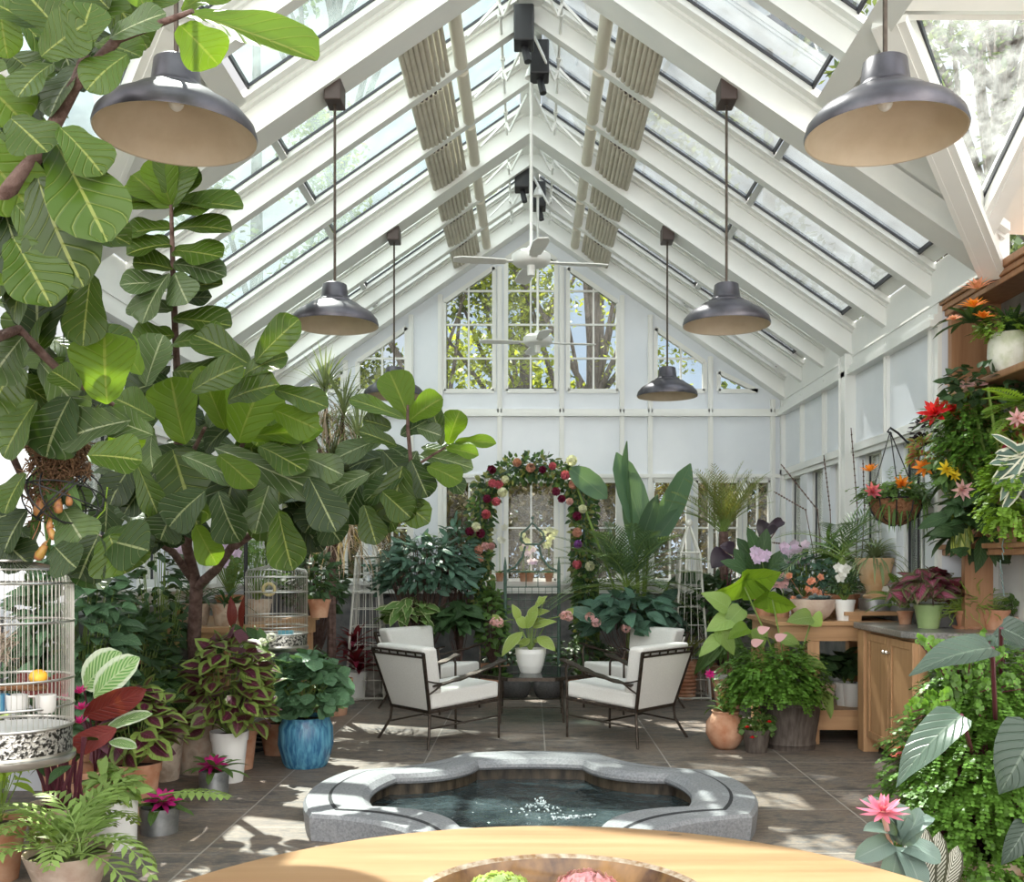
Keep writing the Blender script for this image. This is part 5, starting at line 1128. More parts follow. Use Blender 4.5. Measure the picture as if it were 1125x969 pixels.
shrub('light_green_shrub', 'light green small leaved shrub behind the glass table on the left', 'shrub', 541, 684, 11.0, 20, 42, 300, .10, .06, 'g1', 'ovate', zmin=-.9)
shrub('low_green_plant', 'dark small leaved plant on the floor behind the glass table', 'plant', 560, 728, 11.3, 34, 20, 260, .09, .05, 'g2', 'ovate', zmin=-.3, ph=.15)
shrub('low_green_plant', 'dark leafy plant with lilac specks behind the far right armchair', 'plant', 640, 725, 11.2, 40, 26, 320, .09, .05, 'g2', 'ovate', zmin=-.4, ph=.15)
t = shrub('medinilla', 'broad blue green ribbed leaf plant with pink clusters behind the right armchairs', 'plant', 692, 680, 10.7, 58, 34, 160, .30, .15, 'g3', 'ovate', zmin=-.5, droop=.8)
for x, y in ((655, 684), (688, 690), (648, 678)): m = MB(); hyd(m, P(x, y, 10.35), .042, 34, .022); m.build('flower', M['f_pink'], t)
shrub('leafy_shrub', 'dark green shrub under the far wall behind the red flowers', 'shrub', 345, 640, 10.6, 40, 45, 420, .12, .06, 'g2', zmin=-.8)
shrub('leafy_shrub', 'dark green shrub under the far wall behind the right obelisk', 'shrub', 790, 668, 11.0, 42, 40, 380, .16, .07, 'g2', zmin=-.8)
# banana
c = P(705, 620, 11.1); t, top = plant('bird_of_paradise', 'tall plant with broad paddle leaves left of the small date palm', 'plant', (c.x, 11.1, 0), ('cone', .22, .4, 'terra')); m = MB(); st = MB()
for q in ((698, 612, 690, 488, 18, 0, (-.9, -.5, .2)), (712, 600, 678, 500, 32, .1, None), (712, 606, 757, 512, 28, .2, (.3, -1, .3)), (708, 612, 745, 560, 18, .1, None), (626, 514, 666, 547, 26, -.1, (-.3, -1, .4)), (700, 610, 722, 545, 18, -.2, None), (735, 640, 790, 640, 26, .2, (0, -.6, 1))):
    hl(m, *q[:5], 11.0, 'oblong', q[5], q[6], .25, .3, .004, 12, 2); e = P(q[0], q[1], 11.0); st.tube([top, (top+e)/2+V((0, .03, 0)), e], .014, 6)
m.build('foliage', M['banana'], t); st.build('stems', M['stemg'], t)
def palm(nm, lab, px, py, Z, n, L, ll, lw, mt, e=(20, 80), trunk=0, base_z=None, droop=1.2, nl=18, pr=.18, xs=1.0, pkm='terra', ph=.32, by=None):
    c = P(px, py, Z); bz = 0 if base_z is None else base_z; t, top = plant(nm, lab, 'palm', (c.x, Z, bz), ('cone', pr, ph, pkm)); m = MB(); st = MB(); tr = MB()
    for i in range(n):
        a = i*2.4+rnd(-.2, .2); ee = R(rnd(*e)); d = V((math.cos(a)*math.cos(ee)*xs, math.sin(a)*math.cos(ee)*.6, math.sin(ee)))
        frond(m, c+V((rnd(-.03, .03), rnd(-.03, .03), rnd(-.03, .03))), d, L*rnd(.75, 1.1), droop*rnd(.7, 1.2), nl, ll, lw, 58, 'lance', stem=st, start=.15)
    tr.tube([top, (top+c)/2+V((.01, 0, 0)), c], [.035, .03, .03] if not trunk else [trunk]*3, 8); m.build('fronds', M[mt], t); st.build('stems', M['stemg'], t); tr.build('trunk', M['bark'] if trunk else M['stemg'], t); return t
palm('areca_palm', 'feathery dark green palm below the broad paddle leaves', 690, 648, 10.9, 36, 1.0, .27, .020, 'palm', (5, 82), nl=24)
palm('areca_palm', 'small feathery palm beside the arch under the paddle leaves', 655, 640, 11.3, 9, .6, .2, .016, 'palm', (15, 70), nl=18, pr=.12)
palm('date_palm', 'small upright date palm with olive fronds before the right window', 795, 584, 11.0, 44, .75, .17, .011, 'palmy', (30, 88), .05, droop=.7, nl=20)
palm('areca_palm', 'pale arching palm leaning over the potting bench', 925, 612, 8.7, 13, .60, .26, .016, 'palm', (12, 75), nl=16, base_z=1.0, pr=.12, ph=.2, droop=1.3)
# dracaena with dry skirt
c = P(362, 440, 9.6); t, top = plant('dragon_tree', 'tall spiky dragon tree with a skirt of dry hanging leaves at left', 'tree', (c.x, 9.7, 0), ('cone', .2, .35, 'terra')); tr = MB(); m = MB(); dm = MB()
for hx, hy in ((357, 425), (378, 448), (342, 474), (394, 478), (366, 500)):
    h = P(hx, hy, 9.6); tr.tube([top, P(365, 620, 9.65), P((hx+365)/2, 500, 9.6), h], [.05, .035, .022, .016], 7)
    for i in range(70):
        a = rnd(0, 6.28); e = R(rnd(-10, 85)); d = V((math.cos(a)*math.cos(e), math.sin(a)*math.cos(e), math.sin(e))); m.leaf(h+V((0, 0, rnd(-.12, .02))), d, UP+d*.2, rnd(.32, .50), .016, 'strap', rnd(.2, .9), .1, 0, 4, 1)
    for i in range(60):
        a = rnd(0, 6.28); d = V((math.cos(a), math.sin(a), rnd(-.9, .1))); dm.leaf(h+V((0, 0, rnd(-.45, -.1))), d, UP, rnd(.25, .45), .013, 'strap', rnd(.6, 1.5), .1, 0, 4, 1)
for i in range(170):
    a = rnd(0, 6.28); h = P(rnd(352, 395), rnd(560, 600), 9.6); dm.leaf(h, V((math.cos(a), math.sin(a)*.6, rnd(-.2, .5))), UP, rnd(.4, .7), .014, 'strap', rnd(1.3, 2.3), .1, 0, 6, 1)
tr.build('trunk', M['bark'], t); m.build('foliage', M['grass'], t); dm.build('dry_leaves', M['dried'], t)
# flowered arch
AX, AY = 0.02, 11.25; AR = .58; SPR = 2.05
t = thing('flower_arch', 'arch wrapped in vines and dahlias before the far window', 'arch', (AX, AY, 0))
def apt(k):   # k 0..1 along the arch
    L1 = SPR-.3; Lc = math.pi*AR; T = 2*L1+Lc; s_ = k*T
    if s_ < L1: return V((AX-AR, AY, .3+s_))
    if s_ < L1+Lc: a = math.pi-(s_-L1)/AR; return V((AX+AR*math.cos(a), AY, SPR+AR*.86*math.sin(a)))
    return V((AX+AR, AY, SPR-(s_-L1-Lc)))
for dy in (-.12, .12):
    m = MB(); m.tube([V((AX-AR, AY+dy, 0))]+[apt(k/40)+V((0, dy, 0)) for k in range(41)]+[V((AX+AR, AY+dy, 0))], .01, 6); m.build('hoop', M['verdigris'], t)
m = MB(); st = MB()
for i in range(2600):
    k = rnd(.10, .95); p = apt(k); w = .12 if .3 < k < .7 else .10; d = rdir(); q = p+V((d.x*w*rnd(.4, 1.35), d.y*.16, d.z*w*rnd(.4, 1.35))); m.cur = random.choice((0, 0, 1, 2)); m.leaf(q, (d+V((0, 0, -.4))), V((rnd(-.6, .6), -1, .5)), rnd(.05, .10), rnd(.03, .055), 'ovate', .5, .1, 0, 3, 1)
m.cur = 0
for i in range(16):
    p = apt(rnd(.3, .7)); d = V((rnd(-1, 1), -.2, rnd(.2, 1))); st.tube([p, p+d*.1, p+d*.17+V((0, 0, .03))], .003, 4)
m.build('vine', [M['g2'], M['g1'], M['palmy']], t); st.build('tendrils', M['bark'], t)
FK = [(540, 516, 'plum', .05), (568, 508, 'dusty', .05), (548, 532, 'rose', .055), (583, 514, 'dusty', .055), (541, 531, 'rose', .045), (628, 506, 'cream', .075), (555, 527, 'cream', .04), (552, 541, 'cream', .065), (621, 522, 'rose', .055), (630, 532, 'dusty', .06), (545, 551, 'rose', .05), (535, 548, 'plum', .045), (534, 565, 'rose', .055), (523, 579, 'cream', .06), (516, 584, 'plum', .05), (528, 586, 'plum', .05),
      (526, 604, 'dusty', .055), (533, 600, 'pink', .04), (611, 540, 'plum', .05), (617, 548, 'plum', .04), (626, 551, 'pink', .03), (640, 559, 'cream', .05), (634, 567, 'plum', .05), (634, 585, 'dusty', .06), (635, 598, 'purple', .045), (634, 620, 'rose', .055), (648, 622, 'cream', .06), (540, 600, 'lpink', .03), (527, 614, 'dusty', .04), (596, 516, 'plum', .035), (607, 512, 'rose', .035)]
for x, y, col, r_ in FK: m = MB(); hyd(m, P(x, y, 11.02), r_*.62, 34, .034); m.build('flower_head', M['f_'+col], t)
# green iron trellis
t = thing('garden_trellis', 'green iron trellis panel with an onion shaped top under the arch', 'trellis', (.02, 11.0, 0)); Zt = 11.0
for x in (555, 614): m = MB(); m.tube([P(x, 765, Zt)+V((0, 0, .02)), P(x, 622, Zt)], .018, 8); m.tube([P(x, 622, Zt), P(x, 612, Zt)], [.018, .004], 8); m.build('post', M['verdigris'], t)
m = MB()
m.tube([P(557, 627, Zt), P(566, 623, Zt), P(574, 612, Zt), P(577, 600, Zt)], .013, 6); m.tube([P(612, 627, Zt), P(603, 623, Zt), P(595, 612, Zt), P(592, 600, Zt)], .013, 6)
m.tube([P(577, 598, Zt), P(572, 593, Zt), P(573, 586, Zt), P(580, 580, Zt), P(585, 574, Zt), P(590, 580, Zt), P(597, 586, Zt), P(598, 593, Zt), P(592, 598, Zt), P(577, 598, Zt)], .012, 6)
m.tube([P(585, 574, Zt), P(585, 569, Zt)], .006, 6); m.ball(P(585, 569, Zt), .018, 8); m.build('onion_top', M['verdigris'], t)
m = MB(); m.tube([P(555, 628, Zt), P(614, 628, Zt)], .008, 6); m.tube([P(555, 645, Zt), P(614, 645, Zt)], .006, 6); m.tube([P(555, 700, Zt), P(614, 700, Zt)], .008, 6)
for x in (578, 591): m.tube([P(x, 628, Zt), P(x, 645, Zt)], .005, 5)
for k in range(1, 8): m.tube([P(555+59*k/8, 645, Zt), P(555+59*k/8, 755, Zt)], .003, 4)
for k in range(12): m.tube([P(555, 650+k*9, Zt), P(614, 650+k*9, Zt)], .003, 4)
m.build('mesh_panel', M['verdigris'], t)
# orchids on the window sill behind the arch
for x, y, col, n, lab in ((575, 590, 'cream', 5, 'cream moth orchid on the far sill left of the onion trellis top'), (603, 592, 'cream', 7, 'cream moth orchid on the far sill right of the onion trellis top'), (549, 592, 'white', 4, 'white moth orchid on the far sill between the windows'), (582, 612, 'mauve', 5, 'lilac moth orchid on the far sill behind the trellis')):
    b = V((P(x, 0, 11.8).x, 11.8, wz(638)-.004)); t, top = plant('moth_orchid', lab, 'orchid', b, ('cone', .05, .1, 'terra'), 'orchids on the far window sill'); m = MB(); rosette(m, top, 5, .16, .05, 20, 50, .8, 'oblong'); m.build('foliage', M['g2'], t)
    st = MB(); e = P(x, y, 11.75); st.tube([top, (top+e)/2, e], .004, 5); st.build('stem', M['stemg'], t); m = MB()
    spray(m, e, .07, .14, n)
    m.build('flowers', M['f_'+col], t)
# planter and baskets behind the table
for x, lab in ((566, 'dark round wicker planter behind the left half of the glass table'), (603, 'dark round wicker planter behind the right half of the glass table')): plant('wicker_planter', lab, 'planter', (P(x, 0, 11.0).x, 10.95, 0), ('bulge', .17, .2, 'wicker'), 'wicker planters behind the table')
t, top = plant('terracotta_pot', 'ribbed terracotta pot standing behind the near right armchair', 'pot', FL(753, 768), ('flared', .14, .42, 'terra')); m = MB()
for k in range(9): m.lathe([(.103+.004*k, .03+.04*k), (.113+.004*k, .045+.04*k), (.103+.004*k, .06+.04*k)], FL(753, 768), 24)
m.build('ribs', M['terra'], t)
m = MB(); st = MB(); rosette(m, top, 26, .5, .05, 35, 85, .5, 'lance'); m.build('foliage', M['palmy'], t)
# medinilla on the table
tb_ = V((.0, 9.42, .4405)); t = thing('table_plant', 'pink flowered plant in a ribbed white pot on the glass table', 'plant', tb_); m = MB(); m.lathe([(.001, 0), (.095, 0), (.10, .01), (.118, .06)]+[(.118+.026*k/12+.003*(k % 2), .06+.13*k/12) for k in range(13)]+[(.146, .225), (.138, .225), (.135, .2)], tb_, 36); m.build('pot', M['whitepot'], t)
m = MB(); m.lathe([(.136, .2), (.001, .21)], tb_, 20); m.build('soil', M['moss'], t); top = tb_+V((0, 0, .2)); m = MB(); st = MB()
for q in ((574, 694, 552, 722, 16, -.3), (578, 690, 565, 677, 16, 0), (580, 688, 604, 682, 14, .2), (585, 690, 612, 684, 14, -.2), (583, 684, 590, 664, 14, 0), (583, 676, 604, 672, 12, .2), (570, 682, 562, 664, 12, 0), (578, 690, 592, 672, 18, -.2), (590, 700, 610, 716, 16, -.3), (582, 702, 571, 712, 12, -.2), (588, 668, 602, 655, 10, .1), (596, 664, 592, 655, 10, 0), (576, 706, 560, 708, 10, -.3), (586, 704, 600, 706, 10, -.3)):
    hl(m, *q[:5], 9.4, 'ovate', q[5], (rnd(-.3, .3), -.7, 1), .6); st.tube([top, (top+P(q[0], q[1], 9.4))/2, P(q[0], q[1], 9.4)], .005, 5)
for x, y in ((549, 683), (622, 676)): hl(m, x, y+2, x+(8 if x > 583 else -8), y-8, 10, 9.42, 'ovate'); st.tube([top, P((x+583)/2, 680, 9.4), P(x, y, 9.4)], .005, 5)
m.build('foliage', M['tplant'], t); st.build('stems', M['stemg'], t)
for x, y in ((546, 683), (622, 676)): m = MB(); hyd(m, P(x, y, 9.36), .055, 26, .02, .7); hyd(m, P(x+3, y+3, 9.36), .03, 20, .02, .7); hyd(m, P(x-4, y+1, 9.36), .03, 20, .02, .7); m.build('flower', M['f_pink'], t)
# ================================================================ BIRD CAGES
def cage(lab, c, zb, r, h, big=True):
    t = thing('bird_cage', lab, 'bird cage', (c[0], c[1], zb)); x, y = c; o = lambda z: (x, y, zb+z)
    m = MB(); m.lathe([(.001, .0), (r*1.0, .0), (r*1.04, .012), (r*1.04, .03), (r*.99, .035), (r*.985, .045)], o(0), 64); m.build('base_ring', M['silver'], t)
    bh = .10*h/.8
    m = MB(); m.lathe([(r*.985, .045), (r*.985, .045+bh)], o(0), 64); m.build('relief_band', M['silverrelief'], t)
    m = MB(); m.ring(o(.052+bh), r, .007, 56); m.build('rail', M['silver'], t)
    m = MB(); m.lathe([(.001, .05+bh*.9), (r*.97, .05+bh*.9)], o(0), 48); m.build('tray', M['whitepot'], t)
    nb = 76 if big else 48; m = MB(); z0 = .05+bh; z1 = h
    for k in range(nb):
        a = 2*math.pi*k/nb; ca, sa = math.cos(a), math.sin(a)
        m.tube([(x+r*ca, y+r*sa, zb+z0), (x+r*ca, y+r*sa, zb+z1-.03), (x+r*.985*ca, y+r*.985*sa, zb+z1-.008), (x+r*.93*ca, y+r*.93*sa, zb+z1+.012), (x+r*.3*ca, y+r*.3*sa, zb+z1+.045)], .0015 if big else .0018, 4, False)
    m.build('wire_bars', M['silver'], t)
    for z in (z1-.045, z1*.74, z1*.44, z1*.30): m = MB(); m.ring(o(z), r*1.005, .0055, 56); m.build('hoop', M['silver'], t)
    m = MB(); m.ring(o(z1+.012), r*.93, .004, 48); m.ring(o(z1+.045), r*.3, .006, 32); m.lathe([(.001, .055), (r*.22, .052), (r*.3, .043)], o(z1-.0), 32)
    m.lathe([(.03, .05), (.012, .07), (.02, .085), (.03, .10), (.018, .12), (.01, .13), (.026, .15), (.026, .165), (.01, .18), (.018, .2), (.008, .215), (.006, .25), (.001, .255)], o(z1), 20)
    for s_ in (-1, 1): m.tube([o(z1+.05) if 0 else (x+s_*.03, y, zb+z1+.05), (x+s_*.065, y, zb+z1+.07), (x+s_*.075, y, zb+z1+.10), (x+s_*.05, y, zb+z1+.12), (x+s_*.02, y, zb+z1+.11)], .006, 6)
    m.build('finial', M['silver'], t)
    return t, o
cc = P(11, 615, 4.1); z_b = .675
t, o = cage('large silver wire bird cage cut by the left edge of the picture', (cc.x, 4.1), z_b, .238, .775)
bx0, by0 = cc.x, 4.1
m = MB(); m.tube([(bx0-.2, by0-.11, z_b+.315), (bx0+.2, by0-.11, z_b+.315)], .013, 8); m.build('perch', M['coir'], t)
for dx, mt in ((.05, 'f_white'), (-.02, 'bluegl'), (.165, 'greypot')):
    m = MB(); b = (bx0+dx+.03, by0-.10, z_b+.215); m.lathe([(.001, 0), (.03, 0), (.038, .02), (.04, .07), (.036, .072), (.033, .02)], b, 20); m.build('food_cup', M['whitepot' if mt == 'f_white' else mt], t)
m = MB(); m.ball((bx0+.175, by0-.12, z_b+.36), .035, 10, .85); m.build('yellow_fruit', pm('yellow_fruit_skin', (.85, .42, .03), (.9, .55, .08), 20, .5), t)
m = MB()
for i in range(90): p = V((bx0-.04+rnd(-.06, .06), by0-.05+rnd(-.04, .04), z_b+.47+rnd(-.05, .05))); d = rdir(); m.tube([p-d*.04, p+rdir()*.01, p+d*.04], .003, 3, False)
m.build('nest', M['dry'], t)
# stand that carries it
hx, hy = cc.x-.55, 4.1
m = MB(); zt = z_b+.775+.28; m.tube([(hx, hy, 0), (hx, hy, zt)], .014, 8); m.tube([(hx, hy, zt), (bx0+.02, by0, zt)], .014, 8); m.tube([(bx0, by0, zt), (bx0, by0, z_b+.775+.25)], .004, 6); m.lathe([(.001, 0), (.2, 0), (.2, .015), (.02, .03)], (hx, hy, 0), 32)
tag(m.build('cage_stand', M['blackp']), 'black bar above the large cage at the left edge', 'stand', 'black stands that hold the bird cages')
c2 = P(304, 615, 7.9)
t, o = cage('smaller silver wire bird cage hanging in the middle distance above the coleus', (c2.x, 7.9), .79, .238, .62, False)
m = MB(); m.ring((c2.x-.02, 7.8, .79+.46), .035, .012, 16); 
m = MB(); m.tube([(c2.x-.03+.045*math.cos(k*.55), 7.78, 1.27+.045*math.sin(k*.55)) for k in range(13)], .014, 6); m.build('ring_toy', pm('straw_ring', (.6, .5, .25), rough=.9), t)
m = MB(); m.tube([(c2.x-.2, 7.85, 1.0), (c2.x+.2, 7.85, 1.0)], .006, 6); m.build('perch', M['dry'], t)
m = MB(); m.box((c2.x+.04, 7.78, .90), (c2.x+.15, 7.83, .95)); m.build('food_cup', pm('pale_blue_plastic', (.2, .5, .6), rough=.4), t)
b = P(270, 615, 7.95); m = MB(); zt = P(0, 584, 7.95).z
m.tube([(b.x, 7.95, 0), (b.x, 7.95, zt-.08), (b.x+.02, 7.95, zt-.03), (b.x+.07, 7.95, zt), (c2.x, 7.93, zt+.0)], .016, 8); m.tube([(c2.x, 7.92, zt), (c2.x, 7.9, 1.66)], .004, 5)
m.ring((b.x+.05, 7.9, .02), .14, .015, 32); m.tube([(b.x, 7.95, .02), (b.x+.1, 7.8, .02)], .012, 6)
tag(m.build('cage_stand', M['blackp']), 'black tubular stand holding the smaller bird cage', 'stand', 'black stands that hold the bird cages')
# ================================================================ HANGING PITCHER PLANT
pc = P(62, 545, 4.15); t = thing('pitcher_plant', 'pitcher plant hanging in a black wire globe under the fig leaves', 'plant', pc)
m = MB(); R_ = .165
for k in range(7):
    ax = V((math.sin(k*.9), math.cos(k*1.7)*.5, .5+.5*math.cos(k*2.3))).normalized(); a, b = perp(ax); q = P(70, 545, 4.15)
    m.tube([q+V(((a*math.cos(u)+b*math.sin(u)).x*R_, (a*math.cos(u)+b*math.sin(u)).y*R_, (a*math.cos(u)+b*math.sin(u)).z*R_*.75)) for u in [2*math.pi*j/28 for j in range(29)]], .0035, 5, False)
m.tube([q+V((0, 0, .12)), q+V((0, 0, .9))], .003, 4); m.build('wire_globe', M['blackp'], t)
m = MB()
for i in range(2300):
    w = rnd(0, 1); q = P(42+48*w+rnd(-16, 12), 492+rnd(-18, 30)+(rnd(20, 80)*(1-w)**2 if rnd(0, 1) < .35 else 0), 4.1+rnd(-.07, .07)); d = (rdir()+V((0, 0, -.4))).normalized(); m.tube([q, q+d*.015, q+d*.03+rdir()*.006], .0028, 3, False)
m.build('dry_moss', M['rustmoss'], t, kind='stuff')
PM = pm('pitcher_skin', (.42, .26, .05), (.50, .22, .08), 25, .4, c3=(.30, .10, .05))
m = MB()
for x, y in ((38, 560), (57, 612), (44, 585), (66, 560), (75, 545), (34, 594)): hl(m, 58, 520, x, y, 12, 4.15, 'lance')
for x, y in ((40, 540), (50, 555), (78, 540), (64, 585), (30, 540), (90, 560)): hl(m, 60, 500, x, y, 14, 4.1, 'lance')
m.build('foliage', M['g1'], t)
for x, y, s_, tl in ((42, 566, 1.1, .15), (64, 563, .9, 0), (54, 582, .65, .1), (60, 592, .8, -.5), (41, 614, 1.0, .6), (34, 606, .6, 0), (76, 555, .7, 0)):
    p = P(x, y, 4.08); m = MB(); d = V((tl, 0, 1)).normalized(); L = .065*s_
    m.tube([p-d*L*.1, p, p+d*L*.3, p+d*L*.7, p+d*L], [.004*s_, .016*s_, .021*s_, .016*s_, .012*s_], 10); m.leaf(p+d*L, V((-tl, .6, .5)), V((0, -1, .3)), .03*s_, .028*s_, 'round', .3); m.tube([p+d*L, p+d*L+V((.02, .01, .05)), P(58, 530, 4.12)], .0018, 4, False); m.build('pitcher', PM, t)
m = MB(); m.tube([P(80, 622, 4.1), P(95, 600, 4.15), P(102, 575, 4.15), P(115, 560, 4.2), P(118, 535, 4.2)], .003, 4, False); [m.leaf(P(96+rnd(-8, 12), rnd(565, 618), 4.15), V((rnd(-1, 1), 0, -.3)), V((0, -1, .5)), .03, .01, 'lance') for _ in range(8)]; m.build('tendril', M['g4'], t)
# ================================================================ LEFT BENCH PLANTS
ZB = .9905
def strapf(n, L, w, e0=15, e1=80, dr=1.2): return lambda m, top, st: rosette(m, top, n, L, w, e0, e1, dr)
quick('striped_strap_plant', 'strap leaved plant in a pale terracotta pot behind the fig trunk', 'plant', (P(248, 0, 7.75).x, 7.75, ZB), ('cone', .11, .17, 'terrapale'), strapf(18, .3, .022), 'g2')
quick('fine_leaved_plant', 'fine green plant in a terracotta pot left of the smaller cage', 'plant', (P(283, 0, 8.35).x, 8.35, ZB), ('cone', .12, .18, 'terrapale'), bushf((.24, .2, .28), 260, .1, .02, 'lance', .25), 'g1')
quick('striped_strap_plant', 'dark strap leaved plant with hanging roots at the left end of the bench', 'plant', (-2.6, 7.8, ZB), ('cone', .11, .17, 'terrapale'), strapf(26, .42, .035, 5, 80, 1.4), 'g2')
quick('variegated_bush', 'pale yellow green bush behind the fig branches near the left windows', 'shrub', (-2.62, 8.75, ZB), ('cone', .13, .2, 'terra'), bushf((.26, .3, .32), 420, .11, .022, 'lance', .42), 'varie')
for x, y, n, Z, lab in ((200, 602, 4, 7.9, 'white and mauve orchid left of the fig trunk fork'), (252, 606, 9, 8.1, 'white and mauve orchid between the fig trunk and the smaller cage')):
    b = V((P(x-6, 0, Z).x, Z+.2, ZB)); t, top = plant('moth_orchid', lab, 'orchid', b, ('cone', .07, .13, 'terra')); m = MB(); rosette(m, top, 6, .26, .06, 15, 50, .9, 'oblong'); m.build('foliage', M['g2'], t)
    st = MB(); e = P(x, y, Z); st.tube([top, (top+e)/2+V((.05, 0, .1)), e], .004, 5); st.build('stem', M['stemg'], t); m = MB()
    spray(m, e, .10, .10, n, .048)
    m.build('flowers', M['f_mauve'], t)
t, top = plant('red_flowered_plant', 'small red flowers behind the smaller bird cage', 'plant', (P(352, 0, 8.9).x, 8.85, ZB), ('cone', .1, .16, 'terra')); m = MB(); bush(m, top+V((0, 0, .2)), (.2, .2, .25), 120, .1, .05, zmin=-.7); m.build('foliage', M['g2'], t)
for x, y, c_ in ((346, 597, 'red'), (334, 596, 'pink'), (356, 597, 'pink')): m = MB(); star(m, P(x, y, 8.7), (0, -1, .3), 6, .05, .04, 20, .3, 'round'); m.build('flower', M['f_'+c_], t)
t, top = plant('angel_wing_begonia', 'spotted begonia with two upright dark red leaves before the bench', 'plant', (P(262, 0, 7.15).x, 7.2, 0), ('cone', .12, .3, 'terra')); m = MB(); st = MB()
hl(m, 255, 690, 253, 655, 12, 7.1, 'ovate', nt=(.6, -1, 0)); hl(m, 266, 692, 270, 654, 11, 7.1, 'ovate', nt=(-.7, -1, 0)); m.build('red_leaves', M['maroon'], t)
m = MB(); [hl(m, a, b_, a+dx, b_+dy, 12, 7.1, 'ovate') for a, b_, dx, dy in ((255, 685, 22, 28), (285, 690, 8, 30), (250, 700, -14, 22), (240, 700, -10, 12), (270, 690, 26, 22))]; m.build('foliage', M['g2'], t)
for k in (253, 268, 280): st.tube([top, P(k, 700, 7.15), P(k, 688, 7.1)], .006, 5)
st.build('stems', M['stemg'], t)
for x, y in ((262, 708), (288, 706), (298, 700)): m = MB(); hyd(m, P(x, y, 7.0), .026, 22, .018); m.build('flower', M['f_white'], t)
# ================================================================ RIGHT FLOOR GROUP
b = FL(868, 821); t, top = plant('barrel_planting', 'dark wooden barrel planted with maidenhair fern and huge lime elephant ears', 'plant', b, ('tub', .245, .43, 'barrel')); m = MB(); st = MB(); maiden(m, P(850, 748, 7.9), (.38, .30, .30), 620, .03, st, top); m.build('fern_foliage', M['fernd'], t)
m = MB()
for q in ((822, 634, 776, 652, 40, 8.0, (-.3, -.55, -.9)), (814, 636, 858, 628, 50, 8.0, (.25, -.75, -.7)), (826, 640, 850, 652, 22, 8.05, (0, -.6, -.8)), (842, 655, 875, 666, 30, 8.0, (.3, -.7, -.8)), (846, 654, 824, 664, 24, 8.0, (-.2, -.7, -.7)), (822, 690, 800, 703, 20, 7.7, (0, -.9, .9))):
    hl(m, *q[:6], 'ear', rnd(-.1, .2), q[6], .7, .35, .016, 12, 3)
m.build('elephant_ear_leaves', M['antg'], t)
m = MB(); [hl(m, *q, 7.9, 'ear', 0, None, .6, .2, .012, 9, 3) for q in ((800, 668, 770, 652, 24), (806, 678, 776, 694, 24), (790, 700, 768, 722, 16), (815, 668, 796, 690, 22), (892, 678, 864, 684, 22), (892, 678, 902, 688, 22), (905, 760, 912, 790, 15), (880, 725, 908, 735, 16), (830, 690, 838, 712, 22), (790, 690, 806, 720, 20), (858, 700, 880, 712, 16))]
for p in ((818, 645), (848, 656), (800, 668), (820, 690), (892, 680), (806, 676)): st.tube([top, (top+P(*p, 7.95))/2+V((0, 0, .03)), P(*p, 8.0)], .007, 6)
m.build('dark_leaves', M['g5'], t); st.build('stems', M['stemg'], t)
for p in ((833, 694), (852, 702), (826, 708)): m = MB(); m.leaf(P(*p, 7.7), (.5, 0, .2), (0, -1, .6), .10, .075, 'heart', .3, .1); m.build('pink_spathe', M['f_pink'], t)
b = FL(797, 822); t, top = plant('round_terracotta_pot', 'round terracotta pot with drooping strap leaves and one pink flower', 'plant', b, ('round', .155, .30, 'terra')); m = MB(); st = MB(); rosette(m, top, 11, .26, .05, 20, 80, 1.5, 'lance'); m.build('foliage', M['g1'], t); e = P(780, 741, 7.9); st.tube([top, P(790, 760, 7.95), e], .005, 5); st.build('stem', M['stemg'], t); m = MB(); star(m, e, (-.2, -1, .3), 8, .045, .02, 20, .2); m.build('flower', M['f_magenta'], t)
b = FL(831, 826); t, top = quick('fuchsia', 'small dark pot with light green leaves and hanging red flowers in front of the barrel', 'plant', b, ('cone', .11, .18, 'barrel'), bushf((.15, .13, .13), 170, .05, .035, 'round', .06, zmin=-.7), 'g1')
for dx, dz in ((-.10, .02), (.07, .06), (-.06, -.06)): m = MB(); star(m, top+V((dx, -.13, dz+.05)), (0, -.3, -1), 5, .035, .018, 30, .1); m.build('flower', M['f_red'], t)
quick('drooping_leaf_plant', 'plant with long drooping green leaves in a pale grey pot behind the round terracotta pot', 'plant', FL(797, 768), ('cone', .16, .28, 'greypot'), lambda m, top, st: [hl(m, 795+rnd(-12, 12), 690+rnd(-6, 12), 795+rnd(-40, 30), 730+rnd(-10, 12), 13, 10.6, 'lance') for _ in range(16)]+[st.tube([top, P(795, 700, 10.7)], .01, 5)], 'g1')
t, top = plant('stone_bowl', 'pale stone bowl on the floor behind the round terracotta pot', 'bowl', FL(766, 757), ('flared', .17, .3, 'urn'))
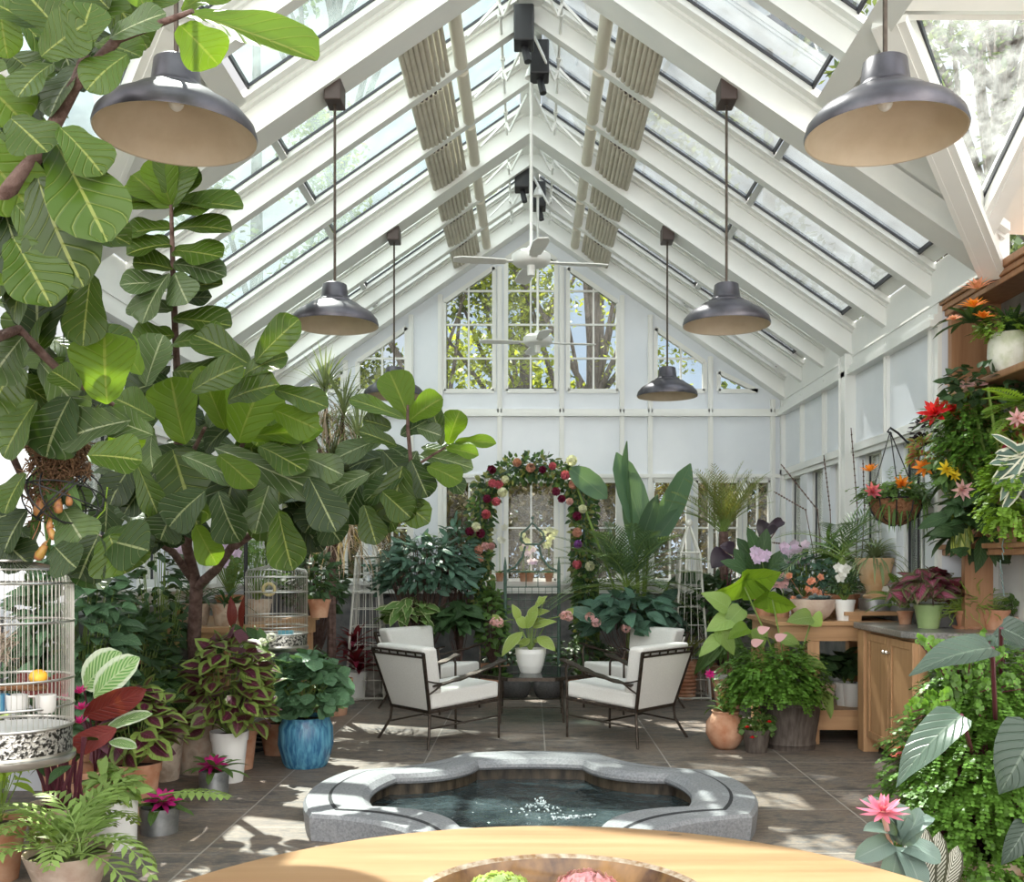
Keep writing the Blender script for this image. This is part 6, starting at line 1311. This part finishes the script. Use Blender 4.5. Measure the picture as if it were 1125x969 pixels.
# ================================================================ POTTING BENCH PLANTS (top 1.0)
ZT = 1.0005
def at(px, Z, z=ZT): return V((P(px, 0, Z).x, Z, z))
t, top = plant('succulent_planter', 'carved pink clay planter of blue green succulents on the potting bench', 'planter', at(893, 8.32), ('bowl', .185, .17, 'pinkclay')); m = MB(); [rosette(m, top+V((rnd(-.14, .14), rnd(-.12, .08), .02)), 16, .06, .03, 5, 80, .2, 'oblong', 3) for _ in range(9)]; m.build('foliage', M['silv'], t)
quick('white_orchid', 'dark leaved plant with white blooms in a small white pot on the potting bench', 'plant', at(928, 8.25), ('cone', .085, .17, 'whitepot'), bushf((.15, .13, .15), 160, .09, .02, 'lance', .12), 'g2'); t = bpy.data.objects['white_orchid']
m = MB(); [orchid(m, P(x, y, 8.08+.02*i), .05) for i, (x, y) in enumerate(((921, 624), (926, 629), (923, 635), (929, 625)))]; m.tube([P(921, 624, 8.1), P(926, 629, 8.11), P(923, 635, 8.13), P(929, 625, 8.15)], .004, 4); m.build('flowers', M['f_lpink'] if 0 else M['f_white'], t)
t, top = plant('terracotta_urn', 'cream terracotta urn on a grey plinth holding a spiky grey air plant', 'urn', at(961, 8.42, 1.0755), ('cyl', .13, .10, 'galv'))
ub = at(961, 8.42, 1.1755); m = MB(); m.lathe([(.001, 0)]+[(q*.15, z*.34) for z, q in POTS['urn']]+[(.145, .338), (.135, .30)], ub, 36); m.build('urn_body', M['terracream'], t)
m = MB(); rosette(m, ub+V((0, 0, .32)), 110, .42, .016, -5, 85, 1.7, 'strap', 7); m.build('foliage', M['grass'], t)
quick('orchid_pot', 'terracotta pot with thin upright stems behind the succulent planter', 'plant', at(930, 8.75), ('cone', .11, .2, 'terra'), strapf(14, .3, .02, 50, 88, .4), 'g2')
for x, y, Z, n, rr, col, lab in ((873, 610, 8.9, 20, .11, 'mauve', 'big lilac pink orchid cluster above the potting bench'), (836, 612, 9.0, 8, .07, 'mauve', 'smaller lilac orchid left of the big orchid cluster'), (855, 636, 8.7, 8, .06, 'pink', 'small pink flowered plant below the big orchid cluster')):
    t, top = plant('orchid', lab, 'orchid', at(x+4, Z+.02), ('cone', .08, .14, 'terra')); m = MB(); st = MB(); e = P(x, y, Z); rosette(m, top, 7, .24, .05, 20, 65, .7, 'oblong'); st.tube([top, (top+e)/2+V((.03, 0, 0)), e], .005, 5); m.build('foliage', M['g2'], t); st.build('stem', M['stemg'], t)
    m = MB(); spray(m, e, rr, rr*.9, n); m.build('flowers', M['f_'+col], t)
quick('salmon_flower_bush', 'leafy grey green bush with salmon flowers behind the succulents', 'plant', at(884, 8.75), ('cone', .12, .18, 'terra'), bushf((.32, .22, .22), 320, .08, .05, 'ovate', .18, zmin=-.5), 'g3'); t = bpy.data.objects['salmon_flower_bush']
m = MB()
for _ in range(9): q = P(rnd(850, 912), rnd(628, 660), 8.5); star(m, q, (rnd(-.4, .4), -1, .4), 5, .035, .03, 20, .2, 'round'); m.tube([P(884, 660, 8.7), q], .003, 3, False)
m.build('flowers', M['f_salmon'], t)
quick('dark_leaf_plant', 'dark broad leaved plant behind the orchids beside the date palm', 'plant', at(842, 9.0), ('cone', .12, .2, 'terra'), lambda m, top, st: [hl(m, 838+rnd(-10, 10), 640, 838+rnd(-50, 50), 590+rnd(-14, 30), 18, 9.1, 'oblong', rnd(-.3, .3)) for _ in range(9)]+[rosette(m, top, 10, .4, .06, 40, 85, .4, 'oblong')], 'g2')
t, top = plant('black_leaf_plant', 'blackish purple cupped leaf beside the small date palm', 'plant', (P(800, 0, 9.9).x, 9.9, 0), ('cone', .15, .3, 'terra')); m = MB(); st = MB()
for q in ((798, 608, 782, 625, 26), (806, 604, 790, 600, 16), (845, 575, 836, 592, 24), (860, 572, 840, 586, 12)): hl(m, *q, 9.6, 'ear', 0, None, .8, .3, .01); st.tube([top, P(800, 660, 9.8), P(q[0], q[1], 9.6)], .006, 5)
m.build('foliage', M['black'], t); st.build('stems', M['stemp'], t)
t, top = plant('twig_stems', 'bare spotted catkin twigs rising against the right wall', 'plant', at(905, 9.05), ('cone', .1, .18, 'terra')); m = MB()
for pts in (((905, 640), (898, 560), (858, 510)), ((915, 640), (912, 560), (905, 500)), ((940, 640), (942, 560), (935, 470)), ((900, 640), (885, 560), (850, 540)), ((945, 640), (950, 560), (948, 505)), ((905, 640), (880, 600), (848, 596))):
    q = [P(x, y, 9.0) for x, y in pts]; m.tube([top]+q, .0045, 4)
    for k in range(16): m.ball(q[0].lerp(q[1], k/16) if k < 4 else q[1].lerp(q[2], (k-4)/12), .009, 4)
m.build('twigs', M['bark'], t)
quick('climbing_arum', 'mid green plant with upright pointed leaves behind the cream urn, under the hanging basket', 'plant', (2.74, 8.98, ZT), ('cone', .08, .16, 'terra'), bushf((.16, .15, .34), 90, .2, .05, 'lance', .3), 'g1')
for px, Z, lab in ((928, 8.6, 'white pot of dark leaves on the lower bench shelf next to the cabinet'), (906, 8.45, 'weathered square pot on the lower bench shelf behind the barrel')): quick('shelf_plant', lab, 'plant', (P(px, 0, Z).x, Z, .2505), ('cone', .09, .2, 'whitepot' if px > 910 else 'terrapale'), bushf((.13, .13, .14), 40, .17, .09, 'oblong', .14), 'g2')
quick('shelf_plant', 'second white pot on the lower bench shelf, half hidden by the cabinet', 'plant', (2.74, 8.55, .2505), ('cone', .09, .2, 'whitepot'), bushf((.1, .13, .12), 30, .17, .07, 'oblong', .14), 'g2')
# hanging basket on a black hook stand
bz = P(984, 548, 7.6); t = thing('hanging_basket', 'coir hanging basket with orange bromeliads on a black hook', 'hanging basket', bz)
m = MB(); cb = bz+V((0, 0, -.20)); m.lathe([(.001, 0), (.07, .005), (.14, .05), (.18, .11), (.195, .17), (.2, .20), (.18, .19), (.001, .17)], cb, 32); m.build('coir_liner', M['coir'], t)
m = MB()
for k in range(10):
    a = k*math.pi/5; m.tube([(cb.x+r_*math.cos(a), 7.6+r_*math.sin(a), cb.z+z) for r_, z in ((.03, -.006), (.145, .045), (.186, .11), (.205, .20))], .005, 5, False)
m.ring((cb.x, 7.6, cb.z+.2), .205, .006, 32); m.build('iron_frame', M['blackp'], t)
hk = P(978, 470, 7.6); m = MB()
for k in range(3): a = k*2.09+.3; m.tube([(cb.x+.2*math.cos(a), 7.6+.2*math.sin(a), cb.z+.2), (hk.x, 7.6, hk.z-.03)], .0045, 5)
m.build('chain', M['blackp'], t)
m = MB(); maiden(m, bz+V((-.02, 0, .05)), (.22, .18, .10), 130, .03, None, None, -.3); rosette(m, bz+V((-.1, 0, .0)), 18, .28, .035, 10, 75, .9); rosette(m, bz+V((.1, -.04, 0)), 18, .28, .035, 10, 75, .9); [m.leaf(bz+V((rnd(-.2, .2), -.1, 0)), V((rnd(-1, 1), -.3, -.3)), UP, .3, .015, 'strap', 1.3, .1, 0, 5, 1) for _ in range(24)]; m.build('foliage', M['g1'], t)
for x, y, c_, ax in ((956, 518, 'orange', (-.3, -.3, 1)), (990, 533, 'orange', (0, -1, .6)), (958, 541, 'rose', (0, -1, .5))): m = MB(); star(m, P(x, y, 7.42), ax, 8, .085, .028, 25, -.1, tiers=3); m.build('flower', M['f_'+c_], t)
m = MB(); px = P(1009, 500, 7.6).x; m.tube([(px, 7.6, 1.0055), (px, 7.6, P(0, 498, 7.6).z), (hk.x+.06, 7.6, hk.z-.04), (hk.x, 7.6, hk.z+.0), (hk.x-.02, 7.6, hk.z-.03), (hk.x+.01, 7.6, hk.z-.045)], .009, 8)
tag(m.build('hook_stand', M['blackp']), 'black iron hook rod holding the hanging basket', 'stand')
# ================================================================ WORKTOP PLANTS
ZW = 1.0055
t, top = quick('rex_begonia', 'maroon and pink rex begonia in a green glazed pot on the granite', 'plant', at(1020, 7.25, ZW), ('cone', .10, .17, 'greenpot'), lambda m, top, st: bush(m, top+V((0, 0, .12)), (.26, .22, .15), 150, .18, .12, 'heart', .7, -.35, .01, 6, 2), 'rex')
t, top = plant('rhipsalis', 'thread stemmed rhipsalis in a terracotta pot on a saucer', 'plant', at(1064, 7.2, ZW), ('cone', .095, .13, 'terra')); m = MB()
for i in range(150):
    a = rnd(0, 6.28); d = V((math.cos(a), math.sin(a), rnd(.3, 2.4))).normalized(); p = top.copy(); pts = [p.copy()]
    for k in range(5): p = p+d*rnd(.04, .075); d = (d+rdir()*.6+V((0, 0, -.22))).normalized(); pts.append(p.copy())
    m.tube(pts, .0028, 4, False)
m.build('threads', M['f_lime'] if 0 else pm('rhipsalis_green', (.28, .38, .06), (.14, .24, .04), 20), t); m = MB(); m.lathe([(.001, 0), (.10, 0), (.115, .02), (.108, .02), (.095, .006)], at(1064, 7.2, ZW-.0002), 24); m.build('saucer', M['terra'], t)
quick('seedling_pot', 'terracotta pot of grassy seedlings right of the rhipsalis', 'plant', at(1094, 7.1, ZW), ('cone', .095, .14, 'terra'), strapf(40, .13, .008, 30, 88, .6), 'grass')
quick('pot_fern', 'small fern behind the rex begonia on the granite', 'fern', (2.88, 7.70, ZW), ('cone', .06, .10, 'terra'), lambda m, top, st: fern(m, top+V((0, 0, .05)), 22, .34, .07, .02, e=(15, 80), st=st, nl=16), 'fernd')
quick('leafy_pot', 'small green leaved plant at the right edge of the granite worktop', 'plant', at(1116, 7.15, ZW), ('cone', .07, .09, 'pinkclay'), bushf((.12, .1, .09), 70, .06, .045, 'ovate', .08), 'g1')
# ================================================================ SHELVING PLANTS
t, top = plant('shelf_bromeliad', 'mossy white pot with orange bromeliads on the upper shelf', 'plant', (3.18, 6.62, 2.7305), ('bulge', .15, .26, 'whitemoss', 'moss')); m = MB(); st = MB()
rosette(m, P(1068, 355, 6.75), 24, .30, .045, 5, 75, 1.1); rosette(m, top, 26, .34, .03, 25, 85, .8); m.cur = 1; maiden(m, top+V((-.05, -.03, .05)), (.16, .12, .10), 110, .02, None, None, -.2); st.tube([top, P(1068, 358, 6.75)], .01, 5)
m.build('foliage', [M['g2'], M['fernbr']], t); st.build('stem', M['stemg'], t)
for x, y, c_, L in ((1070, 338, 'orange', .11), (1080, 350, 'orange', .09), (1048, 352, 'salmon', .06), (1074, 318, 'salmon', .13)): m = MB(); star(m, P(x, y, 6.5), (rnd(-.3, .3), -.4, 1), 8, L, .03, 25, .4, tiers=3); m.build('flower', M['f_'+c_], t)
ZS = 1.6105
def wallp(nm, lab, cat, px, py, Z, f, mats, z=ZS, pk=('cone', .09, .16, 'terra'), fl=()):
    c = P(px, py, Z); bx_ = max(c.x, 3.16); t, top = plant(nm, lab, cat, (bx_, Z, z), pk); m = MB(); st = MB(); st.tube([top, (top+c)/2, c], .01, 5); f(m, c, st)
    m.build('foliage', [M[k] for k in (mats if isinstance(mats, (list, tuple)) else [mats])], t); st.build('stem', M['stemg'], t)
    for x, y, c_, L, ax in fl: m = MB(); star(m, P(x, y, Z-.22), ax, 8, L, L*.32, 22, .2, tiers=3); m.build('flower', M['f_'+c_], t)
    return t
wallp('guzmania', 'scarlet flowered bromeliad at the upper left of the planted shelf', 'plant', 1040, 462, 7.1, lambda m, c, st: rosette(m, c, 16, .30, .04, 5, 70, 1.0), 'g1', fl=[(1028, 455, 'red', .13, (-.5, -.6, .4)), (1042, 452, 'red', .12, (.6, -.6, .5))])
wallp('purple_sprig_plant', 'tiny leaved black purple sprigs poking out left of the scarlet flower', 'plant', 1018, 474, 7.25, lambda m, c, st: bush(m, c, (.12, .08, .14), 130, .045, .025, 'oblong', .2, -.9), 'black')
wallp('coleus', 'lime and pink splashed coleus at the left edge of the planted shelf', 'plant', 1016, 497, 7.15, lambda m, c, st: bush(m, c, (.13, .1, .14), 80, .08, .06, 'ovate', .4, -.9), 'coleusp')
wallp('orange_bromeliad', 'orange star bromeliad just right of the hanging basket rod', 'plant', 1022, 520, 7.2, lambda m, c, st: rosette(m, c, 16, .26, .03, -10, 60, 1.2), 'g2', fl=[(1016, 514, 'orange', .09, (-.5, -.8, .3))])
wallp('yellow_bromeliad', 'yellow star bromeliad under the scarlet flower on the shelf', 'plant', 1042, 530, 7.0, lambda m, c, st: rosette(m, c, 18, .28, .035, -30, 60, 1.2), 'g2', fl=[(1040, 516, 'yellow', .075, (-.2, -1, .4)), (1047, 522, 'yellow', .06, (.3, -1, .2))])
wallp('trailing_vine', 'pointed grey green leaved vine hanging in the middle of the planted shelf', 'plant', 1062, 500, 6.9, lambda m, c, st: bush(m, c, (.26, .14, .36), 330, .13, .042, 'lance', .7, -.9), 'g1')
wallp('pink_bromeliad', 'pink pointed bromeliad at the centre of the planted shelf', 'plant', 1060, 545, 6.85, lambda m, c, st: rosette(m, c, 14, .2, .03, -20, 60, 1.2), 'g2', fl=[(1057, 538, 'pink', .08, (-.2, -1, -.2))])
wallp('dark_philodendron', 'plant with broad dark green pointed leaves above the lower ledge', 'plant', 1075, 572, 6.75, lambda m, c, st: bush(m, c, (.32, .16, .30), 95, .22, .10, 'ovate', .7, -.9), 'g2')
wallp('yellow_banded_plant', 'long yellow banded leaves drooping over the lower ledge', 'plant', 1050, 575, 6.95, lambda m, c, st: [hl(m, 1052+rnd(-8, 10), 566+rnd(-4, 6), 1050+rnd(-12, 22), 596+rnd(-6, 16), 8, 6.7, 'strap') for _ in range(16)], 'yel')
wallp('asparagus_fern', 'bright feathery fern filling the back of the shelf', 'fern', 1085, 470, 6.8, lambda m, c, st: maiden(m, c, (.34, .14, .34), 420, .024, None, None, -.9), 'fernd')
wallp('asparagus_fern', 'lime feathery foliage low at the right edge of the shelf', 'fern', 1112, 540, 6.2, lambda m, c, st: maiden(m, c, (.16, .14, .30), 260, .026, None, None, -.9), 'fernbr')
wallp('boston_fern', 'broad bright green fern frond at the right edge of the shelf', 'fern', 1118, 436, 6.3, lambda m, c, st: [frond(m, c+V((.05, 0, -.05)), V((-1, -.4, rnd(-.6, .8))), .34, .5, 16, .11, .022, 70, stem=st) for _ in range(7)], 'fernbr')
wallp('ivy', 'dark small leaved ivy trailing over the shelf beside the mossy pot', 'plant', 1085, 425, 6.6, lambda m, c, st: bush(m, c, (.34, .12, .16), 170, .07, .06, 'heart', .3, -.9), 'g2')
wallp('coleus', 'lime and crimson coleus at the right edge of the shelf below the fern frond', 'plant', 1120, 478, 6.3, lambda m, c, st: bush(m, c, (.12, .1, .15), 60, .11, .08, 'ovate', .5, -.9), 'coleusp', fl=[(1118, 460, 'pink', .07, (-.5, -1, .3))])
wallp('striped_bromeliad', 'grey green white edged strap leaves at the right edge of the shelf', 'plant', 1118, 500, 6.25, lambda m, c, st: [hl(m, 1130, 490+rnd(-5, 30), 1092+rnd(-6, 8), 492+rnd(-15, 70), 13, 6.1, 'strap') for _ in range(10)], 'stripe')
wallp('pink_leaf_plant', 'pale pink leaf tips spilling over the middle shelf edge', 'plant', 1066, 425, 6.75, lambda m, c, st: bush(m, c, (.14, .1, .06), 24, .09, .04, 'oblong', .4, -.5), 'f_pink')
t, top = plant('spanish_moss', 'thin silvery moss strand hanging below the lower ledge', 'plant', P(1101, 575, 6.3)); m = MB(); [m.tube([P(1101+rnd(-2, 2), 575+k*8, 6.3), P(1101+rnd(-3, 3), 583+k*8, 6.3)], .004, 4) for k in range(10)]; m.build('strand', M['silv'], t)
M['f_bract'] = petal('urn_plant_bract', (.72, .20, .32))
# ================================================================ RIGHT FOREGROUND
t, top = plant('maidenhair_fern', 'huge maidenhair fern filling the lower right corner', 'fern', (1.52, 3.35, 0), ('cone', .22, .55, 'terrapale')); m = MB(); st = MB()
maiden(m, P(1080, 872, 3.3), (.30, .26, .36), 2300, .016, st, top, -.9); maiden(m, P(1085, 765, 3.35), (.20, .18, .20), 850, .0155, st, top, -.7)
for i in range(34):
    a = P(1060, 800, 3.3); b = P(rnd(985, 1125), rnd(690, 800), rnd(3.1, 3.4)); st.tube([top, a, (a+b)/2+V((0, 0, .05)), b], .0025, 4)
    for k in range(16):
        q = a.lerp(b, .45+.55*k/16)+V((0, 0, .05*math.sin(3*k/16)))
        for g in (-1, 1): m.leaf(q, V((rnd(-.6, .6), rnd(-.5, .3), g*.8)), V((0, -.8, .6)), .021, .019, 'round', .2, 0, 0, 2, 1)
m.build('foliage', M['fernd'], t); st.build('stems', M['stemp'], t)
t, top = plant('alocasia', 'alocasia with big grey green quilted leaves over the maidenhair fern', 'plant', (1.75, 3.75, 0), ('cone', .2, .4, 'terra')); m = MB(); st = MB()
for q in ((1090, 712, 1000, 744, 50, 2.9, (-.1, -.5, .9)), (1084, 716, 1128, 712, 44, 3.35, (.1, -.4, 1)), (1100, 690, 1140, 716, 40, 3.2, (-.3, -.6, .8)), (1056, 786, 986, 866, 50, 2.95, (-.5, -.6, .9)), (1140, 800, 1098, 872, 66, 3.0, (-.2, -.9, .6)), (1130, 905, 1100, 950, 30, 3.0, None), (1130, 690, 1090, 700, 30, 3.4, (0, -.5, 1))):
    hl(m, *q[:6], 'ear', 0, q[6], .6, .22, .012, 12, 3); e = P(q[0], q[1], q[5]); st.tube([top, (top+e)/2+V((.03, .05, 0)), e], .007, 6)
m.build('foliage', M['ant'], t); st.build('stems', M['stemp'], t)
ab = V((P(1000, 0, 2.95).x, 2.95, 0)); t, top = plant('urn_plant', 'silver leaved urn plant with a spiky pink flower head at bottom right', 'plant', ab, ('cone', .15, .5, 'urn')); m = MB(); st = MB(); c = P(980, 935, 2.95)
st.tube([top, c], .03, 8)
for q in ((978, 925, 936, 945, 26, None), (985, 915, 940, 880, 24, (-.2, -.6, 1)), (985, 920, 960, 880, 24, (0, -.9, .5)), (990, 925, 1010, 885, 24, None), (990, 925, 1030, 900, 24, (.2, -.5, 1)), (995, 930, 1035, 950, 26, None), (985, 930, 975, 975, 30, (0, -.9, .6)), (992, 935, 1010, 985, 28, None), (984, 925, 945, 915, 22, (-.2, -.5, 1)), (990, 915, 985, 880, 22, None)):
    hl(m, q[0], q[1], q[2], q[3], q[4], 2.9, 'strap', rnd(-.5, .1), q[5], 1.3, .3, .004, 10, 2)
m.build('foliage', M['silvd'], t); st.build('stem', M['stemg'], t)
m = MB(); e = P(970, 892, 2.8); star(m, e, (-.1, -.35, 1), 11, .075, .018, 0, -.4, 'lance', 5); m.build('flower_head', M['f_bract'], t); m = MB(); m.tube([c, e], .008, 6); m.build('flower_stem', M['f_pink'], t)
t, top = plant('banded_bromeliad', 'dark bromeliad with white zebra bands beside the urn plant', 'plant', (P(1045, 0, 3.0).x, 3.0, 0), ('cone', .13, .45, 'terra')); m = MB(); M['zebra'] = lm('zebra_leaf', (.06, .06, .04), stripe=((.55, .55, .48), 13), transl=.05)
for q in ((1015, 985, 1010, 905, 26), (1022, 985, 1032, 915, 26), (1010, 985, 995, 925, 24), (1035, 985, 1052, 930, 22), (1000, 990, 985, 940, 22)): hl(m, *q, 3.0, 'strap', 0, None, .3, .5)
m.build('foliage', M['zebra'], t)
t, top = plant('fuchsia', 'hanging pink fuchsia flowers between the cabinet and the maidenhair fern', 'plant', (P(1010, 0, 4.2).x, 4.2, 0), ('cone', .13, .4, 'terra')); m = MB(); st = MB(); bush(m, P(1020, 815, 4.1), (.10, .10, .16), 60, .05, .03, zmin=-.9, stems=st, base=top); m.build('foliage', M['g1'], t); st.build('stems', M['stemp'], t)
for x, y in ((988, 826), (992, 818), (1003, 860), (1030, 832), (1052, 812), (1000, 866)): m = MB(); star(m, P(x, y, 3.95), (0, -.4, -1), 6, .045, .022, 20, .2); m.build('flower', M['f_rose'], t)
# climbing vine low on the left wall and lower left
quick('leafy_shrub', 'dark trailing shrub against the left wall above the bench end', 'shrub', (-2.62, 7.05, 0), ('cone', .16, .5, 'terra'), bushf((.25, .3, .5), 260, .10, .05, 'ovate', .75, droop=.6, zmin=-.9), 'g2')
